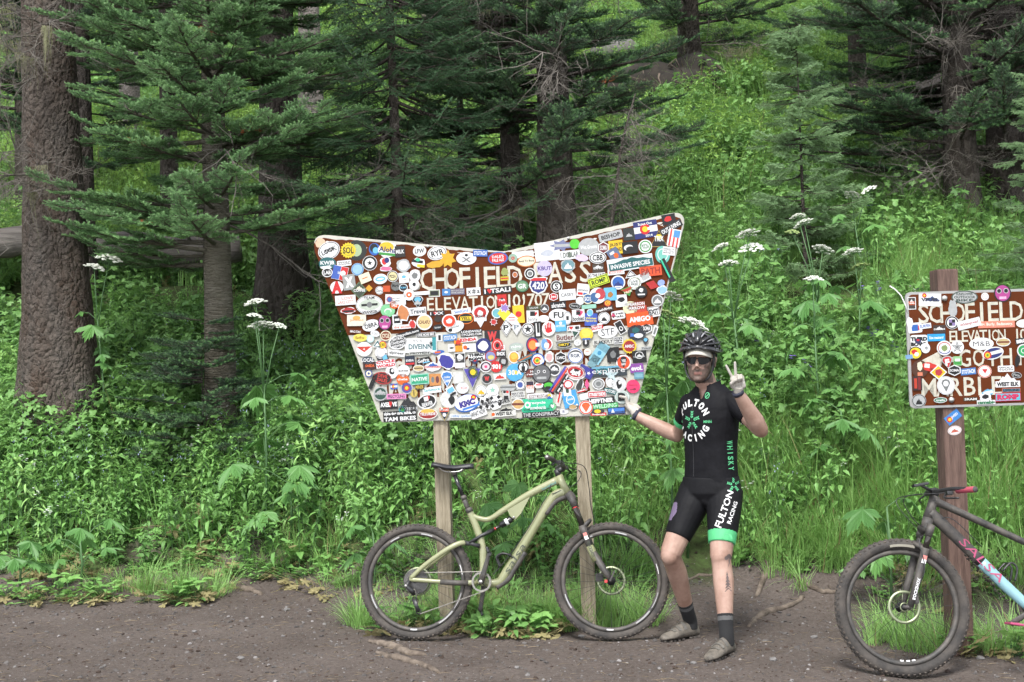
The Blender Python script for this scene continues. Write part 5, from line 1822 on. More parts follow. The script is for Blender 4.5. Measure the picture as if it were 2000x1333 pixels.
 ('o', 750, 738, 36, 24, -14, (34, 28, 28), 'DEVIL|DALES', (200, 60, 50), dict(rim=(170, 50, 50), tsize=(.7, .6))),
 ('o', 789, 740, 24, 22, 0, (240, 100, 30), 'cheba', W_, dict(tsize=(.8, .2))),
 ('r', 822, 740, 36, 20, 3, (50, 160, 120), 'NATIVE', W_, dict(rim=(150, 210, 190), tsize=(.84, .36))),
 ('r', 852, 741, 22, 23, 0, (204, 140, 80), '', K, I(('o', GY, -.2, 0, .3, .5), ('o', (110, 60, 60), .2, 0, .3, .6))),
 ('U', 875, 740, 24, 32, 0, (70, 130, 200), 'cycling|CAMP', W_, dict(rim=W_)),
 ('r', 897, 737, 20, 22, 2, (214, 214, 210), '', K, I(('b', W_, 0, 0, .6, .6))),
 ('v', 924, 738, 38, 42, 0, (80, 70, 160), '', K, dict(rim=LG)),
 ('o', 925, 728, 27, 28, 0, (70, 86, 90), '', K, I(('o', (110, 130, 70), 0, 0, .7, .7), ('o', YE, 0, .05, .4, .4))),
 ('o', 950, 716, 24, 22, 0, (50, 40, 50), '', K, dict(rim=W_, extra=[('o', (220, 200, 210), 0, 0, .6, .6), ('b', PK, 0, 0, .3, .3)])),
 ('o', 970, 716, 23, 22, 0, (206, 40, 40), '901', W_, dict(tsize=(.7, .45), bold=.06)),
 ('o', 952, 739, 22, 22, 0, (46, 44, 46), 'W', (210, 60, 60), dict(rim=LG, bold=.07)),
 ('r', 977, 735, 24, 12, 2, W_, '', K, I(('m', (206, 60, 50), 0, 0, .8, .7))),
 ('r', 731, 745, 8, 30, -24, K, 'GRIND', W_, dict(tsize=(.05, .02))),
 ('r', 772, 754, 14, 11, 0, BL, '', K, I(*FLAG)),
 ('o', 797, 757, 24, 24, 0, (80, 76, 150), '', K, dict(rim=LG, extra=[('o', RD, 0, 0, .45, .45), ('o', YE, 0, 0, .28, .28)])),
 ('r', 822, 755, 18, 11, 0, (60, 54, 30), 'MINER', (200, 170, 60)),
 ('o', 811, 767, 14, 16, 0, (200, 176, 90), '', K, I(('r', K, 0, 0, .12, .7))),
 ('r', 846, 761, 36, 12, 6, W_, 'Sagamore', (80, 170, 176)),
 ('r', 884, 764, 16, 22, 30, W_, '', K, I(('r', LB, 0, .15, .8, .4), ('r', K, 0, -.25, .8, .2))),
 ('o', 905, 757, 24, 22, 0, (226, 226, 228), '', K, I(('o', RD, .1, 0, .5, .2), ('o', W_, .1, 0, .4, .12))),
 ('o', 941, 763, 23, 24, 0, W_, '', K, I(('o', GY, 0, 0, .9, .9), ('o', W_, 0, 0, .82, .82), ('m', (230, 180, 40), 0, -.05, .6, .4))),
 ('o', 963, 761, 24, 24, 0, W_, '', K, I(('*', (150, 200, 180), 0, 0, .6, .6))),
 ('o', 746, 768, 28, 28, 0, DG, 'MARBLE', LG, dict(rim=LG, extra=[('m', LG, 0, .15, .7, .3)], tsize=(.75, .18))),
 ('r', 777, 773, 38, 10, 0, (226, 140, 190), 'PIGCYCLING', (40, 40, 80)),
 ('r', 762, 789, 35, 18, 2, K, 'AXEL  VE', W_, I(('H', RD, .1, 0, .18, .7), tsize=(.92, .5), bold=.05)),
 ('m', 800, 784, 36, 20, 0, (44, 44, 46)),
 ('R', 800, 796, 36, 11, 0, LG, 'WEST ELK', K, dict(bold=.05, tsize=(.96, .8))),
 ('o', 788, 798, 13, 13, 0, (40, 190, 200), '', K, I(('b', GN, .1, -.1, .6, .6))),
 ('o', 836, 783, 38, 28, 14, K, 'I|BEAVER', W_, dict(rim=W_, extra=[('H', RD, .06, .18, .3, .38)], tsize=(.7, .66))),
 ('r', 784, 811, 65, 20, 2, K, 'alpha dog care, salida, co|TAM BIKES', W_, dict(bold=.04, tsize=(.95, .9))),
 ('o', 838, 807, 38, 21, 0, (150, 40, 40), 'TELLURIDE', W_, dict(rim=(226, 224, 214), extra=[('o', (236, 180, 80), 0, .25, .7, .42)], tsize=(.8, .25))),
 ('U', 870, 807, 20, 27, 0, (36, 46, 70), '', W_, dict(rim=(190, 170, 110), extra=[('r', (210, 80, 50), 0, .3, .9, .28), ('T', 'RED-LEG', W_, 0, .3, .8, .14), ('b', W_, 0, -.05, .4, .3)])),
 ('o', 879, 779, 34, 34, 0, (216, 216, 212), '', K, I(('b', K, .15, -.05, .4, .6))),
 ('o', 914, 786, 50, 34, 16, W_, 'KMC', (60, 50, 140), dict(rim=BL, bold=.08, extra=[('o', W_, -.02, .05, .9, .85), ('r', (70, 130, 210), .1, -.28, .7, .12), ('o', RD, .3, .2, .2, .3), ('o', YE, .3, .2, .1, .15)], tsize=(.62, .36))),
 ('R', 902, 811, 44, 7, -2, (220, 222, 220), 'valley cycling', (90, 140, 200)),
 ('b', 945, 783, 34, 40, 20, W_, '', K, I(('d', K, -.2, .2, .24, .24), ('d', K, .1, .3, .24, .24), ('d', K, .25, 0, .24, .24), ('d', K, -.05, .02, .24, .24), ('d', K, -.25, -.2, .24, .24), ('d', K, .1, -.28, .24, .24))),
 ('b', 968, 783, 34, 34, 0, W_, '', K, I(('d', K, -.2, .2, .24, .24), ('d', K, .2, .25, .24, .24), ('d', K, .25, -.15, .24, .24), ('d', K, -.15, -.25, .24, .24))),
 ('r', 962, 785, 46, 9, 6, W_, 'BRAWNY', (70, 70, 74), dict(bold=.05)),
 ('R', 936, 805, 32, 16, 18, W_, 'WHAT NOW', (60, 60, 60)),
 ('r', 985, 806, 46, 11, 3, (218, 218, 212), 'WEST ELK', K, dict(bold=.05, extra=[('o', OR, -.45, 0, .14, .6), ('m', K, .1, .7, .6, .6)], tsize=(.72, .6))),
 # middle and right
 ('d', 985, 613, 26, 30, 0, (236, 214, 60)),
 ('x', 986, 603, 22, 20, 0, (150, 120, 190), '', K, rim),
 ('r', 1013, 615, 22, 34, 2, (236, 196, 40), 'THE PUT', (150, 110, 20), dict(extra=[('o', RD, 0, 0, .55, .34)], tsize=(.01, .01))),
 ('r', 1040, 620, 23, 24, 0, W_, 'I|Jenny', K, dict(extra=[('H', RD, .2, .2, .4, .34)], tsize=(.8, .85), bold=.0)),
 ('o', 1090, 617, 38, 24, 0, W_, 'FU', K, dict(tsize=(.5, .5))),
 ('o', 1061, 624, 22, 14, 0, (226, 226, 222)),
 ('o', 1107, 623, 16, 26, 0, LG, '', K, I(('o', W_, 0, 0, .8, .8), ('r', K, 0, 0, .3, .3))),
 ('r', 1128, 618, 24, 23, 2, W_, 'i|boobies!', K, dict(extra=[('H', PK, .1, .15, .56, .5)], tsize=(.9, .9))),
 ('r', 1152, 626, 24, 24, -3, (56, 86, 180), 'Winter|Sports', (226, 210, 90), dict(tsize=(.9, .4))),
 ('b', 1150, 613, 16, 16, 0, LB, '', K, rim),
 ('r', 1177, 607, 36, 10, 12, (60, 36, 26), 'trashflight', W_),
 ('o', 1177, 623, 23, 23, 0, W_, '', K, I(('o', K, 0, 0, .9, .9), ('o', W_, 0, 0, .82, .82), ('m', K, 0, -.05, .5, .4))),
 ('R', 1204, 617, 26, 16, 6, W_, 'Trek|Pak', (50, 50, 50), dict(extra=[('b', PK, -.35, 0, .3, .6)])),
 ('o', 1227, 604, 28, 26, 0, (220, 220, 180), '', GY, I(('r', GY, 0, 0, .5, .08))),
 ('r', 1245, 625, 50, 26, 5, (240, 88, 24), 'AMIGO', W_, dict(tsize=(.82, .4), bold=.05)),
 ('r', 1272, 611, 22, 20, 8, W_, 'EXIT', K, I(('r', K, 0, .06, .94, .8), ('r', W_, 0, .06, .84, .7), tsize=(.8, .5), bold=.05)),
 ('r', 1246, 606, 24, 12, 6, (196, 60, 40)),
 ('d', 989, 641, 22, 34, 0, W_, 'P', K, I(('d', K, 0, 0, .9, .9), ('d', W_, 0, 0, .8, .8))),
 ('d', 1000, 624, 24, 24, 0, W_, '', K, I(('r', RD, 0, -.1, .5, .06), ('r', RD, 0, .1, .5, .06))),
 ('d', 1009, 640, 20, 32, 0, W_, 'P', (130, 140, 150), I(('d', LG, 0, 0, .9, .9), ('d', W_, 0, 0, .8, .8))),
 ('o', 1031, 644, 24, 24, 0, W_, '', K, I(('o', K, 0, 0, .9, .9), ('o', W_, 0, 0, .76, .76), ('*', K, 0, 0, .7, .7))),
 ('r', 1050, 645, 15, 31, 2, K, '', W_, I(('r', W_, 0, 0, .5, .8), ('r', K, .05, .1, .3, .6))),
 ('o', 1071, 643, 26, 28, 0, W_, '', K, I(('b', RD, 0, -.1, .6, .5), ('r', RD, -.1, .18, .09, .36), ('r', RD, .02, .22, .09, .4), ('r', RD, .15, .18, .09, .36), ('r', RD, -.25, .1, .09, .3))),
 ('r', 1094, 638, 21, 21, 2, (90, 176, 222), 'MYSTERY', W_, dict(tsize=(.8, .2), extra=[('U', W_, 0, .2, .3, .4)])),
 ('r', 1119, 642, 25, 10, 2, W_, 'I     3', K, dict(extra=[('H', RD, -.2, 0, .3, .75), ('x', K, .2, 0, .3, .8)])),
 ('R', 1102, 660, 38, 14, 2, (200, 200, 194), 'Butler', (110, 60, 60), dict(tsize=(.85, .75))),
 ('v', 1121, 655, 18, 16, -10, W_, '', K, I(('v', DG, 0, .05, .7, .7))),
 ('o', 1143, 654, 26, 24, 0, (232, 200, 60), '', K, dict(extra=[('b', (240, 214, 90), 0, .1, .8, .8), ('r', BL, 0, -.38, .6, .14)])),
 ('r', 1164, 641, 22, 14, 10, W_, 'rocky', W_, I(('r', RD, 0, 0, 1, .5))),
 ('o', 1184, 650, 38, 24, 6, W_, 'STF', K, dict(tsize=(.66, .55), bold=.0)),
 ('r', 1208, 641, 15, 26, 28, K, 'G', W_, dict(rim=W_, extra=[('o', W_, 0, -.1, .5, .36), ('o', K, 0, -.1, .3, .22)], tsize=(.01, .01))),
 ('o', 1239, 651, 35, 30, 0, (40, 44, 54), '', W_, dict(extra=[('b', TE, -.05, .15, .5, .4), ('r', (70, 120, 200), -.25, -.15, .2, .2), ('o', W_, .1, -.2, .5, .3)])),
 ('h', 1258, 643, 20, 20, 0, (40, 40, 42), 'SOMA', W_, rim),
 ('R', 1274, 648, 8, 20, -20, W_, '', K, I(('r', GY, 0, 0, .5, .7))),
 ('U', 1256, 668, 12, 16, 0, (60, 60, 62), '', K, I(('o', LB, 0, .2, .6, .4))),
 ('R', 1257, 681, 20, 6, 3, LG, 'Travel', (60, 60, 60)),
 ('o', 1040, 674, 25, 30, 0, NV, '', K, I(('o', RD, 0, 0, .8, .8), ('o', W_, 0, 0, .5, .5), ('o', (226, 150, 70), 0, -.02, .6, .6), ('r', W_, .38, 0, .3, .24))),
 ('o', 1067, 673, 23, 24, 0, (190, 60, 60), '', K, dict(rim=W_, extra=[('o', (110, 160, 210), -.18, 0, .55, .9), ('b', W_, 0, -.1, .5, .6)])),
 ('o', 1008, 678, 28, 17, 4, (176, 190, 180), 'ridge', W_, dict(rim=LG)),
 ('o', 1100, 674, 30, 12, 2, K, 'DIRTY', YE, I(('o', W_, 0, 0, .96, .94), ('o', K, 0, 0, .9, .84))),
 ('o', 1126, 670, 14, 12, 0, W_, '', K, I(('T', 'Co', LG, 0, 0, .6, .5))),
 ('o', 1142, 671, 13, 14, 0, (40, 40, 40), '', K, I(('o', W_, 0, 0, .3, .3), ('r', W_, 0, .3, .2, .3))),
 ('R', 1176, 669, 42, 10, 3, (206, 206, 200), 'BLACKFLY', K, dict(tsize=(.85, .7))),
 ('r', 1204, 666, 18, 14, 2, K, 'SOUL|RUN', W_, dict(rim=W_)),
 ('g', 1225, 677, 30, 30, 0, (236, 200, 40), 'AMBC', W_, dict(extra=[('o', (160, 40, 40), 0, 0, .72, .72)], tsize=(.6, .2))),
 ('r', 1194, 693, 24, 28, 3, K, '', K, I(('b', GY, 0, 0, .5, .6))),
 ('r', 1244, 697, 27, 23, 3, K, 'HUNTER', LG, I(('o', W_, 0, .12, .6, .6), ('o', K, 0, .12, .5, .5), ('m', W_, 0, .1, .45, .3), tsize=(.8, .14))),
 ('r', 1168, 690, 22, 42, -35, (140, 196, 214), '', K, I(('r', (110, 160, 176), 0, .3, .9, .3), ('o', (60, 140, 180), 0, 0, .35, .2))),
 ('r', 1157, 706, 16, 24, -35, (120, 160, 170)),
 ('h', 1094, 699, 21, 24, 0, K, 'LWC', W_, dict(rim=W_, tsize=(.7, .24), bold=.05)),
 ('o', 1122, 695, 30, 30, 0, W_, 'RGR', (40, 60, 90), I(('o', BL, 0, 0, .96, .96), ('o', W_, 0, 0, .86, .86), ('o', K, 0, .05, .8, .6), ('o', W_, 0, 0, .78, .5), tsize=(.6, .24))),
 ('o', 1145, 688, 14, 14, 0, (232, 226, 210), '', RD, I(('r', RD, 0, .1, .5, .08))),
 ('b', 1072, 698, 20, 26, 0, W_, '', K, I(('b', (230, 170, 170), 0, 0, .7, .7))),
 ('o', 1004, 698, 22, 24, 0, (236, 160, 60), '', K, dict(rim=W_, extra=[('o', (240, 190, 80), 0, .1, .6, .5)])),
 ('r', 1026, 700, 32, 8, 24, (60, 110, 120), '', K, I(('r', (200, 110, 50), 0, .1, .9, .3))),
 ('o', 1050, 703, 26, 26, 0, W_, '', K, dict(rim=BL, extra=[('o', RD, -.05, -.05, .6, .6), ('o', YE, -.05, -.05, .4, .4), ('*', GN, -.05, -.05, .4, .4), ('r', W_, .3, -.1, .3, .2)])),
 ('o', 984, 706, 18, 19, 0, (50, 46, 44), '', K, I(('b', LG, 0, 0, .6, .6))),
 ('o', 1006, 727, 34, 34, 0, (80, 170, 226), '30 A', W_, dict(extra=[('o', (236, 200, 90), .03, 0, .24, .24)], tsize=(.75, .3))),
 ('o', 1022, 717, 23, 23, 0, W_, '', K, I(('o', K, 0, 0, .94, .94), ('o', W_, 0, 0, .7, .7), ('r', K, 0, 0, .12, .7), ('r', K, .1, -.12, .1, .4), ('r', K, -.1, -.12, .1, .4))),
 ('r', 1040, 728, 26, 16, 2, (110, 50, 40), 'Ho|really', W_),
 ('o', 1057, 730, 37, 38, 0, (70, 70, 72), '', K, I(('o', K, 0, 0, .96, .96), ('o', (104, 104, 106), 0, 0, .88, .88), ('o', W_, -.15, .12, .16, .16), ('o', W_, .15, .12, .16, .16), ('o', K, -.15, .12, .09, .09), ('o', K, .15, .12, .09, .09), ('r', LG, 0, -.2, .5, .12))),
 ('o', 1082, 722, 23, 24, 0, (60, 60, 64), 'TRAIL', W_, dict(rim=W_, extra=[('m', W_, 0, .15, .6, .3)], tsize=(.7, .18))),
 ('r', 1142, 726, 30, 20, -30, (60, 60, 150), '', K, I(('*', W_, .2, 0, .3, .4))),
 ('o', 1122, 727, 40, 30, -14, (186, 40, 46), '4x4', W_, dict(rim=W_, extra=[('o', (210, 212, 210), 0, 0, .82, .76), ('o', (186, 40, 46), 0, .02, .74, .66), ('b', K, .02, 0, .6, .5)], tsize=(.5, .4), bold=.06)),
 ('r', 1090, 740, 9, 56, -36, (120, 60, 160), '', K, I(('r', OR, .2, 0, .2, .96), ('r', RD, .4, 0, .16, .96), ('r', BL, -.3, 0, .2, .96))),
 ('r', 1098, 748, 9, 46, -34, K, '', W_, I(('r', W_, 0, 0, .3, .8), ('r', K, 0, 0, .3, .1), ('r', K, 0, .2, .3, .06), ('r', K, 0, -.2, .3, .06))),
 ('r', 1185, 725, 70, 20, 2, (50, 60, 66), 'explore', W_, dict(tsize=(.9, .6), bold=.0, extra=[('r', (110, 170, 200), 0, .4, .9, .16)])),
 ('b', 1172, 722, 30, 18, 10, (100, 190, 200)),
 ('*', 1190, 732, 30, 30, 0, (200, 222, 226)),
 ('o', 1214, 708, 29, 29, 0, (236, 80, 40), 'YEE|HAW', W_, dict(rim=W_, extra=[('U', K, 0, 0, .45, .8)], tsize=(.36, .4))),
 ('R', 1239, 719, 26, 18, 3, (140, 76, 160), 'evol.', W_, dict(tsize=(.84, .5), bold=.05)),
 ('r', 1243, 733, 18, 13, 0, (100, 150, 170), '', K, I(('r', (130, 176, 190), 0, 0, .8, .5))),
 ('o', 1232, 754, 26, 26, 0, (232, 60, 110), '', K, I(('T', 'mtb', K, 0, -.2, .4, .16), ('r', (190, 40, 80), 0, .1, .6, .06))),
 ('o', 1205, 750, 29, 28, 0, (214, 216, 216), '', K, I(('b', K, 0, 0, .4, .7), ('b', W_, .05, .12, .2, .3))),
 ('o', 1166, 749, 24, 22, 0, (90, 90, 90), '', K, dict(rim=W_, extra=[('o', LG, 0, 0, .7, .7), ('o', GY, 0, 0, .4, .4)])),
 ('o', 1187, 746, 14, 20, 20, W_),
 ('o', 1016, 751, 21, 22, 0, W_, '', K, I(('o', K, 0, 0, .92, .92), ('o', W_, 0, 0, .8, .8), ('o', (70, 90, 160), 0, 0, .5, .5))),
 ('r', 1035, 755, 15, 22, 0, W_, 'BIKE|THE US', OR, dict(extra=[('r', (50, 40, 60), 0, .3, .9, .36)], tsize=(.9, .3))),
 ('b', 1052, 752, 20, 14, 0, W_, '', K, I(('o', (230, 120, 120), 0, .1, .6, .3))),
 ('o', 1070, 754, 24, 22, 0, (40, 46, 40), '', K, I(('o', (80, 190, 60), 0, .1, .7, .5), ('b', K, 0, -.1, .6, .3))),
 ('b', 992, 757, 36, 16, 0, LG, '', K, I(('r', GY, 0, .1, .8, .2))),
 ('r', 989, 773, 14, 24, 0, (200, 200, 196), '', K, I(('o', K, -.2, .35, .4, .2), ('o', RD, .2, .35, .4, .2), ('r', K, 0, -.1, .6, .3))),
 ('r', 1012, 770, 26, 14, 2, (206, 206, 202), 'MATTER|CYCLES', (90, 90, 96)),
 ('R', 1051, 773, 42, 12, 2, W_, 'ROCKY MOUNTAIN', (130, 110, 110)),
 ('b', 1072, 773, 14, 14, 0, W_, '', K, I(('o', YE, 0, .1, .5, .5), ('m', BL, 0, -.1, .7, .5))),
 ('r', 1050, 790, 58, 26, 1, MI, 'recycle|snowboards', W_, dict(extra=[('o', W_, -.34, .05, .2, .5), ('o', MI, -.34, .05, .1, .24)], tsize=(.52, .6))),
 ('R', 1048, 798, 58, 7, 1, MI, 'coldsmoke splitboards', (30, 60, 56)),
 ('o', 1012, 788, 24, 22, 0, (206, 170, 110), '', K, dict(rim=W_, extra=[('r', (120, 60, 40), 0, 0, 1.0, .2)])),
 ('r', 986, 782, 22, 14, 10, (200, 200, 196), 'BIG MTN', K, dict(bold=.06)),
 ('r', 1056, 807, 72, 10, 2, K, 'THE CONSPIRACY', W_, dict(tsize=(.96, .7), bold=.0)),
 ('o', 1078, 792, 15, 15, 0, (120, 200, 140), '', K, I(('H', W_, 0, 0, .5, .5))),
 ('o', 1099, 802, 20, 12, 0, W_, 'S', NV, dict(rim=LG)),
 ('r', 1112, 778, 28, 32, 12, (70, 160, 220), 'Growler', W_, dict(extra=[('o', W_, 0, -.05, .6, .6), ('o', (70, 160, 220), 0, -.05, .5, .5)], tsize=(.5, .16))),
 ('o', 1108, 750, 22, 20, 0, W_, '', K, I(('o', RD, 0, 0, .84, .84), ('o', W_, 0, 0, .6, .6))),
 ('r', 1106, 760, 15, 24, 4, W_, '', K, I(('b', DG, 0, 0, .5, .7))),
 ('b', 1130, 752, 16, 30, -20, (60, 60, 60), '', K, rim),
 ('r', 1133, 762, 16, 6, 14, RD, '', K, I(('r', W_, 0, 0, 1, .3))),
 ('d', 1144, 750, 9, 22, 0, (226, 90, 140)),
 ('R', 1140, 773, 20, 12, 12, W_),
 ('R', 1163, 769, 36, 13, 2, (196, 40, 50), 'STREETSIDE', W_, dict(rim=W_, bold=.05, tsize=(.88, .5))),
 ('R', 1171, 781, 52, 13, 3, K, 'HEFFTNER', W_, dict(bold=.06, tsize=(.9, .66))),
 ('R', 1178, 791, 50, 10, 3, (60, 170, 90), 'WELDING', (190, 230, 200), dict(tsize=(.9, .8))),
 ('r', 1188, 763, 24, 10, -14, TE, 'MOTORS', W_),
 ('o', 1211, 774, 29, 26, 0, (170, 190, 184), 'B', K, I(('o', W_, 0, 0, .9, .9), ('o', (180, 196, 190), 0, 0, .84, .84), tsize=(.6, .6), bold=.07)),
 ('o', 1142, 794, 27, 27, 0, W_, '', K, I(('o', (230, 80, 50), 0, 0, .96, .96), ('o', W_, 0, 0, .8, .8), ('U', (236, 100, 50), 0, 0, .6, .7))),
 ('o', 1164, 802, 26, 12, 0, (60, 60, 70), '', K, I(('o', YE, 0, .05, .5, .6))),
 ('R', 1166, 807, 30, 6, 0, RD, 'Avalanche', W_),
 ('r', 1200, 800, 34, 14, 2, (50, 80, 140), '', K, dict(rim=(30, 34, 50), extra=[('r', (70, 130, 210), 0, .1, .9, .4), ('t', W_, -.2, .05, .2, .6)])),
 ('o', 1117, 793, 16, 10, 0, (190, 160, 110), '', K, rim),
 ('r', 1090, 778, 10, 28, -14, (210, 206, 200), '', K, I(('r', RD, 0, .1, .3, .7))),
 ('o', 1212, 800, 8, 8, 0, K, '', K, rim),
]
stick_all(big, big_rows, conv_big, BS, Y0 - .0008)
for px, py in ((837, 483), (1109, 469), (865, 798), (1125, 790)):
 x, z = conv_big(px, py)
 mb = MB()
 mb.tube([(x, -.022, z), (x, -.031, z), (x, -.035, z)], [.011, .010, .005], 12, 0, True)
 mb.build('bolt', BOLT, big, rel=False)
# the small sign at the right, running on past the edge of the picture
SS = FPX / 7.52
s0 = at(1950, 680, 7.52)
small = thing('direction_sign', 'small rectangular brown direction sign with metal edge and stickers on brown posts', 'sign', (s0.x, s0.y, gz1(s0.x, s0.y)))
small.rotation_euler = (0, 0, R(1.0))
zo2 = s0.z - small.location.z
def conv_small(px, py):
 dx, dy = (px - 1950) / SS, -(py - 680) / SS
 return dx + dy * .0314, dy - dx * .0314 + zo2
def rect_out(x0, y0, x1, y1, r):
 return rounded([(x0, y1), (x0, y0), (x1, y0), (x1, y1)], [r] * 4)
def sq(px, py):       # square to the sign, whatever the tilt of the picture
 return ((px - 1950) / SS, -(py - 680) / SS + zo2)
prism('panel', [sq(*p) for p in rect_out(1770, 566, 2134, 793, 12)], -.012, 0, ALU, small, .002)
prism('brown_face', [sq(*p) for p in rect_out(1776, 571, 2128, 788, 9)], -.0135, -.0121, BROWN, small, 0)
for px in (1857, 2052):
 x, _ = sq(px, 680)
 mb = MB()
 hgt = zo2 + .475
 mb.box((x, .072, hgt / 2 - .35), (.125, .14, hgt + .7), 0, None, .012)
 tp = mb.build('post', POSTB, small, rel=False)
for c in [('SCHOFIELD', 1793, 1998, 590, 628), ('PASS', 2012, 2100, 590, 628), ('ELEVATION', 1853, 1962, 644, 666), ('10,707', 1980, 2052, 644, 666), ('GOTHIC', 1868, 2030, 681, 715), ('8', 2070, 2100, 681, 715), ('MARBLE', 1795, 1955, 735, 771), ('15', 1990, 2040, 735, 771)]:
 letters(small, 'letter', c[0], sq, SS, *c[1:], CREAM2, -.0141, .010, 0)
st = Flat()
st.poly(shape_pts('a', 80 / SS, 34 / SS), (206, 200, 184))
o = st.mb.build('arrow', [CREAM2], small, rel=False)
x, z = sq(1836, 700)
o.location = (x, -.0139, z)
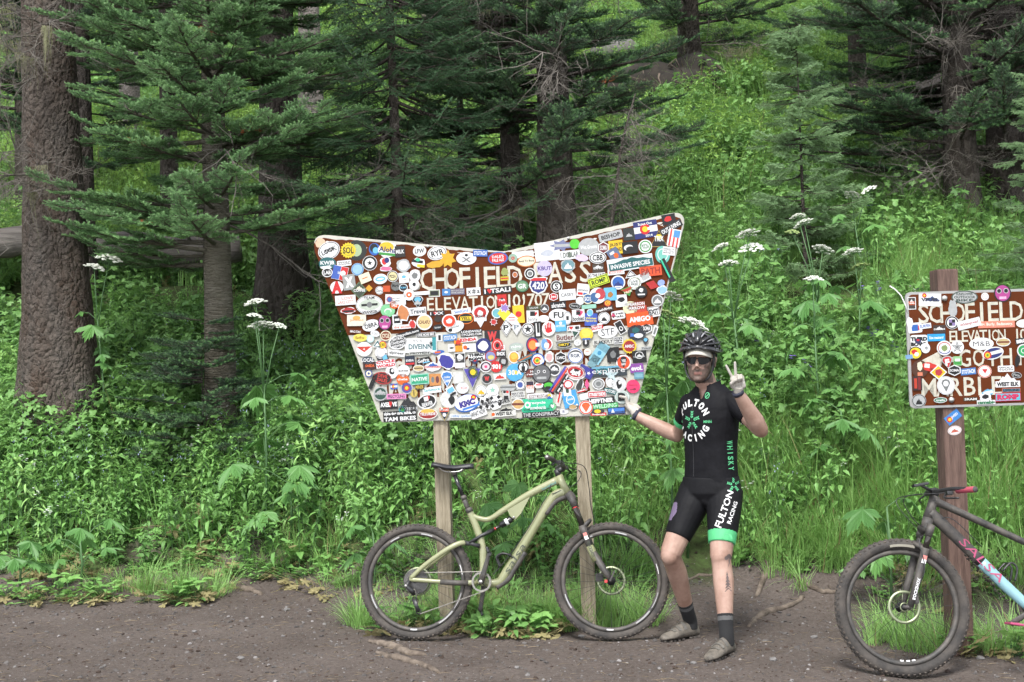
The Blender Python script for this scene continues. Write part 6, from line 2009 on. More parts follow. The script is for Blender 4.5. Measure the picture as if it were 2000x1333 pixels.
small_rows = [
 ('r', 1782, 588, 16, 24, 0, (60, 50, 48), 'BIKE|THE US', OR, dict(rim=W_, extra=[('m', W_, 0, .15, .7, .4)], tsize=(.8, .3))),
 ('r', 1818, 582, 44, 24, -2, W_, 'VFUEL', (40, 44, 60), dict(extra=[('m', (50, 70, 120), .1, .1, .7, .4), ('o', RD, -.25, .34, .2, .36), ('o', YE, -.25, .34, .1, .18)], tsize=(.8, .3), bold=.05)),
 ('o', 1886, 579, 52, 26, -1, LG, 'SUNFLOWER|OUTDOOR|BIKE', (40, 60, 50), dict(rim=(70, 84, 76), tsize=(.8, .66))),
 ('o', 1926, 579, 15, 15, 0, W_, '', RD, I(('o', (230, 130, 120), 0, 0, .7, .7), ('o', W_, 0, 0, .6, .6))),
 ('o', 1961, 574, 34, 34, 0, K, '', K, dict(extra=[('o', MG, 0, .02, .86, .9), ('o', LG, -.2, .15, .3, .3), ('o', LG, .2, .15, .3, .3), ('o', K, -.2, .15, .22, .22), ('o', K, .2, .15, .22, .22), ('r', (230, 180, 210), 0, -.25, .4, .14)])),
 ('b', 1862, 600, 20, 40, 0, LG),
 ('R', 1786, 636, 28, 20, 4, W_, 'I', BL, I(('H', RD, .25, 0, .5, .6))),
 ('r', 1806, 633, 24, 10, 6, W_, 'SURFIN', BL),
 ('r', 1834, 640, 24, 16, 0, (60, 46, 40), 'EXPEDITIONS', W_, I(('m', W_, 0, .15, .6, .4), tsize=(.9, .2))),
 ('o', 1859, 628, 26, 26, 0, W_, '', K, I(('o', K, 0, 0, .94, .94), ('o', W_, 0, 0, .76, .76), ('r', (140, 120, 170), -.12, .12, .24, .24), ('r', (140, 120, 170), .12, -.12, .24, .24), ('r', K, .12, .12, .24, .24), ('r', K, -.12, -.12, .24, .24))),
 ('r', 1892, 631, 46, 17, 12, W_, 'Widespread', (180, 110, 110), dict(tsize=(.8, .4))),
 ('r', 1946, 634, 72, 13, 0, (232, 140, 116), 'Big. Burly. Badassery.', (246, 226, 214), dict(tsize=(.9, .6))),
 ('o', 1999, 634, 28, 16, 0, W_),
 ('R', 1793, 663, 34, 26, 0, W_, 'THIRD|BOWL', K, dict(bold=.08, tsize=(.96, .7))),
 ('o', 1791, 662, 12, 10, 0, (50, 50, 90), '', K, I(('o', RD, 0, .2, .5, .4))),
 ('r', 1827, 656, 35, 14, 0, (40, 160, 216), 'Size matters!', W_, dict(tsize=(.8, .4))),
 ('o', 1805, 676, 18, 20, 0, W_, '', K, I(('T', 'e', GY, .1, 0, .3, .3))),
 ('o', 1785, 685, 26, 25, 0, YE, '', K, dict(rim=K, extra=[('o', YE, 0, 0, .86, .86), ('b', RD, -.1, .1, .5, .4), ('b', W_, .08, -.1, .4, .4)])),
 ('o', 1842, 677, 30, 29, 0, (190, 50, 50), '', K, dict(rim=W_, extra=[('o', (60, 70, 150), 0, -.2, .7, .4), ('o', W_, 0, 0, .74, .7), ('b', (130, 150, 90), 0, 0, .5, .5)])),
 ('o', 1867, 676, 26, 26, 0, W_, '', K, I(('*', GY, 0, 0, .9, .9), ('*', W_, 0, 0, .6, .6), ('*', GY, 0, 0, .45, .45))),
 ('o', 1915, 671, 48, 24, 0, W_, 'M&B', (80, 80, 84), dict(tsize=(.7, .4), bold=.0)),
 ('o', 1958, 669, 28, 17, 0, (200, 180, 130), '', K, dict(rim=W_, extra=[('r', (120, 60, 40), 0, 0, .9, .2)])),
 ('o', 1937, 690, 42, 24, 12, (36, 46, 110), '', W_, dict(rim=W_, extra=[('r', W_, .15, .02, .6, .26), ('o', RD, -.28, -.05, .36, .62), ('o', YE, -.28, -.05, .24, .42), ('*', GN, -.28, -.05, .2, .36)])),
 ('r', 1994, 668, 24, 12, 8, K, 'BRO', W_, dict(bold=.07)),
 ('o', 1997, 687, 26, 26, 0, (40, 160, 90), '', W_, dict(rim=W_, extra=[('o', W_, 0, 0, .4, .4), ('o', (40, 160, 90), 0, 0, .3, .3)])),
 ('o', 1792, 716, 32, 34, 0, (80, 44, 24), '', W_, dict(extra=[('b', CM, 0, .15, .4, .6), ('r', (220, 130, 100), 0, -.3, .3, .2)])),
 ('b', 1811, 713, 34, 20, -8, (206, 50, 40), '', K, I(('r', W_, -.15, .1, .3, .4), ('o', (150, 40, 34), .25, -.2, .5, .3))),
 ('d', 1828, 724, 34, 30, 0, (236, 190, 40), '', K, dict(rim=W_, extra=[('b', (180, 50, 60), 0, 0, .5, .5)])),
 ('U', 1846, 705, 22, 26, 8, (196, 40, 44), 'F', W_, dict(rim=LG, tsize=(.4, .5), bold=.06)),
 ('r', 1866, 703, 16, 18, 0, (150, 200, 140), '', K, I(('r', GN, 0, -.2, .9, .4), ('r', W_, 0, .1, .6, .3))),
 ('h', 1859, 721, 24, 22, 0, K, 'SOMA', W_, dict(rim=W_, tsize=(.74, .24))),
 ('r', 1887, 724, 30, 13, 4, (60, 120, 186), 'STOTACH', W_, dict(bold=.04)),
 ('o', 1919, 725, 27, 25, 0, W_, '', RD, I(('o', OR, 0, 0, .96, .96), ('o', W_, 0, 0, .84, .84), ('v', RD, .02, 0, .4, .36))),
 ('R', 1961, 721, 32, 12, 0, W_, 'WOLF|TOOTH', (60, 60, 60)),
 ('r', 1786, 744, 18, 28, 0, (50, 26, 24), '', K, I(('r', (190, 60, 34), -.2, 0, .3, .7), ('r', (120, 30, 30), .2, 0, .3, .9))),
 ('o', 1841, 750, 35, 36, 0, W_, '', K, I(('o', LG, 0, 0, .94, .94), ('o', W_, 0, 0, .88, .88), ('U', GY, 0, 0, .5, .7), ('o', W_, 0, .1, .3, .3))),
 ('m', 1963, 740, 42, 20, 0, W_),
 ('r', 1963, 751, 48, 12, 0, (240, 240, 240), 'WEST ELK', K, dict(bold=.06, tsize=(.9, .7))),
 ('o', 1981, 734, 20, 12, -10, K, 'Fitz', LG, dict(rim=LG)),
 ('r', 1969, 763, 36, 8, 0, (60, 110, 130), 'LIFELINE', K, dict(rim=OR)),
 ('r', 1962, 776, 50, 16, 0, (80, 190, 210), 'ROMP', (200, 40, 90), dict(bold=.08, tsize=(.86, .7), rim=(200, 60, 100))),
 ('b', 1924, 766, 26, 14, 10, LB, '', K, I(('r', W_, 0, 0, .7, .4))),
 ('b', 1918, 776, 26, 20, 0, W_, '', K, I(('b', K, 0, .1, .6, .5))),
 ('r', 1919, 785, 36, 8, 0, W_, 'cannabis', (30, 110, 70), dict(bold=.06, tsize=(.95, .9))),
 ('r', 1889, 778, 28, 7, 0, (70, 60, 36), 'SRAM', W_),
 ('o', 1829, 778, 26, 11, 0, (60, 120, 90), 'trails', W_, dict(rim=W_)),
 ('o', 1788, 778, 28, 26, 0, LG, '', K, I(('o', K, 0, 0, .94, .94), ('o', LG, 0, 0, .84, .84), ('m', K, 0, -.05, .5, .45))),
 ('b', 1776, 626, 14, 26, 0, W_),
 ('r', 1772, 692, 14, 8, 4, (120, 160, 200)),
 ('b', 1984, 706, 12, 28, -10, K),
 ('o', 2030, 690, 30, 20, 0, W_), ('r', 2070, 740, 30, 20, 6, TE), ('o', 2100, 640, 26, 26, 0, OR), ('r', 2050, 580, 40, 14, 0, LB),
]
stick_all(small, small_rows, sq, SS, -.0150)
post_rows = [('r', 1855, 812, 32, 18, 36, (60, 130, 200), '', K, dict(extra=[('o', RD, -.25, 0, .36, .6), ('o', YE, -.25, 0, .2, .34), ('T', 'JIVED', W_, .12, 0, .5, .36)])),
             ('o', 1857, 838, 27, 18, 8, W_, '', K, I(('o', (200, 110, 90), 0, 0, .9, .88), ('o', W_, 0, 0, .84, .8), ('m', (190, 90, 70), 0, 0, .6, .4)))]
stick_all(small, post_rows, sq, SS, .0012)
for px, py in ((1846, 580), (1851, 778)):
 x, z = sq(px, py)
 mb = MB()
 mb.tube([(x, -.016, z), (x, -.026, z), (x, -.032, z)], [.017, .016, .008], 14, 0, True)
 mb.build('bolt', BOLT, small, rel=False)
mb = MB()
pts = []
for px, py in ((1739, 553), (1750, 560), (1761, 572), (1768, 588), (1774, 606)):
 x, z = sq(px, py)
 pts.append((x, -.016 - .01 * (1 - (px - 1739) / 35), z))
mb.tube(pts, [.0035] * 5, 6, 0, True, (1, .4))
mb.build('plastic_strip', mat('white_plastic', (.7, .7, .7), .5), small, rel=False)
# ---------------------------------------------------------------- bicycles
TYRE = mat('tyre_rubber', (.024, .022, .021), .85, col2=(.075, .064, .055), vscale=9, bump=.2, bscale=80)
MUDT = mat('muddy_knob', (.022, .020, .019), .9, col2=(.105, .085, .068), vscale=14)
BLK = mat('black_parts', (.020, .020, .021), .42, var=.3, vscale=30)
BLKG = mat('black_gloss', (.014, .014, .015), .22)
BLKM = mat('black_dusty', (.030, .029, .028), .6, col2=(.085, .074, .064), vscale=16)
OLIVE = mat('olive_paint', (.195, .205, .105), .40, coat=.2, col2=(.255, .262, .150), vscale=2.2)
STEELM = mat('steel', (.42, .41, .39), .34, .9)
ROTORM = mat('rotor_steel', (.27, .30, .19), .4, .8)
SILV = mat('stanchion', (.05, .045, .04), .15, .6)
WHT = mat('white_print', (.62, .62, .62), .5)
RIMP = mat('rim_print', (.30, .30, .30), .5)
REDP = mat('red_print', (.50, .03, .03), .4)
PINK = mat('pink_rubber', (.34, .055, .085), .6)
PINKP = mat('pink_print', (.34, .05, .12), .4)
CYAN = mat('cyan_paint', (.20, .36, .40), .35, coat=.3)
DKINK = mat('dark_print', (.035, .04, .025), .45)
def cr(pts, n=6):
 """smooth curve through points"""
 p = [Vector(q) for q in pts]
 p = [p[0] * 2 - p[1]] + p + [p[-1] * 2 - p[-2]]
 out = []
 for i in range(1, len(p) - 2):
  for k in range(n):
   t = k / n
   a, b, c, d = p[i - 1], p[i], p[i + 1], p[i + 2]
   out.append(.5 * ((2 * b) + (c - a) * t + (2 * a - 5 * b + 4 * c - d) * t * t + (3 * b - a - 3 * c + d) * t ** 3))
 out.append(p[-2])
 return out
def lerps(v, n):
 return list(np.interp(np.linspace(0, 1, n), np.linspace(0, 1, len(v)), v))
def wheel(root, c, Rr, tw, rimm, seed, rotor_side, decals=True, cass=None, bars=False):
 """wheel in the plane y = 0 of the bicycle; the rim carries tyre, spokes, hub and rotor"""
 r = random.Random(seed)
 c = Vector(c)
 ax = Vector((0, 1, 0))
 ri = Rr - tw * 1.02
 mb = MB()
 mb.torus(c, ax, ri - .010, 0, 72, 0, 0, [(.013, -.016), (.010, .0), (.013, .016), (-.004, .015), (-.013, .006), (-.013, -.006), (-.004, -.015)])
 rim_o = mb.build('wheel', rimm, root, rel=False)
 mb = MB()
 prof = []
 for j in range(14):
  a = 2 * math.pi * j / 14
  prof.append((tw * .46 * math.cos(a) + tw * .42, tw * .5 * math.sin(a)))
 mb.torus(c, ax, ri + .004, 0, 96, 0, 0, prof)
 # tread blocks
 n = int(2 * math.pi * Rr / .032)
 for i in range(n):
  for row, (off, ang) in enumerate(((-.40, -.75), (-.16, -.25), (.16, .25), (.40, .75))):
   a = 2 * math.pi * (i + (.5 if row in (1, 2) else 0)) / n
   d = Vector((math.cos(a), 0, math.sin(a)))
   tn = Vector((-math.sin(a), 0, math.cos(a)))
   rad = ri + .004 + tw * .42 + tw * .46 * math.cos(ang * 1.15)
   up = (d * math.cos(ang) + ax * math.sin(ang)).normalized()
   sd = up.cross(tn)
   p = c + d * rad + ax * (tw * .5 * math.sin(ang * 1.15))
   hh, wl, ww = .0038, .0058, .0052
   vs = [p + tn * (sx * wl * s) + sd * (sy * ww * s) + up * hz for hz, s in ((-.002, 1.15), (hh, .85)) for sx, sy in ((-1, -1), (1, -1), (1, 1), (-1, 1))]
   mb.add(vs, [(4, 5, 6, 7), (0, 1, 5, 4), (1, 2, 6, 5), (2, 3, 7, 6), (3, 0, 4, 7)], 1, False)
 mb.build('tyre', [TYRE, MUDT], rim_o, rel=False)
 mb = MB()
 for i in range(28):
  a = 2 * math.pi * i / 28
  sg = 1 if i % 2 else -1
  b = a + (.42 if (i // 2) % 2 else -.42)
  p0 = c + Vector((math.cos(b) * .024, sg * .030, math.sin(b) * .024))
  p1 = c + Vector((math.cos(a) * (ri - .018), sg * .003, math.sin(a) * (ri - .018)))
  mb.tube([p0, p1], [.0011, .0011], 4, 0, False)
 mb.build('spokes', BLK, rim_o, rel=False)
 mb = MB()
 mb.tube([c + ax * y for y in (-.052, -.045, -.034, -.030, -.024, .024, .030, .034, .045, .052)], [.008, .014, .016, .028, .014, .014, .028, .016, .014, .008], 16, 0)
 mb.build('hub', BLK, rim_o, rel=False)
 mb = MB()
 y = rotor_side * .040
 mb.torus(c + ax * y, ax, .082, 0, 48, 0, 0, [(.0085, -.0009), (.0085, .0009), (-.0085, .0009), (-.0085, -.0009)])
 for i in range(6):
  a = 2 * math.pi * i / 6
  mb.tube([c + ax * y + Vector((math.cos(a) * .022, 0, math.sin(a) * .022)), c + ax * y + Vector((math.cos(a + .5) * .078, 0, math.sin(a + .5) * .078))], [.004, .003], 4, 0, True, (1, .3), up=(0, 1, 0))
 mb.torus(c + ax * y, ax, .022, .004, 20, 6)
 mb.build('brake_rotor', ROTORM, rim_o, rel=False)
 if cass:
  mb = MB()
  for i in range(10):
   rr = .022 + .0062 * i
   yy = -(.046 - .0036 * i)
   t = max(16, int(rr * 500))
   prof = []
   vs = []
   for k in range(2 * t):
    a = math.pi * k / t
    q = rr + (.003 if k % 2 else 0)
    vs += [c + Vector((math.cos(a) * q, yy - .0008, math.sin(a) * q)), c + Vector((math.cos(a) * q, yy + .0008, math.sin(a) * q)), c + Vector((math.cos(a) * (rr - .010), yy - .0008, math.sin(a) * (rr - .010)))]
   m = 2 * t
   fs = []
   for k in range(m):
    k2 = (k + 1) % m
    fs += [(3 * k, 3 * k2, 3 * k2 + 1, 3 * k + 1), (3 * k, 3 * k + 2, 3 * k2 + 2, 3 * k2)]
   mb.add(vs, fs, 0, False)
  mb.build('cassette', mat('cassette_steel', (.10, .095, .09), .45, .8), rim_o, rel=False)
 if decals:
  side = -1 if rotor_side > 0 else 1
  side = decals
  for (a0, a1, w, m) in ((R(112), R(124), .007, RIMP), (R(196), R(214), .008, RIMP), (R(264), R(272), .008, WHT), (R(300), R(322), .009, RIMP), (R(326), R(346), .004, RIMP), (R(8), R(20), .004, WHT), (R(70), R(84), .008, RIMP)):
   mb = MB()
   vs = []
   for k in range(13):
    a = a0 + (a1 - a0) * k / 12
    for q in (ri - .016 - w / 2 + .006, ri - .016 + w / 2 + .006):
     vs.append(c + Vector((math.cos(a) * q, side * .0162, math.sin(a) * q)))
   mb.add(vs, [(2 * k, 2 * k + 1, 2 * k + 3, 2 * k + 2) for k in range(12)], 0, False)
   mb.build('rim_decal', m, rim_o, rel=False)
 return rim_o
def flat_text(name, txt, m, parent, org, ex, ey, w, h, bold=.02, shear=0.0):
 """printed word: ex along the line, ey up the letters"""
 v, f, sz = text_geo(txt, bold)
 mb = MB()
 org, ex, ey = Vector(org), Vector(ex).normalized(), Vector(ey).normalized()
 mb.add([org + ex * (a * w / sz[0] + shear * b * h / sz[1]) + ey * (b * h / sz[1]) for a, b in v], f, 0, False)
 return mb.build(name, m, parent, rel=False)
def chain_path(mb, pts, m=0):
 pts = [Vector(p) for p in pts]
 for a, b in zip(pts[:-1], pts[1:]):
  L = (b - a).length
  n = max(1, int(L / .0127))
  d = (b - a) / n
  for i in range(n):
   p = a + d * (i + .5)
   e = d.normalized()
   for sy in (-.003, .003):
    mb.tube([p - e * .0055 + Vector((0, sy * (1.2 if i % 2 else .7), 0)), p + e * .0055 + Vector((0, sy * (1.2 if i % 2 else .7), 0))], [.0034, .0034], 5, m, True, (1, .3), False, up=(0, 0, 1))
def green_bike():
 lean, yaw = R(9), R(-6.5)
 RW = .365
 base = at(812, 1248, 8.12)
 front = at(1186, 1243, 8.03)
 base.z = gz1(base.x, base.y) + .004
 zf = gz1(base.x + 1.21, base.y - .14) + .004
 t = thing('mountain_bike', 'olive green full suspension mountain bike leaning on the posts of the big sign', 'bicycle', base)
 t.rotation_euler = (-lean, -math.atan2(zf - base.z, 1.22), yaw)
 a = R(1.53)
 def B(px, py, y=0.0):
  dx, dy = (px - 812) / 306, (1138 - py) / 306
  X, Z = dx * math.cos(a) + dy * math.sin(a), -dx * math.sin(a) + dy * math.cos(a)
  return Vector((X / math.cos(yaw), y, RW + Z / math.cos(lean)))
 rearc = Vector((0, 0, RW))
 frontc = B(1187, 1129)
 frontc.z = RW
 w1 = wheel(t, rearc, RW, .055, BLKM, 1, 1, -1, cass=True)
 w2 = wheel(t, frontc, RW, .055, BLKM, 2, 1, -1)
 # frame: one moulded piece
 mb = MB()
 ht0, ht1 = B(1084, 932), B(1101, 966)
 mb.tube([ht0, ht0.lerp(ht1, .5), ht1], [.026, .023, .028], 16, 0)
 p = cr([B(911, 1003), B(914, 1008), B(927, 1036), B(938, 1068), B(941, 1100), B(941, 1132)])
 mb.tube(p, lerps([.021, .022, .024, .022, .024], len(p)), 14, 0, True, (1, .8), up=(1, 0, 0))
 p = cr([B(912, 1009), B(930, 1016), B(951, 1017), B(979, 999), B(1028, 968), B(1082, 940)])
 mb.tube(p, lerps([.017, .017, .018, .022, .026], len(p)), 14, 0, True, (1, .8), up=(0, 0, 1))
 p = cr([B(1096, 962), B(1070, 978), B(1019, 1064), B(986, 1118), B(972, 1136), B(945, 1139)])
 mb.tube(p, lerps([.030, .030, .030, .030, .028, .024], len(p)), 14, 0, True, (1, .85), up=(0, 0, 1))
 # shock tab hanging from the top tube
 q = [B(985, 998), B(1030, 972), B(1012, 1006), B(1001, 1018), B(993, 1012)]
 mb.add([v + Vector((0, -.012, 0)) for v in q] + [v + Vector((0, .012, 0)) for v in q], [(4, 3, 2, 1, 0), (5, 6, 7, 8, 9)] + [(i, (i + 1) % 5, 5 + (i + 1) % 5, 5 + i) for i in range(5)], 0, False)
 mb.tube([B(941, 1136, -.045), B(941, 1136, .045)], [.026, .026], 16, 0)
 fr = mb.build('frame', OLIVE, t, rel=False)
 e = (B(1019, 1064) - B(986, 1118)).normalized()
 flat_text('lettering', 'salsa', DKINK, fr, B(1003, 1091) + Vector((0, -.0268, .004)), e, Vector((-e.z, 0, e.x)), .21, .040, .0, .2)
 e2 = (B(1082, 940) - B(1040, 962)).normalized()
 flat_text('lettering', 'horsethief', mat('teal_print', (.06, .22, .22), .5), fr, B(1066, 951) + Vector((0, -.0225, -.002)), e2, Vector((-e2.z, 0, e2.x)), .10, .018, .0)
 mb = MB()
 p = cr([B(1098, 972, -.004), B(1078, 982, -.004), B(1060, 1006, -.004)])
 mb.tube(p, [.031] * len(p), 10, 0, True, (.55, .6), up=(0, 0, 1))
 mb.build('headtube_guard', BLKM, fr, rel=False)
 mb = MB()
 p = cr([B(1022, 1078, 0), B(1003, 1108, 0), B(990, 1130, 0), B(968, 1146, 0)])
 mb.tube(p, [.031] * len(p), 10, 0, True, (.6, .7), up=(0, 0, 1))
 mb.build('downtube_guard', BLKM, fr, rel=False)
 mb = MB()
 p = cr([B(1070, 950, -.028), B(1060, 975, -.030), B(1022, 1043, -.032), B(985, 1095, -.030), B(962, 1122, -.03)])
 mb.tube(p, [.0028] * len(p), 6, 0, False)
 mb.build('cable', BLK, fr, rel=False)
 # swingarm
 mb = MB()
 for y in (-.062, .062):
  p = cr([B(804, 1133, y), B(830, 1108, y), B(868, 1080, y * .98), B(893, 1066, y * .75), B(905, 1063, y * .5)])
  mb.tube(p, lerps([.014, .015, .017, .016], len(p)), 10, 0, True, (1, .75), up=(0, 0, 1))
  p = cr([B(802, 1135, y), B(850, 1137, y * .95), B(905, 1139, y * .72), B(930, 1137, y * .5)])
  mb.tube(p, lerps([.014, .013, .016, .018], len(p)), 10, 0, True, (1, .7), up=(0, 0, 1))
 mb.tube([B(903, 1064, -.04), B(903, 1064, .04)], [.014, .014], 10, 0)
 sw = mb.build('swingarm', OLIVE, t, rel=False)
 mb = MB()
 p = [B(862, 1138, -.062), B(890, 1139, -.055), B(915, 1139, -.045)]
 mb.tube(p, [.0185, .0195, .018], 10, 0, True, (.9, .75), up=(0, 0, 1))
 mb.build('chainstay_guard', BLKM, sw, rel=False)
 mb = MB()
 for y in (-.030, .030):
  mb.tube([B(900, 1063, y), B(918, 1065, y), B(935, 1069, y)], [.016, .011, .014], 10, 0, True, (1, .4), up=(0, 0, 1))
  mb.tube([B(914, 1064, y), B(935, 1050, y * .8), B(958, 1038, y * .5)], [.011, .010, .012], 8, 0, True, (1, .6), up=(0, 0, 1))
 mb.build('rocker_link', BLK, t, rel=False)
 mb = MB()
 s0, s1 = B(955, 1040), B(999, 1013)
 mb.tube([s0, s0.lerp(s1, .42)], [.010, .010], 12, 1)
 mb.tube([s0.lerp(s1, .40), s0.lerp(s1, .44), s0.lerp(s1, .86), s0.lerp(s1, .90)], [.015, .0215, .0215, .016], 16, 0)
 mb.tube([s0.lerp(s1, .88), s1], [.012, .012], 12, 0)
 mb.tube([s0.lerp(s1, .16), s0.lerp(s1, .20)], [.0106, .0106], 12, 3)
 mb.tube([s0.lerp(s1, .62), s0.lerp(s1, .74)], [.0219, .0219], 16, 2)
 mb.tube([B(999, 1013, -.02), B(999, 1013, .02)], [.008, .008], 10, 4)
 mb.build('shock_absorber', [BLKG, SILV, WHT, REDP, STEELM], t, rel=False)
 # saddle and post
 mb = MB()
 mb.tube([B(909, 1000), B(899, 977)], [.0165, .0165], 14, 0)
 mb.tube([B(901, 981), B(898, 973)], [.019, .019], 14, 0)
 mb.tube([B(913, 1005), B(909, 997)], [.023, .023], 14, 0)
 mb.tube([B(899, 977), B(879, 931)], [.0135, .0135], 14, 1)
 mb.tube([B(881, 934), B(877, 924)], [.018, .020], 12, 0)
 mb.build('seatpost', [BLKM, BLKG], t, rel=False)
 mb = MB()
 vs, fs = [], []
 prof = [(836, 913, .066), (842, 912, .072), (852, 914, .070), (866, 916.5, .052), (882, 917, .033), (898, 915, .022), (910, 913.5, .019), (917, 914, .012)]
 seg = 12
 for px, py, hw in prof:
  c = B(px, py)
  for k in range(seg):
   an = 2 * math.pi * k / seg
   up = math.sin(an)
   vs.append(c + Vector((0, math.cos(an) * hw, (up * .010 if up > 0 else up * (.030 if abs(math.cos(an)) > .6 else .018)) - .012 * abs(math.cos(an)) ** 2)))
 for i in range(len(prof) - 1):
  for k in range(seg):
   k2 = (k + 1) % seg
   fs.append((i * seg + k, (i + 1) * seg + k, (i + 1) * seg + k2, i * seg + k2))
 fs += [tuple(range(seg)), tuple(range((len(prof) - 1) * seg, len(prof) * seg))[::-1]]
 mb.add(vs, fs, 0)
 sa = mb.build('saddle', mat('saddle_vinyl', (.022, .022, .026), .45), t, rel=False)
 mb = MB()
 for y in (-.022, .022):
  p = cr([B(848, 919, y * 1.2), B(862, 927, y), B(888, 927, y), B(901, 918, y * .6)])
  mb.tube(p, [.0035] * len(p), 6, 0)
 mb.build('rail', STEELM, sa, rel=False)
 # fork
 mb = MB()
 cr0 = B(1110, 975)
 ax0 = Vector((frontc.x, 0, frontc.z))
 dn = (B(1133, 1031) - cr0).normalized()
 mb.tube([B(1101, 965), cr0], [.030, .032], 16, 0)
 mb.tube([cr0 + Vector((0, -.066, 0)), cr0, cr0 + Vector((0, .066, 0))], [.024, .030, .024], 12, 0)
 off = (ax0 - (cr0 + dn * (ax0 - cr0).dot(dn)))
 for y in (-.066, .066):
  yy = Vector((0, y, 0))
  mid = cr0 + dn * .20
  mb.tube([cr0 + yy - dn * .012, cr0 + yy + dn * .06], [.022, .020], 12, 0)
  mb.tube([cr0 + yy, mid + yy], [.0165, .0165], 14, 1)
  mb.tube([cr0 + yy + dn * .062, cr0 + yy + dn * .068], [.0172, .0172], 14, 4)
  low = [mid + yy - dn * .015, mid + yy + dn * .03, mid + yy + dn * .16, ax0 + yy - dn * .05 - off * .2, ax0 + yy * .96]
  mb.tube(low[:3], [.021, .022, .0215], 14, 0)
  mb.tube([low[1] + dn * .09, low[1] + dn * .19], [.0222, .0218], 14, 2)
  mb.tube(low[2:], [.0215, .019, .016], 14, 0)
 mid = cr0 + dn * .20
 p = cr([mid + Vector((0, -.066, 0)), mid + Vector((.03, -.050, .035)), mid + Vector((.042, 0, .05)), mid + Vector((.03, .050, .035)), mid + Vector((0, .066, 0))])
 mb.tube(p, [.012] * len(p), 8, 0)
 mb.tube([ax0 + Vector((0, -.085, 0)), ax0 + Vector((0, .075, 0))], [.009, .009], 10, 0)
 mb.box(ax0 + Vector((.012, -.088, .03)), (.010, .008, .07), 0, Matrix.Rotation(R(25), 3, 'Y'), .002)
 mb.box(ax0 + Vector((-.028, -.084, -.004)), (.018, .010, .018), 4, None, .003)
 mb.box(ax0 + Vector((-.075, .045, .02)), (.05, .03, .05), 0, None, .008)
 fk = mb.build('fork', [BLKM, SILV, OLIVE, WHT, REDP], t, rel=False)
 mb = MB()
 c0 = cr0 + dn * .245 + Vector((0, -.0895, 0))
 for m_, o in ((0, .0), (1, .022)):
  c = c0 + dn * o
  e = Vector((dn.z, 0, -dn.x))
  mb.add([c - e * .012 - dn * .011, c + e * .012 - dn * .011, c + e * .012 + dn * .011, c - e * .012 + dn * .011], [(0, 3, 2, 1)], m_, False)
 mb.build('fork_decal', [mat('red_white_print', (.5, .16, .14), .5), WHT], fk, rel=False)
 flat_text('lettering', 'ROCKSHOX', DKINK, fk, cr0 + dn * .345 + Vector((0, -.0892, 0)), dn, Vector((dn.z, 0, -dn.x)) * -1 if dn.z > 0 else Vector((-dn.z, 0, dn.x)), .10, .020, .03)
 # stem, bar, grips, levers
 st0 = B(1081, 927)
 mb = MB()
 mb.tube([ht0, B(1079, 920)], [.020, .018], 12, 0)
 mb.tube([B(1080, 924), B(1093, 917)], [.017, .020], 12, 0)
 mb.build('stem', BLK, t, rel=False)
 bc = B(1094, 916)
 mb = MB()
 p = cr([bc + Vector((-.075, -.37, .032)), bc + Vector((-.045, -.22, .026)), bc + Vector((-.006, -.08, .008)), bc, bc + Vector((-.006, .08, .008)), bc + Vector((-.045, .22, .026)), bc + Vector((-.075, .37, .032))])
 mb.tube(p, lerps([.011, .011, .0158, .011, .011], len(p)), 12, 0)
 hb = mb.build('handlebar', BLK, t, rel=False)
 for s in (-1, 1):
  g0, g1 = bc + Vector((-.076, s * .375, .032)), bc + Vector((-.050, s * .245, .027))
  mb = MB()
  mb.tube([g0, g0.lerp(g1, .03), g0.lerp(g1, .5), g1], [.015, .0165, .0155, .0165], 14, 0)
  mb.tube([g0 + Vector((-.0005, s * .0015, 0)), g0 + Vector((-.001, s * .004, 0))], [.009, .008], 12, 1)
  mb.build('grip', [BLKM, STEELM], hb, rel=False)
  k0 = bc + Vector((-.040, s * .21, .024))
  mb = MB()
  mb.box(k0 + Vector((.028, s * -.02, -.008)), (.035, .05, .022), 0, Matrix.Rotation(R(20 * s), 3, 'Z'), .006)
  p = cr([k0 + Vector((.045, 0, -.012)), k0 + Vector((.062, s * .04, -.03)), k0 + Vector((.045, s * .10, -.04)), k0 + Vector((.040, s * .135, -.038))])
  mb.tube(p, [.0055] * len(p), 6, 0)
  mb.tube([k0 + Vector((.0, s * .02, -.006)), k0 + Vector((-.012, s * .05, -.03))], [.010, .007], 8, 0)
  mb.build('brake_lever', BLK, hb, rel=False)
  p = cr([k0 + Vector((.055, s * -.03, -.01)), bc + Vector((.10, s * .10, -.02)), bc + Vector((.075, s * .02, -.10)), B(1090, 960, -.02 * s), B(1072, 968, -.03)] if s > 0 else
               [k0 + Vector((.055, s * -.03, -.01)), bc + Vector((.13, s * .06, .0)), bc + Vector((.155, .02, -.12)), bc + Vector((.165, .05, -.24)), bc + Vector((.19, .08, -.36)), ax0 + Vector((-.06, .07, .16)), ax0 + Vector((-.07, .055, .04))])
  mb = MB()
  mb.tube(p, [.0026] * len(p), 6, 0, False)
  mb.build('cable', BLK, hb, rel=False)
 # drivetrain
 bb = B(941, 1136)
 cy = -.058
 mb = MB()
 n = 30
 vs = []
 for k in range(2 * n):
  an = math.pi * k / n
  q = .060 + (.004 if k % 2 else 0)
  for rr in (q, .050):
   for y in (cy - .0015, cy + .0015):
    vs.append(bb + Vector((math.cos(an) * rr, y, math.sin(an) * rr)))
 fs = []
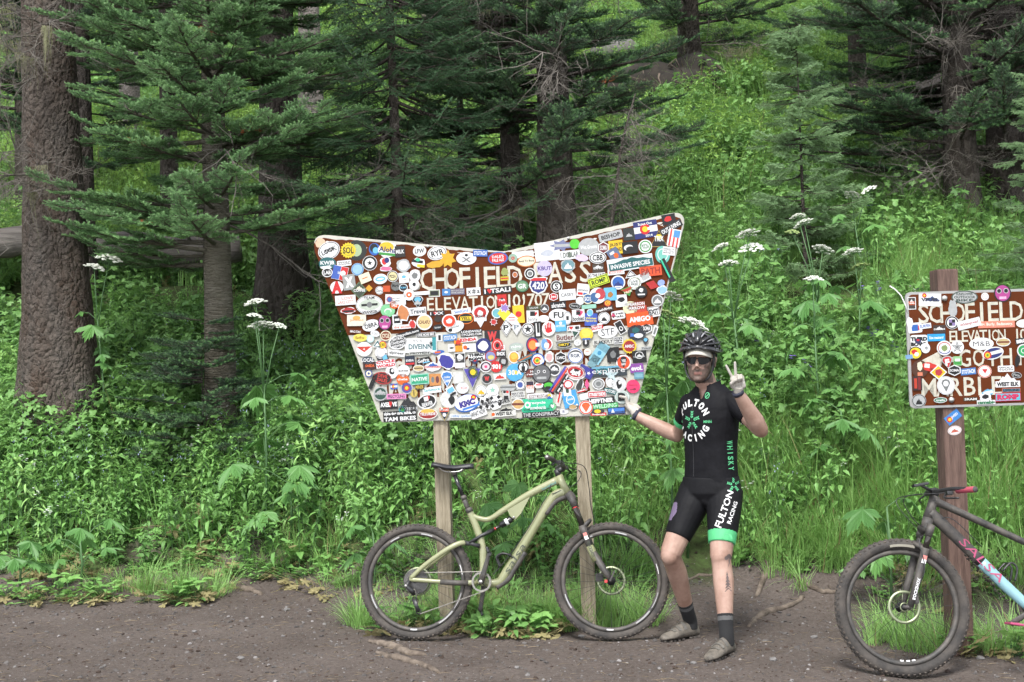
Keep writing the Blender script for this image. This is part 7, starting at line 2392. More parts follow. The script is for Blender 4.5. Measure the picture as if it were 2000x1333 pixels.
 for k in range(2 * n):
  k2 = (k + 1) % (2 * n)
  fs += [(4 * k, 4 * k2, 4 * k2 + 2, 4 * k + 2), (4 * k + 1, 4 * k + 3, 4 * k2 + 3, 4 * k2 + 1), (4 * k, 4 * k + 1, 4 * k2 + 1, 4 * k2), (4 * k + 2, 4 * k2 + 2, 4 * k2 + 3, 4 * k + 3)]
 mb.add(vs, fs, 0, False)
 for k in range(4):
  an = math.pi / 4 + math.pi / 2 * k
  mb.tube([bb + Vector((0, cy, 0)), bb + Vector((math.cos(an) * .052, cy, math.sin(an) * .052))], [.014, .008], 6, 1, True, (1, .25), up=(0, 1, 0))
 mb.build('chainring', [mat('ring_alloy', (.22, .21, .19), .5, .8), BLK], t, rel=False)
 for s, tip in ((-1, B(957, 1080)), (1, B(934, 1191))):
  y = s * .078
  mb = MB()
  q = Vector((tip.x, s * .088, tip.z))
  o = bb + Vector((0, y, 0))
  mb.tube([o, o.lerp(q, .3), o.lerp(q, .85), q], [.022, .016, .014, .016], 10, 0, True, (.45, 1), up=(0, 1, 0))
  mb.tube([o + Vector((0, s * .010, 0)), o + Vector((0, s * .014, 0))], [.013, .012], 14, 1)
  mb.tube([bb, o], [.014, .014], 12, 0)
  ca = mb.build('crank_arm', [BLKM, STEELM], t, rel=False)
  mb = MB()
  pc = q + Vector((0, s * .055, 0))
  mb.tube([q, q + Vector((0, s * .09, 0))], [.008, .008], 8, 0)
  rt = Matrix.Rotation(R(70), 3, 'Y')
  for w in (-1, 1):
   mb.box(pc + rt @ Vector((w * .026, 0, 0)), (.010, .055, .016), 0, rt, .003)
   mb.box(pc + Vector((0, w * .026, 0)), (.055, .008, .014), 0, rt, .003)
  mb.build('pedal', BLK, t, rel=False)
 mb = MB()
 cl = Vector((0, -.040, RW))
 jw = B(821, 1194)
 jw.y = -.044
 jt = B(812, 1172)
 jt.y = -.044
 chain_path(mb, [bb + Vector((0, cy, .062)), cl + Vector((0, 0, .052))])
 chain_path(mb, [bb + Vector((.02, cy, -.058)), jw + Vector((.01, 0, -.016))])
 chain_path(mb, [jw + Vector((-.012, 0, 0)), jt + Vector((.014, 0, 0)), cl + Vector((.0, 0, -.05))])
 for k in range(10):
  a0, a1 = math.pi / 2 + math.pi * k / 10, math.pi / 2 + math.pi * (k + 1) / 10
  chain_path(mb, [cl + Vector((math.cos(a0) * .053, 0, math.sin(a0) * .053)), cl + Vector((math.cos(a1) * .053, 0, math.sin(a1) * .053))])
  a0, a1 = math.pi / 2 - math.pi * k / 10, math.pi / 2 - math.pi * (k + 1) / 10
  chain_path(mb, [bb + Vector((math.cos(a0) * .062, cy, math.sin(a0) * .062)), bb + Vector((math.cos(a1) * .062, cy, math.sin(a1) * .062))])
 mb.build('chain', mat('chain_steel', (.16, .15, .135), .5, .7), t, rel=False)
 mb = MB()
 h0 = B(797, 1147)
 h0.y = -.075
 mb.tube([B(803, 1137, -.07), h0, h0 + Vector((.035, -.008, -.028)), jt + Vector((.0, -.02, .03))], [.011, .016, .017, .012], 10, 0)
 mb.tube([jt + Vector((0, -.012, 0)), jw + Vector((0, -.012, 0))], [.013, .013], 8, 0, True, (.3, 1), up=(0, 1, 0))
 for c in (jt, jw):
  mb.torus(c, (0, 1, 0), .015, .004, 18, 6, 0)
  mb.tube([c + Vector((0, -.01, 0)), c + Vector((0, .01, 0))], [.007, .007], 10, 0)
 mb.tube([h0 + Vector((.0, -.018, 0)), h0 + Vector((0, -.023, 0))], [.009, .008], 12, 1)
 mb.build('derailleur', [BLK, STEELM], t, rel=False)
 mb = MB()
 for y in (-.036, .036):
  p = cr([B(975, 1108, y), B(968, 1090, y), B(978, 1082, y), B(992, 1084, y), B(999, 1090, y * .5)])
  mb.tube(p, [.006] * len(p), 6, 0)
 mb.tube([B(968, 1090, -.036), B(966, 1088, 0), B(968, 1090, .036)], [.006] * 3, 6, 0)
 mb.build('bottle_cage', BLK, t, rel=False)
 return t
green_bike()
def black_bike():
 lean, yaw = R(10), R(182)
 RW, S = .376, 350.0
 base = at(1775, 1318, 6.98)
 base.z = gz1(base.x, base.y) + .004
 t = thing('hardtail_bike', 'black and pale blue plus tyre hardtail with pink grips leaning on the small sign post', 'bicycle', base)
 t.rotation_euler = (lean, 0, yaw)
 a = R(1.8)
 def B(px, py, y=0.0):
  dx, dy = (px - 1772) / S, (1187 - py) / S
  X, Z = dx * math.cos(a) + dy * math.sin(a), -dx * math.sin(a) + dy * math.cos(a)
  return Vector((-X, y, RW + Z / math.cos(lean)))
 fc = Vector((0, 0, RW))
 rc = Vector((-1.16, 0, RW))
 w1 = wheel(t, fc, RW, .067, BLKM, 3, 1, None)
 w2 = wheel(t, rc, RW, .067, BLKM, 4, 1, None, cass=True)
 mb = MB()
 vs = []
 for k in range(9):
  an = R(82) + R(24) * k / 8
  for q in (RW - .050, RW - .036):
   vs.append(fc + Vector((-math.cos(an) * q * -1, .0372, math.sin(an) * q)))
 mb.add(vs, [(2 * k, 2 * k + 1, 2 * k + 3, 2 * k + 2) for k in range(8)], 0, False)
 mb.build('tyre_label', mat('tyre_print', (.20, .185, .15), .7), w1, rel=False)
 mb = MB()
 for a0 in (R(262), R(268), R(275)):
  vs = []
  for k in range(4):
   an = a0 + R(4) * k / 3
   for q in (RW - .096, RW - .088):
    vs.append(fc + Vector((math.cos(an) * q, .0163, math.sin(an) * q)))
  mb.add(vs, [(2 * k, 2 * k + 1, 2 * k + 3, 2 * k + 2) for k in range(3)], 0, False)
 mb.build('rim_decal', WHT, w1, rel=False)
 ht0, ht1 = B(1851, 979), B(1835, 1020)
 bb = Vector((-.705, 0, RW - .03))
 stop = Vector((-.845, 0, RW + .30))
 mb = MB()
 mb.tube([ht0, ht0.lerp(ht1, .5), ht1], [.028, .026, .030], 16, 0)
 p = cr([B(1848, 988), B(1875, 999), B(2000, 1057), stop + Vector((.01, 0, -.035))])
 mb.tube(p, lerps([.028, .021, .019, .016], len(p)), 14, 0, True, (1, 1.1), up=(0, 0, 1))
 p = cr([B(1838, 1010), B(1860, 1030), B(1905, 1075), B(1960, 1133), bb])
 k = len(p)
 h = int(k * .62)
 mb.tube(p[:h + 1], lerps([.038, .034, .033], h + 1), 14, 0, True, (1, .8), up=(0, 0, 1))
 mb.tube(p[h:], lerps([.033, .032, .028], k - h), 14, 1, True, (1, .8), up=(0, 0, 1))
 mb.tube([bb, bb.lerp(stop, .5), stop], [.026, .018, .017], 14, 1)
 for y in (-.066, .066):
  mb.tube(cr([bb + Vector((-.03, y * .6, 0)), bb.lerp(rc, .5) + Vector((0, y * .95, 0)), rc + Vector((0, y, 0))]), [.013] * 13, 10, 1)
  mb.tube(cr([stop + Vector((0, y * .3, -.04)), stop.lerp(rc, .5) + Vector((0, y, 0)), rc + Vector((0, y, 0))]), [.0105] * 13, 10, 0)
 mb.tube([bb + Vector((0, -.045, 0)), bb + Vector((0, .045, 0))], [.024, .024], 16, 0)
 fr = mb.build('frame', [BLKM, CYAN], t, rel=False)
 c0, c1 = B(1892, 1060), B(1970, 1142)
 e = (c1 - c0).normalized()
 flat_text('lettering', 'SALSA', PINKP, fr, c0.lerp(c1, .50) + Vector((0, .0278, 0)), e, Vector((e.z, 0, -e.x)) if (Vector((e.z, 0, -e.x))).z > 0 else Vector((-e.z, 0, e.x)), .31, .044, .0, .3)
 mb = MB()
 p = cr([B(1893, 1084, .01), B(1935, 1130, .01), B(1975, 1185, .01)])
 for i in range(60):
  q = p[rng.randrange(len(p) - 1)].lerp(p[rng.randrange(len(p))], .2) + Vector((rng.uniform(-.02, .0) - .012, rng.uniform(-.02, .02), -.018 + rng.uniform(-.008, .006)))
  mb.ellipsoid(q, (rng.uniform(.004, .009), rng.uniform(.004, .009), rng.uniform(.004, .007)), 6, 4, 0)
 mb.build('caked_mud', mat('mud', (.03, .025, .02), .95), fr, rel=False)
 # fork
 mb = MB()
 cr0 = B(1829, 1040)
 dn = (B(1800, 1130) - cr0).normalized()
 mb.tube([ht1, cr0], [.030, .030], 14, 0)
 mb.tube([cr0 + Vector((0, -.072, 0)), cr0, cr0 + Vector((0, .072, 0))], [.024, .030, .024], 12, 0)
 for y in (-.074, .074):
  yy = Vector((0, y, 0))
  mid = cr0 + dn * .13
  end = fc + yy * .95 + Vector((-.022, 0, .0))
  mb.tube([cr0 + yy - dn * .015, cr0 + yy + dn * .05], [.023, .020], 12, 0)
  mb.tube([cr0 + yy, mid + yy], [.0165, .0165], 12, 1)
  mb.tube([mid + yy - dn * .012, mid + yy, mid.lerp(end - yy, .5) + yy, end + Vector((0, 0, .0))], [.022, .0225, .021, .017], 14, 0)
  mb.tube([end, fc + yy * .95], [.014, .012], 10, 0)
 mid = cr0 + dn * .13
 p = cr([mid + Vector((0, -.074, 0)), mid + Vector((.028, -.055, .03)), mid + Vector((.040, 0, .045)), mid + Vector((.028, .055, .03)), mid + Vector((0, .074, 0))])
 mb.tube(p, [.013] * len(p), 8, 0)
 mb.tube([fc + Vector((0, -.08, 0)), fc + Vector((0, .08, 0))], [.009, .009], 10, 0)
 mb.box(fc + Vector((-.055, .052, .045)), (.04, .035, .06), 0, None, .008)
 fk = mb.build('fork', [BLKM, SILV], t, rel=False)
 mb = MB()
 c = mid + dn * .04 + Vector((0, .0972, 0))
 ee = Vector((dn.z, 0, -dn.x))
 for m_, o in ((0, 0), (1, .022)):
  q = c + dn * o
  mb.add([q - ee * .012 - dn * .011, q + ee * .012 - dn * .011, q + ee * .012 + dn * .011, q - ee * .012 + dn * .011], [(0, 1, 2, 3)], m_, False)
 mb.build('fork_decal', [_mats['red_white_print'], WHT], fk, rel=False)
 end = fc + Vector((-.022, .0, 0))
 cc = mid.lerp(end, .68)
 flat_text('lettering', 'ROCKSHOX', WHT, fk, cc + Vector((0, .0960, 0)), (mid - end), Vector((-(mid - end).z, 0, (mid - end).x)), .12, .018, .03)
 # bar turned with pink grips
 mb = MB()
 mb.tube([ht0, ht0 + (ht0 - ht1).normalized() * .045], [.020, .019], 12, 0)
 bc = ht0 + (ht0 - ht1).normalized() * .026 + Vector((.045, 0, .0))
 mb.tube([ht0 + (ht0 - ht1).normalized() * .035, bc], [.018, .020], 12, 0)
 mb.build('stem', BLK, t, rel=False)
 mb = MB()
 ga = Vector((-.12, .36, -.022))
 gb = Vector((-.17, -.33, .03))
 p = cr([bc + ga, bc + ga * .6 + Vector((.01, 0, .01)), bc + ga * .2 + Vector((.012, 0, 0)), bc, bc + gb * .2 + Vector((.012, 0, 0)), bc + gb * .6 + Vector((.01, 0, .01)), bc + gb])
 mb.tube(p, lerps([.011, .011, .016, .011, .011], len(p)), 12, 0)
 hb = mb.build('handlebar', BLK, t, rel=False)
 for g in (ga, gb):
  mb = MB()
  mb.tube([bc + g * 1.02, bc + g * 1.0, bc + g * .82, bc + g * .65], [.0165, .017, .016, .017], 14, 0)
  mb.tube([bc + g * 1.018, bc + g * 1.026], [.017, .015], 14, 1)
  mb.build('grip', [PINK, BLKM], hb, rel=False)
  k0 = bc + g * .58
  mb = MB()
  mb.box(k0 + Vector((.03, 0, -.012)), (.035, .045, .022), 0, None, .006)
  q = cr([k0 + Vector((.05, 0, -.018)), k0 + Vector((.070, .04 * (1 if g.y > 0 else -1), -.04)), k0 + Vector((.030, .13 * (1 if g.y > 0 else -1), -.05))])
  mb.tube(q, [.0055] * len(q), 6, 0)
  mb.build('brake_lever', BLK, hb, rel=False)
  mb = MB()
  q = cr([k0 + Vector((.05, 0, -.01)), bc + Vector((.16, g.y * .2, -.03)), bc + Vector((.10, g.y * .1, -.16)), bc + Vector((.02, g.y * .1, -.22))] + ([mid + Vector((.03, .09, .06)), mid + dn * .1 + Vector((-.01, .11, 0)), fc + Vector((-.07, .075, .09))] if g.y > 0 else [B(1870, 1020, .04), B(1930, 1075, .04)]))
  mb.tube(q, [.0026] * len(q), 6, 0, False)
  mb.build('cable', BLK, hb, rel=False)
 mb = MB()
 cc = bc + Vector((.075, .10, .035))
 mb.box(cc, (.085, .05, .016), 0, Matrix.Rotation(R(8), 3, 'Y'), .006)
 mb.tube([bc + Vector((.0, .06, 0)), cc], [.010, .008], 8, 0)
 mb.build('bike_computer', BLK, hb, rel=False)
 # the rest, past the edge of the picture
 mb = MB()
 sd_ = (stop - bb).normalized()
 mb.tube([stop, stop + sd_ * .30], [.0145, .0135], 12, 0)
 mb.build('seatpost', BLK, t, rel=False)
 mb = MB()
 sc = stop + sd_ * .32
 vs, fs = [], []
 prof = [(-.13, .066), (-.10, .072), (-.04, .062), (.02, .036), (.09, .020), (.14, .012)]
 for dx, hw in prof:
  for k in range(12):
   an = 2 * math.pi * k / 12
   up = math.sin(an)
   vs.append(sc + Vector((dx, math.cos(an) * hw, (up * .012 if up > 0 else up * .026) - .012 * math.cos(an) ** 2)))
 for i in range(len(prof) - 1):
  for k in range(12):
   k2 = (k + 1) % 12
   fs.append((i * 12 + k, i * 12 + k2, (i + 1) * 12 + k2, (i + 1) * 12 + k))
 fs += [tuple(range(12))[::-1], tuple(range(60, 72))]
 mb.add(vs, fs, 0)
 mb.build('saddle', BLK, t, rel=False)
 for s, ang in ((1, R(28)), (-1, R(208))):
  o = bb + Vector((0, s * .075, 0))
  q = bb + Vector((math.cos(ang) * .17, s * .085, -math.sin(ang) * .17))
  mb = MB()
  mb.tube([o, o.lerp(q, .3), q], [.022, .015, .016], 10, 0, True, (.45, 1), up=(0, 1, 0))
  mb.tube([bb, o], [.014, .014], 12, 0)
  mb.build('crank_arm', BLKM, t, rel=False)
  mb = MB()
  pc = q + Vector((0, s * .06, 0))
  mb.tube([q, q + Vector((0, s * .10, 0))], [.008, .008], 8, 0)
  mb.box(pc, (.085, .085, .012), 0, Matrix.Rotation(R(-10), 3, 'Y'), .004)
  mb.build('pedal', PINKP, t, rel=False)
 mb = MB()
 mb.torus(bb + Vector((0, -.052, 0)), (0, 1, 0), .058, .004, 40, 6, 0)
 mb.build('chainring', BLK, t, rel=False)
 mb = MB()
 chain_path(mb, [bb + Vector((0, -.052, .062)), rc + Vector((0, -.04, .05))])
 chain_path(mb, [bb + Vector((0, -.052, -.060)), rc + Vector((.04, -.04, -.13))])
 mb.build('chain', _mats['chain_steel'], t, rel=False)
 mb = MB()
 for z in (0, 1):
  pass
 p = cr([B(1968, 1120, .036), B(1985, 1106, .036), B(1996, 1116, .036), B(1990, 1140, .036)])
 mb.tube(p, [.006] * len(p), 6, 0)
 p = cr([B(1968, 1120, -.036), B(1985, 1106, -.036), B(1996, 1116, -.036), B(1990, 1140, -.036)])
 mb.tube(p, [.006] * len(p), 6, 0)
 mb.tube([B(1985, 1106, -.036), B(1985, 1106, .036)], [.006, .006], 6, 0)
 mb.build('bottle_cage', BLK, t, rel=False)
 return t
black_bike()
# ---------------------------------------------------------------- the rider
SKIN = mat('skin', (.250, .148, .111), .5, col2=(.365, .240, .190), vscale=9, spec=.4)
STUB = mat('stubble_skin', (.060, .040, .031), .6, col2=(.125, .078, .060), vscale=60)
LIPS = mat('lip', (.22, .105, .085), .5)
JERS = mat('jersey_cloth', (.0042, .0042, .0055), .7, spec=.14, col2=(.0072, .0072, .0092), vscale=12, bump=.7, bscale=7)
GREENC = mat('green_cloth', (.060, .36, .14), .6)
SHORT = mat('shorts_cloth', (.0042, .0042, .0052), .62, spec=.16, col2=(.0070, .0070, .0085), vscale=10, bump=.5, bscale=8)
PURC = mat('purple_cloth', (.115, .085, .145), .6)
SOCKM = mat('sock_knit', (.010, .010, .011), .9)
SOCKB = mat('sock_band', (.075, .075, .075), .9)
SHOEM = mat('dusty_shoe', (.060, .052, .043), .7, col2=(.150, .130, .105), vscale=24)
SOLEM = mat('shoe_sole', (.028, .026, .024), .8, col2=(.12, .10, .085), vscale=20)
STRAPM = mat('shoe_strap', (.10, .094, .084), .5, col2=(.17, .155, .135), vscale=30)
GLOVE = mat('glove_cloth', (.30, .272, .235), .8, col2=(.39, .365, .33), vscale=30)
GLOVED = mat('glove_trim', (.02, .022, .04), .7)
HAIRM = mat('dark_hair', (.022, .015, .011), .7)
def J(px, py, d):
 return at(px, py, d)
def remesh(mb, name, mats, parent, voxel, smooth=6, fac=.5, cut=None, pick=None):
 """melt overlapping closed shapes into one continuous skin"""
 tmp = mb.build(name + '_tmp', mats[0], None)
 m = tmp.modifiers.new('r', 'REMESH')
 m.mode = 'VOXEL'
 m.voxel_size = voxel
 m.use_smooth_shade = True
 if smooth:
  s = tmp.modifiers.new('s', 'SMOOTH')
  s.factor = fac
  s.iterations = smooth
 dg = bpy.context.evaluated_depsgraph_get()
 me = bpy.data.meshes.new_from_object(tmp.evaluated_get(dg))
 old = tmp.data
 bpy.data.objects.remove(tmp)
 bpy.data.meshes.remove(old)
 if cut is not None:
  bm = bmesh.new()
  bm.from_mesh(me)
  bmesh.ops.delete(bm, geom=[f for f in bm.faces if cut(f.calc_center_median())], context='FACES')
  bm.to_mesh(me)
  bm.free()
 bv = BVHTree.FromPolygons([v.co.copy() for v in me.vertices], [tuple(p.vertices) for p in me.polygons])
 me.materials.clear()
 for mm in mats:
  me.materials.append(mm)
 n = len(me.polygons)
 if pick is not None:
  me.polygons.foreach_set('material_index', [pick(p.center) for p in me.polygons])
 me.polygons.foreach_set('use_smooth', [True] * n)
 o = parent.location
 me.transform(Matrix.Translation(-o))
 me.name = name
 ob = bpy.data.objects.new(name, me)
 COL.objects.link(ob)
 ob.parent = parent
 return ob, bv
def rings(mb, rs, ex, ey, seg=24):
 """closed loft of ellipses: (centre, half width along ex, half depth along ey)"""
 vs, fs = [], []
 for c, a, b in rs:
  for k in range(seg):
   t = 2 * math.pi * k / seg
   ct, st = math.cos(t), math.sin(t)
   q = .86
   x = math.copysign(abs(ct) ** q, ct)
   y = math.copysign(abs(st) ** q, st)
   vs.append(Vector(c) + ex * (a * x) + ey * (b * y))
 n = len(rs)
 for i in range(n - 1):
  for k in range(seg):
   k2 = (k + 1) % seg
   fs.append((i * seg + k, i * seg + k2, (i + 1) * seg + k2, (i + 1) * seg + k))
 fs += [tuple(range(seg))[::-1], tuple(range((n - 1) * seg, n * seg))]
 mb.add(vs, fs, 0)
def limb(mb, pts, rad, seg=16, grow=0.0, flat=None):
 p = cr(pts, 5)
 mb.tube(p, [r + grow for r in lerps(rad, len(p))], seg, 0, True, flat)
def project(name, polys, m, parent, org, ex, ez, dr, bv, off=.0025):
 """print laid onto a cloth surface along dr"""
 dr = Vector(dr).normalized()
 mb = MB()
 for (v, f) in polys:
  out = []
  ok = True
  for a, b in v:
   p = Vector(org) + ex * a + ez * b
   loc, nrm, i, d = bv.ray_cast(p - dr * .6, dr)
   if loc is None:
    ok = False
    break
   if nrm.dot(dr) > 0:
    nrm = -nrm
   out.append(loc + nrm * off)
  if ok:
   mb.add(out, f, 0, False)
 if mb.v:
  return mb.build(name, m, parent)
def glyph(ch, w, h, cx=0, cy=0, rot=0.0, bold=.04):
 v, f, sz = text_geo(ch, bold)
 q = v * np.array([w / sz[0], h / sz[1]])
 c, s = math.cos(rot), math.sin(rot)
 return ([(cx + a * c - b * s, cy + a * s + b * c) for a, b in q], f)
def leaf_star(S, k=5):
 out = []
 for i in range(k):
  a = math.pi / 2 + 2 * math.pi * i / k
  for s in (-1, 1):
   for t in (.32, .58, .84):
    l = S * .34
    b = a + s * .55
    x0, y0 = math.cos(a) * S * (t - .08), math.sin(a) * S * (t - .08)
    dx, dy = math.cos(b), math.sin(b)
    out.append(([(x0, y0), (x0 + dx * l * .5 - dy * l * .22, y0 + dy * l * .5 + dx * l * .22), (x0 + dx * l, y0 + dy * l), (x0 + dx * l * .5 + dy * l * .22, y0 + dy * l * .5 - dx * l * .22)], [(0, 1, 2, 3)]))
 return out
def hand(mb, wrist, palm_c, e_f, e_w, e_n, fingers, thumb, s=1.0):
 """palm block with five jointed fingers; e_f along the fingers, e_w towards the thumb side, e_n out of the palm"""
 W = [palm_c + e_w * w * .040 * s for w in (-1, 1)]
 for u, r in ((-.030, .024), (-.012, .027), (.010, .028), (.026, .026)):
  for w in (-.028, -.010, .010, .026):
   mb.ellipsoid(palm_c + e_f * (u * s) + e_w * (w * s), (.021 * s, .021 * s, .021 * s), 10, 7)
 mb.tube([wrist, palm_c - e_f * .03 * s], [.031 * s, .033 * s], 14, 0, True)
 for (w, lens, bends, sp, r) in fingers:
  p = palm_c + e_f * (.036 * s) + e_w * (w * s)
  ang = 0
  pts = [p - e_f * .015 * s, p]
  for L, b in zip(lens, bends):
   ang += b
   d = e_f * math.cos(ang) + e_n * math.sin(ang) + e_w * sp
   p = p + d.normalized() * (L * s)
   pts.append(p)
  mb.tube(pts, [r * s * q for q in (1.05, 1.05, 1.0, .95, .80)][:len(pts)], 12, 0, True)
  for q, rr in zip(pts[1:], (1.05, 1.0, .95, .82)):
   mb.ellipsoid(q, (r * s * rr,) * 3, 10, 7)
 mb.tube(thumb, [.014 * s, .0135 * s, .012 * s, .0095 * s][:len(thumb)], 12, 0, True)
 for q, rr in zip(thumb, (.014, .0135, .012, .0098)):
  mb.ellipsoid(q, (rr * s,) * 3, 10, 7)
def make_person():
 D = 7.82
 pelvis = J(1389, 945, D - .01)
 gb = on(1389, 7.75)
 t = thing('person', 'person in black cycling kit and helmet making a peace sign while holding the big sign', 'person', (pelvis.x, pelvis.y, gb.z))
 UP = Vector((0, 0, 1))
 fc_ = R(40)
 F = Vector((-math.sin(fc_), -math.cos(fc_), 0))          # chest
 Lx = Vector((math.cos(fc_), -math.sin(fc_), 0))
 fp = R(30)
 Fp = Vector((-math.sin(fp), -math.cos(fp), 0))            # hips
 Lp = Vector((math.cos(fp), -math.sin(fp), 0))
 fh = R(17)
 Fh = Vector((-math.sin(fh), -math.cos(fh), 0))            # face
 Lh = Vector((math.cos(fh), -math.sin(fh), 0))
 # joints
 shR, shL = J(1347, 788, D + .09), J(1431, 783, D - .11)
 elR, wrR = J(1323, 852, 8.10), J(1243, 812, 8.17)
 elL, wrL = J(1487, 842, D - .30), J(1442, 768, D - .42)
 hipR, hipL = pelvis - Lp * .088 - UP * .035, pelvis + Lp * .088 - UP * .035
 knR, knL = J(1309, 1083, 7.74), J(1408, 1090, 7.60)
 fR0, fR1 = on(1341, 8.04), on(1274, 7.90)
 fL0, fL1 = on(1409, 7.50), on(1352, 7.25)
 anR = fR0.lerp(fR1, .14) + UP * .105
 anL = fL0.lerp(fL1, .14) + UP * .105
 neck0, neck1 = J(1386, 765, D + .0), J(1374, 736, D - .03)
 hc = J(1367, 703, D - .055)                                # head centre at eye level
 def H(x, y, z):
  # tilt a little to the person's right
  q = Quaternion(Fh, R(-3))
  return hc + (q @ (Lh * x + Fh * y + UP * z)) * 1.06
 # ---- body, one skin
 mb = MB()
 tor = [(945, .150, .105), (915, .142, .100), (880, .140, .100), (845, .148, .104), (810, .156, .106), (788, .155, .095), (772, .135, .082), (758, .090, .070)]
 tc = {}
 for py, a, b in tor:
  x = 1388 + (py - 850) * .012
  tc[py] = J(x, py, D - .005)
 rings(mb, [(tc[p], a, b) for p, a, b in tor], Lx, F)
 mb.ellipsoid(pelvis - UP * .03, (.155, .115, .11), 18, 12, 0, Matrix.Rotation(-fp, 3, 'Z'))
 limb(mb, [neck0 - UP * .03, neck0, neck1, neck1 + UP * .03], [.074, .066, .062, .060])
 for sh in (shR, shL):
  mb.ellipsoid(sh, (.052, .052, .052), 14, 10)
  mb.tube([tc[788], sh], [.07, .05], 12, 0, True)
 limb(mb, [shR, shR.lerp(elR, .5), elR], [.050, .047, .040])
 mb.ellipsoid(elR, (.040, .040, .040), 12, 8)
 limb(mb, [elR, elR.lerp(wrR, .28), elR.lerp(wrR, .65), wrR], [.043, .049, .041, .031])
 limb(mb, [shL, shL.lerp(elL, .5), elL], [.052, .052, .046])
 mb.ellipsoid(elL, (.041, .041, .041), 12, 8)
 limb(mb, [elL, elL.lerp(wrL, .28), elL.lerp(wrL, .65), wrL], [.045, .052, .043, .032])
 for hp, kn, an in ((hipR, knR, anR), (hipL, knL, anL)):
  limb(mb, [hp, hp.lerp(kn, .5), kn], [.092, .082, .064])
  dn = (an - kn).normalized()
  fw = Fp - dn * Fp.dot(dn)
  fw.normalize()
  mb.ellipsoid(kn + fw * .010, (.056, .056, .062), 14, 10)
  mb.ellipsoid(kn + fw * .026 + UP * .002, (.034, .034, .036), 12, 8)
  limb(mb, [kn, kn.lerp(an, .3) - fw * .014, kn.lerp(an, .62) - fw * .004, kn.lerp(an, .88), an], [.058, .062, .050, .040, .037])
  mb.ellipsoid(kn.lerp(an, .28) - fw * .026, (.040, .040, .085), 12, 8)
  mb.ellipsoid(an - UP * .03, (.037, .037, .05), 10, 8)
 # head
 rh = Matrix.Rotation(-fh, 3, 'Z') @ Matrix.Rotation(math.pi, 3, 'Z')
 rh = Matrix((Lh, Fh, UP)).transposed()
 def E(c, r):
  mb.ellipsoid(H(*c), [v * 1.06 for v in r], 18, 12, 0, rh)
 hv, hf, hs = [], [], 28
 lev = [(-.127, .018, .074, .030), (-.119, .034, .087, .012), (-.104, .047, .092, -.008), (-.084, .056, .091, -.024), (-.062, .0625, .090, -.048), (-.036, .0685, .091, -.076),
           (-.006, .0735, .090, -.100), (.026, .0775, .096, -.110), (.060, .079, .092, -.112), (.092, .070, .074, -.098), (.113, .050, .046, -.072), (.124, .022, .012, -.036)]
 for z, hw, yf, yb_ in lev:
  for k in range(hs):
   a = 2 * math.pi * k / hs
   ca, sa_ = math.cos(a), math.sin(a)
   ym = yb_ + (yf - yb_) * .56
   yy = ym + (sa_ * (yf - ym) if sa_ > 0 else sa_ * (ym - yb_))
   hv.append(H(math.copysign(abs(ca) ** .85, ca) * hw, yy, z))
 for q in range(len(lev) - 1):
  for k in range(hs):
   k2 = (k + 1) % hs
   hf.append((q * hs + k, q * hs + k2, (q + 1) * hs + k2, (q + 1) * hs + k))
 hf += [tuple(range(hs))[::-1], tuple(range((len(lev) - 1) * hs, len(lev) * hs))]
 mb.add(hv, hf, 0)
 E((0, .080, -.112), (.024, .018, .016))
 for s in (-1, 1):
  E((s * .040, .058, -.028), (.024, .024, .024))
  E((s * .027, .086, .022), (.027, .013, .010))
  E((s * .081, -.014, -.014), (.010, .019, .033))
  E((s * .087, -.022, .004), (.008, .015, .018))
  E((s * .014, .099, -.046), (.0090, .010, .0075))
 mb.tube([H(0, .090, .012), H(0, .104, -.018), H(0, .119, -.042)], [.0095, .0115, .0125], 12, 0, True)
 E((0, .090, -.072), (.026, .008, .0055))
 E((0, .089, -.081), (.021, .008, .0060))
 E((0, .086, -.060), (.030, .012, .012))
 inv = rh.transposed()
 def pick(c):
  l = inv @ (c - hc) / 1.06
  if -.14 < l.z < .03 and abs(l.x) < .09 and -.05 < l.y < .14:
   if l.y > .084 and abs(l.x) < .022 and -.085 < l.z < -.070:
    return 2
   edge = -.060 + .05 * abs(l.x) / .07
   if l.z < (-.055 if abs(l.x) < .034 else edge) and l.z > -.135 and l.y > -.01:
    return 1
  return 0
 body, bvb = remesh(mb, 'body', [SKIN, STUB, LIPS], t, .0045, 7, .5, None, pick)
 # ---- jersey
 mb = MB()
 jr = [(941, .172, .128), (930, .168, .126), (905, .163, .122), (875, .164, .122), (845, .173, .127), (815, .182, .130), (795, .182, .120), (780, .172, .104), (768, .142, .092), (757, .100, .082), (750, .080, .076)]
 rings(mb, [(J(1388 + (py - 850) * .012, py, D - .005), a, b) for py, a, b in jr], Lx, F, 32)
 for s in (-1, 1):
  mb.ellipsoid(tc[810] + F * .055 + Lx * (s * .07) + UP * .01, (.075, .060, .06), 14, 10, 0, Matrix((Lx, F, UP)).transposed())
 cfR, cfL = shR.lerp(elR, .62), shL.lerp(elL, .56)
 for sh, cf in ((shR, cfR), (shL, cfL)):
  mb.ellipsoid(sh, (.064, .064, .062), 16, 10)
  mb.tube([tc[788] + UP * .005, sh], [.088, .062], 14, 0, True)
  limb(mb, [sh, sh.lerp(cf, .5), cf], [.063, .062, .058])
 zip_top = J(1366, 752, D - .1)
 def cutv(c):
  l = c - tc[788]
  x, y, z = l.dot(Lx), l.dot(F), l.z
  if y > .02 and z > .0:
   return abs(x) < .004 + .42 * max(0, z - .030) and z > .030
  return z > .112
 dR = (elR - shR).normalized()
 cl = (cfR - shR).dot(dR)
 def pickj(c):
  q = (c - shR).dot(dR)
  if q > cl - .038 and (c - (shR + dR * q)).length < .085:
   return 1
  l = c - tc[845]
  return 0
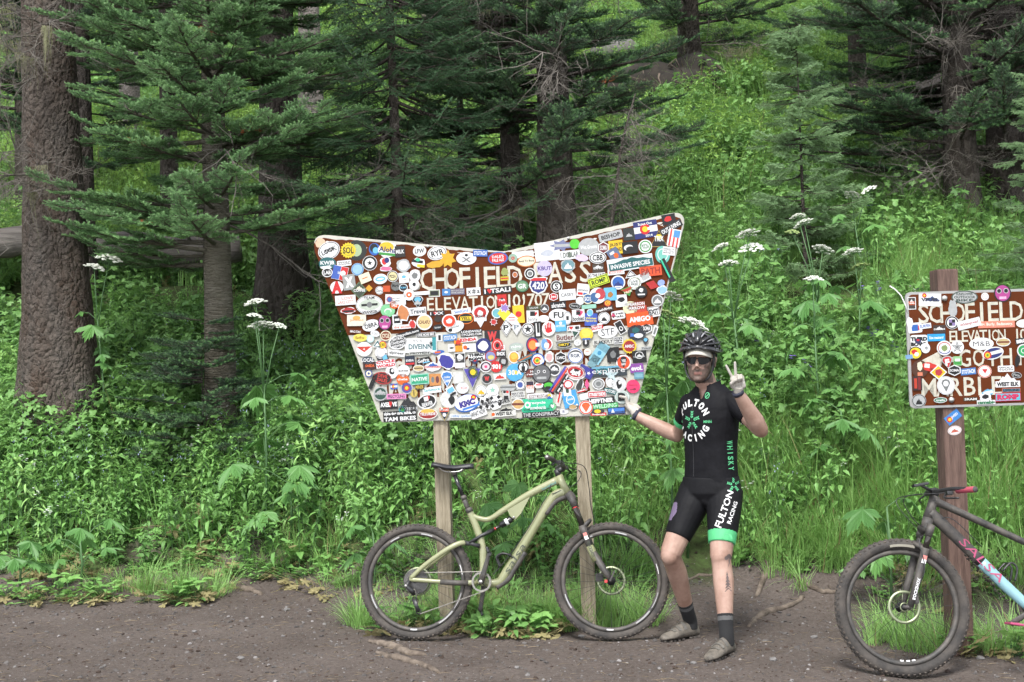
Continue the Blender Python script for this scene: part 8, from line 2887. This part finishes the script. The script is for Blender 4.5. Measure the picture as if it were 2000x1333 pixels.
 jersey, bvj = remesh(mb, 'jersey', [JERS, GREENC], t, .0045, 7, .5, cutv, pickj)
 # collar and zip
 mb = MB()
 cn = J(1385, 753, D - .004) + F * .004
 for i in range(26):
  pass
 vs, fs = [], []
 n = 26
 for i in range(n + 1):
  an = R(112) + R(316) * i / n
  for (rr, z, o) in ((.082, -.020, 0), (.076, .022, 0), (.072, .023, 0), (.075, -.018, 0)):
   dip = -.030 * max(0, math.sin(an)) ** 2 + .012 * max(0, -math.sin(an))
   vs.append(cn + Lx * (math.cos(an) * rr) + F * (math.sin(an) * rr * .95 + .004) + UP * (z + dip))
 for i in range(n):
  for k in range(4):
   k2 = (k + 1) % 4
   fs.append((4 * i + k, 4 * i + 4 + k, 4 * i + 4 + k2, 4 * i + k2))
 mb.add(vs, fs, 0)
 for i, mm in enumerate(mb.m):
  if i % 4 == 2:
   mb.m[i] = 1
 mb.build('collar', [JERS, GREENC], jersey)
 jersey_children = jersey
 # chest print
 cx = J(1354, 822, D - .12)
 loc, nrm, i, d = bvj.ray_cast(cx - Vector((0, 1, 0)) * .6, Vector((0, 1, 0)))
 ctr = loc if loc is not None else cx
 ez = UP
 polys = []
 Rr = .107
 for w, a0, a1, flip in (('FULTON', R(152), R(28), False), ('RACING', R(208), R(332), True)):
  for k, ch in enumerate(w):
   an = a0 + (a1 - a0) * k / (len(w) - 1)
   r0 = Rr if not flip else Rr
   wd = .034 if ch not in 'I' else .010
   polys.append(glyph(ch, wd, .044, math.cos(an) * r0, math.sin(an) * r0, an - math.pi / 2 if not flip else an + math.pi / 2, .05))
 white = mat('kit_white', (.60, .60, .60), .6)
 green = mat('kit_green', (.085, .42, .19), .6)
 pr = F * -1
 def sprint(name, polys, m, org, ex, ez, dr, bv):
  ob = project(name, polys, m, t, org, ex, ez, dr, bv)
  return ob
 sprint('chest_lettering', polys, white, ctr, Lx, ez, pr, bvj)
 sprint('chest_emblem', leaf_star(.055), green, ctr, Lx, ez, pr, bvj)
 sprint('chest_lettering', [glyph('MPLS', .040, .014, -.105, -.008, 0, .03)], green, ctr, Lx, ez, pr, bvj)
 sprint('chest_lettering', [glyph('MINN', .050, .016, .108, -.008, 0, .03)], green, ctr, Lx, ez, pr, bvj)
 sprint('zip', [([(-.002, -.02 * k - .019), (.002, -.02 * k - .019), (.002, -.02 * k), (-.002, -.02 * k)], [(0, 1, 2, 3)]) for k in range(-4, 17)], mat('zip_grey', (.02, .02, .022), .4), ctr, Lx, UP, pr, bvj)
 vdir = Vector((0, 1, 0))
 vx = Vector((1, 0, 0))
 sprint('side_lettering', [glyph(c, (.024 if c != 'I' else .007), .036, .001 * k, .075 - .031 * k, R(-90), .03) for k, c in enumerate('WHISKY')], green, J(1418, 887, D), vx, UP, vdir, bvj)
 b0_ = J(1382, 773, D - .1)
 ring_ = [([(math.cos(2 * math.pi * i / 20) * .015 * q, math.sin(2 * math.pi * i / 20) * .019 * q) for q in (1, .78) for i in range(20)], [(i, (i + 1) % 20, 20 + (i + 1) % 20, 20 + i) for i in range(20)]),
             ([(-.009, -.007), (-.006, -.011), (.010, .008), (.007, .011)], [(0, 1, 2, 3)])]
 sprint('shoulder_badge', ring_, green, b0_, Lx, UP, pr, bvj)
 # seams
 # ---- shorts
 mb = MB()
 rings(mb, [(pelvis + UP * .045, .172, .127), (pelvis, .178, .132), (pelvis - UP * .05, .184, .136), (pelvis - UP * .09, .162, .118)], Lp, Fp, 28)
 hemR, hemL = hipR.lerp(knR, .74), hipL.lerp(knL, .80)
 for hp, kn, hm in ((hipR, knR, hemR), (hipL, knL, hemL)):
  limb(mb, [hp, hp.lerp(hm, .4), hp.lerp(hm, .8), hm], [.110, .104, .088, .080], 20)
 mb.ellipsoid(pelvis + Fp * .075 - UP * .085, (.050, .045, .055), 14, 10)
 uL = (knL - hipL).normalized()
 qL = (hemL - hipL).dot(uL)
 uR = (knR - hipR).normalized()
 qR = (hemR - hipR).dot(uR)
 def picks(c):
  lx = (c - pelvis).dot(Lp)
  if lx > .0:
   q = (c - hipL).dot(uL)
   if q > qL - .068:
    return 1
  else:
   q = (c - hipR).dot(uR)
   side = (c - (hipR + uR * q)).dot(-Lp)
   if .14 < q < .255 and side > .022 + abs(q - .2) * .35:
    return 2
  return 0
 shorts, bvs = remesh(mb, 'shorts', [SHORT, GREENC, PURC], t, .0055, 5, .5, None, picks)
 a_ = Vector((30, 0, 71)).normalized()
 exs = (J(1427, 957, D - .15) - J(1398, 1028, D - .15)).normalized()
 ezs = Vector((0, 1, 0)).cross(exs) * -1
 if ezs.x > 0:
  ezs = -ezs
 sprint('thigh_lettering', [glyph('FULTON', .225, .038, 0, 0, 0, .02)], white, J(1412, 993, D - .15), exs, ezs, vdir, bvs)
 sprint('thigh_lettering', [glyph('RACING', .135, .025, 0, 0, 0, .02)], white, J(1427, 1000, D - .15), exs, ezs, vdir, bvs)
 sprint('hip_emblem', leaf_star(.042), green, J(1430, 946, D - .1), vx, UP, vdir, bvs)
 sprint('hem_badge', [([(math.cos(2 * math.pi * i / 20) * .030, math.sin(2 * math.pi * i / 20) * .030) for i in range(20)], [tuple(range(20))])], mat('green_badge', (.10, .45, .20), .6), J(1418, 1050, D - .2), vx, UP, vdir, bvs)
 # tattoos
 ink_t = mat('tattoo_ink', (.10, .075, .070), .55)
 tree = [([(-.006 - .016 * k / 5, .045 - .018 * k), (.006 + .016 * k / 5, .045 - .018 * k), (0, .068 - .018 * k)], [(0, 1, 2)]) for k in range(6)]
 sprint('tattoo', tree, ink_t, J(1419, 1138, 7.55), vx, UP, vdir, bvb)
 cloud = [([(math.cos(2 * math.pi * i / 12) * r + x, math.sin(2 * math.pi * i / 12) * r + y) for i in range(12)], [tuple(range(12))]) for x, y, r in ((-.012, 0, .012), (.004, .008, .014), (.016, -.002, .010))] + [([(0, -.01), (.01, -.01), (.002, -.030), (.008, -.030), (-.008, -.055), (-.002, -.034), (-.008, -.034)], [(0, 1, 3, 2), (2, 3, 4)])]
 sprint('tattoo', cloud, ink_t, J(1422, 1090, 7.55), vx, UP, vdir, bvb)
 lan = [([(-.010, -.03), (.010, -.03), (.010, .02), (-.010, .02)], [(0, 1, 2, 3)])]
 sprint('tattoo', lan, mat('tattoo_grey', (.20, .15, .135), .55), J(1431, 1126, 7.55), vx, UP, vdir, bvb)
 # ---- socks
 for kn, an, f0, f1 in ((knR, anR, fR0, fR1), (knL, anL, fL0, fL1)):
  mb = MB()
  top = an.lerp(kn, .285)
  limb(mb, [top, an.lerp(kn, .12), an, an - UP * .05], [.0475, .043, .043, .044], 18)
  u = (kn - an).normalized()
  hb_ = (top - an).dot(u)
  remesh(mb, 'sock', [SOCKM, SOCKB], t, .0035, 4, .5, None, lambda c, an=an, u=u, hb_=hb_: 1 if hb_ - .040 < (c - an).dot(u) < hb_ - .016 else 0)
 # ---- shoes
 for f0, f1, an in ((fR0, fR1, anR), (fL0, fL1, anL)):
  e = (f1 - f0)
  e.z = 0
  e.normalize()
  L = .295
  sd_ = Vector((-e.y, e.x, 0))
  g0 = f0 - e * .02
  def G(s):
   p = g0 + e * s
   return Vector((p.x, p.y, gz1(p.x, p.y) + .003))
  sec = [(.0, .024, .060), (.03, .036, .085), (.08, .039, .106), (.13, .043, .096), (.18, .049, .073), (.225, .049, .052), (.265, .040, .040), (.290, .022, .028)]
  mb = MB()
  vs, fs = [], []
  sg = 16
  for s, hw, ht in sec:
   c = G(s) + UP * .007
   for k in range(sg):
    a = 2 * math.pi * k / sg
    x = math.cos(a) * hw
    z = math.sin(a)
    vs.append(c + sd_ * x * (1 if z < 0 else (1 - .25 * z)) + UP * (ht * (z * .62 + .38) if z > 0 else ht * .38 + z * ht * .38))
  for i in range(len(sec) - 1):
   for k in range(sg):
    k2 = (k + 1) % sg
    fs.append((i * sg + k, (i + 1) * sg + k, (i + 1) * sg + k2, i * sg + k2))
  fs += [tuple(range(sg)), tuple(range((len(sec) - 1) * sg, len(sec) * sg))[::-1]]
  mb.add(vs, fs, 0)
  sh, bsh = remesh(mb, 'shoe', [SHOEM, SOLEM], t, .0045, 5, .5, None, lambda c, G=G, e=e, g0=g0: 1 if c.z < G((c - g0).dot(e)).z + .017 else 0)
  mb = MB()
  for k in range(9):
   s = .02 + .031 * k
   if k == 3:
    continue
   for w in (-1, 1):
    q = G(s) + sd_ * (w * .026 * (1 if k < 8 else .5)) + UP * .004
    mb.box(q, (.018, .020, .012), 0, Matrix((e, sd_, UP)).transposed(), .003)
  mb.build('sole_lugs', SOLEM, sh, kind='stuff')
  for s in (.125, .165, .20):
   mb = MB()
   pts = []
   for k in range(9):
    a = R(18) + R(144) * k / 8
    c = G(s + .010 * (k / 8)) + UP * .05
    dr = (sd_ * math.cos(a) + UP * math.sin(a))
    loc, nr_, i, d = bsh.ray_cast(c + dr * .2, -dr)
    if loc is not None:
     pts.append(loc + dr * .0015)
   if len(pts) > 3:
    vs, fs = [], []
    for p in pts:
     up_ = (p - (G(s) + UP * .05)).normalized()
     vs += [p - e * .011 - up_ * .002, p - e * .011 + up_ * .0022, p + e * .011 + up_ * .0022, p + e * .011 - up_ * .002]
    for i in range(len(pts) - 1):
     for k in range(4):
      k2 = (k + 1) % 4
      fs.append((4 * i + k, 4 * i + k2, 4 * i + 4 + k2, 4 * i + 4 + k))
    fs += [(0, 1, 2, 3), tuple(range(len(vs) - 4, len(vs)))[::-1]]
    mb.add(vs, fs, 0, False)
    mb.build('strap', STRAPM, sh)
 # ---- gloves
 # left hand: two fingers raised
 pc = J(1441, 747, D - .44)
 ef = (J(1433, 722, D - .45) - J(1443, 768, D - .43)).normalized()
 en = Vector((-.25, -1, 0)).normalized()
 en = (en - ef * en.dot(ef)).normalized()
 ew = ef.cross(en)
 if ew.x > 0:
  ew = -ew
 mb = MB()
 tl = [pc + ew * .034 - ef * .020 + en * .008, pc + ew * .036 + ef * .004 + en * .024, pc + ew * .010 + ef * .020 + en * .034, pc - ew * .012 + ef * .022 + en * .036]
 hand(mb, wrL, pc, ef, ew, en, [(.028, (.042, .028, .022), (.04, .02, .02), .26, .0100), (.006, (.045, .030, .024), (.03, .02, .02), -.16, .0102), (-.014, (.040, .026, .020), (1.15, 1.45, 1.0), 0, .0100), (-.033, (.034, .022, .018), (1.2, 1.45, 1.0), 0, .0092)], tl, .87)
 glL, _ = remesh(mb, 'glove', [GLOVE, GLOVED], t, .0035, 3, .45, None, lambda c: 1 if (c - pc).dot(ef) < -.060 and (c - pc).dot(ef) > -.070 else 0)
 # right hand: fingers behind the edge of the board, thumb in front
 pr_ = J(1236, 796, 8.235)
 efr = (J(1214, 782, 8.32) - wrR).normalized()
 enr = Vector((-.55, 1, 0)).normalized()
 enr = (enr - efr * enr.dot(efr)).normalized()
 ewr = efr.cross(enr)
 if ewr.z < 0:
  ewr = -ewr
 mb = MB()
 th = [pr_ + ewr * .030 - efr * .012, pr_ + ewr * .036 + efr * .022 - enr * .020, J(1222, 777, 8.225), J(1211, 775, 8.222)]
 hand(mb, wrR, pr_, efr, ewr, enr, [(.028, (.040, .028, .022), (.35, .35, .3), 0, .0100), (.008, (.044, .030, .024), (.35, .35, .3), 0, .0102), (-.013, (.040, .026, .020), (.35, .4, .3), 0, .0100), (-.032, (.034, .022, .018), (.4, .4, .3), 0, .0092)], th)
 ur = (wrR - elR).normalized()
 remesh(mb, 'glove', [GLOVE, GLOVED], t, .0035, 3, .45, None, lambda c: 1 if (c - wrR).dot(ur) < .006 else 0)
 for (w0, u, r_) in ((wrR, (wrR - elR).normalized(), .0325), (wrL, (wrL - elL).normalized(), .0335)):
  mb = MB()
  mb.tube([w0 - u * .008, w0 + u * .014], [r_ + .001, r_ + .002], 18, 0, True)
  mb.build('glove_cuff', GLOVED, t)
 # ---- hair, glasses, helmet, cap
 mb = MB()
 for s in (-1, 1):
  E2 = [(s * .070, -.010, .012), (s * .070, -.030, -.010), (s * .064, -.055, -.02)]
  for c in E2:
   mb.ellipsoid(H(*c), (.010, .026, .030), 12, 8, 0, rh)
  mb.ellipsoid(H(s * .071, .018, -.012), (.006, .008, .026), 10, 8, 0, rh)
 mb.ellipsoid(H(0, -.075, -.01), (.058, .035, .045), 12, 8, 0, rh)
 mb.build('hair', HAIRM, t, kind='stuff')
 gl = thing
 mb = MB()
 for s in (-1, 1):
  vs, fs = [], []
  n = 10
  for i in range(n + 1):
   u = i / n
   x = s * (.006 + .066 * u)
   y = .107 - .016 * u - .042 * u * u
   top = .012 - .002 * u
   bot = -.010 - .018 * math.sin(math.pi * min(1, u * 1.05 + .08)) ** .7
   vs += [H(x, y, top), H(x, y + .002, bot)]
  fs = [(2 * i, 2 * i + 1, 2 * i + 3, 2 * i + 2) for i in range(n)]
  mb.add(vs, fs, 0)
  mb.tube([H(s * (.006 + .066 * u), .1075 - .016 * u - .042 * u * u, .012 - .002 * u) for u in (0, .25, .5, .75, 1)], [.0025] * 5, 6, 1, True)
  mb.tube([H(s * .072, .045, .008), H(s * .078, .02, .008), H(s * .080, -.02, .004)], [.003, .003, .003], 6, 1, True)
 mb.tube([H(-.008, .108, .006), H(0, .110, .004), H(.008, .108, .006)], [.003] * 3, 6, 1)
 lens = mat('dark_lens', (.004, .004, .005), .15, spec=.12)
 mb.build('sunglasses', [lens, BLKG], t)
 # cap peak showing below the helmet
 mb = MB()
 vs, fs = [], []
 n, m = 14, 5
 for i in range(n + 1):
  a = R(-62) + R(124) * i / n
  for k in range(m + 1):
   q = k / m
   rx = .084 + .004 * q
   ry = .100 + (.060 * math.cos(a * .95)) * q
   vs.append(H(math.sin(a) * rx, math.cos(a) * ry - .004, .060 - .030 * q - .014 * (math.sin(a) ** 2) * q - .012 * math.sin(a) ** 2))
 for i in range(n):
  for k in range(m):
   fs.append((i * (m + 1) + k, i * (m + 1) + k + 1, (i + 1) * (m + 1) + k + 1, (i + 1) * (m + 1) + k))
 mb.add(vs, fs, 0)
 cp = mb.build('cap_peak', mat('cap_cloth', (.35, .335, .285), .8, col2=(.40, .385, .345), vscale=30), t)
 sm_ = cp.modifiers.new('thick', 'SOLIDIFY')
 sm_.thickness = .003
 mb = MB()
 band = [H(math.sin(a) * .084, math.cos(a) * .100 - .006, .050 - .010 * math.sin(a) ** 2) for a in [R(-75) + R(150) * i / 16 for i in range(17)]]
 mb.tube(band, [.012] * 17, 8, 0, True, (1.0, .3), up=(0, 0, 1))
 mb.build('cap_band', mat('cap_dark', (.03, .032, .035), .8), t)
 # helmet: liner shell, ribs over the openings, rim, straps
 HC = (0, -.016, .057)
 A, Bq, C = .112, .142, .104
 def S_(u, v, k=1.0):
  # u: across -1..1, v: front (0) to back (1)
  th = math.pi * (.03 + .94 * v)
  ph = u * 1.72
  y = math.cos(th) * Bq * k
  rr = math.sin(th) ** .8
  return H(HC[0] + math.sin(ph) * A * rr * k, HC[1] + y, HC[2] + .004 + math.cos(ph) * C * rr * k * (1 + .06 * math.cos(th)) + .012 * math.sin(th * 2 - 2.2) * 0)
 mb = MB()
 vs, fs = [], []
 nu, nv = 20, 18
 for i in range(nv + 1):
  for j in range(nu + 1):
   vs.append(S_(-1 + 2 * j / nu, i / nv, .90))
 for i in range(nv):
  for j in range(nu):
   a = i * (nu + 1) + j
   fs.append((a, a + 1, a + nu + 2, a + nu + 1))
 mb.add(vs, fs, 0)
 he = mb.build('helmet', mat('helmet_liner', (.012, .012, .013), .7), t)
 HG = mat('helmet_gloss', (.018, .018, .020), .22, coat=.4)
 HS = mat('helmet_silver', (.24, .245, .26), .28)
 for k, (u0, w) in enumerate(((-.98, .020), (-.70, .016), (-.38, .017), (0, .022), (.38, .017), (.70, .016), (.98, .020))):
  mb = MB()
  pts = [S_(u0 * (1 - .12 * math.cos(math.pi * v) ** 2) + .05 * math.sin(math.pi * v * 2) * (1 if u0 > 0 else -1 if u0 < 0 else 0), v, 1.0) for v in [(.04 + .92 * i / 14) for i in range(15)]]
  mb.tube(pts, [w * (.55 + .6 * math.sin(math.pi * (i + .5) / 15)) for i in range(15)], 8, 0, True, (.55, .9), up=UP)
  mb.build('helmet_rib', HG, he)
 for u0 in (-.55, -.19, .19, .55):
  mb = MB()
  pts = [S_(u0 + .10 * (v - .3) * (1 if u0 > 0 else -1), v, 1.015) for v in [(.16 + .22 * i / 6) for i in range(7)]]
  mb.tube(pts, [.002, .0055, .006, .0055, .004, .003, .001], 6, 0, True, (.5, 1), up=UP)
  mb.build('helmet_trim', HS, he)
 for v in (.30, .52, .74):
  mb = MB()
  pts = [S_(u, v, .985) for u in np.linspace(-.95, .95, 15)]
  mb.tube(pts, [.010] * 15, 8, 0, True, (.6, 1), up=UP)
  mb.build('helmet_bridge', HG, he)
 mb = MB()
 rim_ = [H(HC[0] + math.sin(a) * A * 1.0, HC[1] + math.cos(a) * Bq * 1.0, HC[2] + .012 - .016 * math.sin(a) ** 2 + (.0 if math.cos(a) > 0 else -.03 * math.cos(a) ** 2)) for a in [2 * math.pi * i / 32 for i in range(33)]]
 mb.tube(rim_, [.011] * 33, 8, 0, False, (1.2, .7), up=UP)
 mb.build('helmet_rim', HG, he)
 mb = MB()
 for s in (-1, 1):
  mb.tube(cr([H(s * .088, .035, .045), H(s * .081, .030, -.02), H(s * .070, .030, -.075), H(s * .045, .040, -.112), H(0, .050, -.126)]), [.0075] * 21, 6, 0, True, (.28, 1), up=(0, 1, 0))
  mb.tube(cr([H(s * .090, -.045, .040), H(s * .085, -.02, -.02), H(s * .070, .026, -.072)]), [.006] * 11, 6, 0, True, (.28, 1), up=(0, 1, 0))
 mb.build('chin_strap', BLK, he)
 return t
make_person()
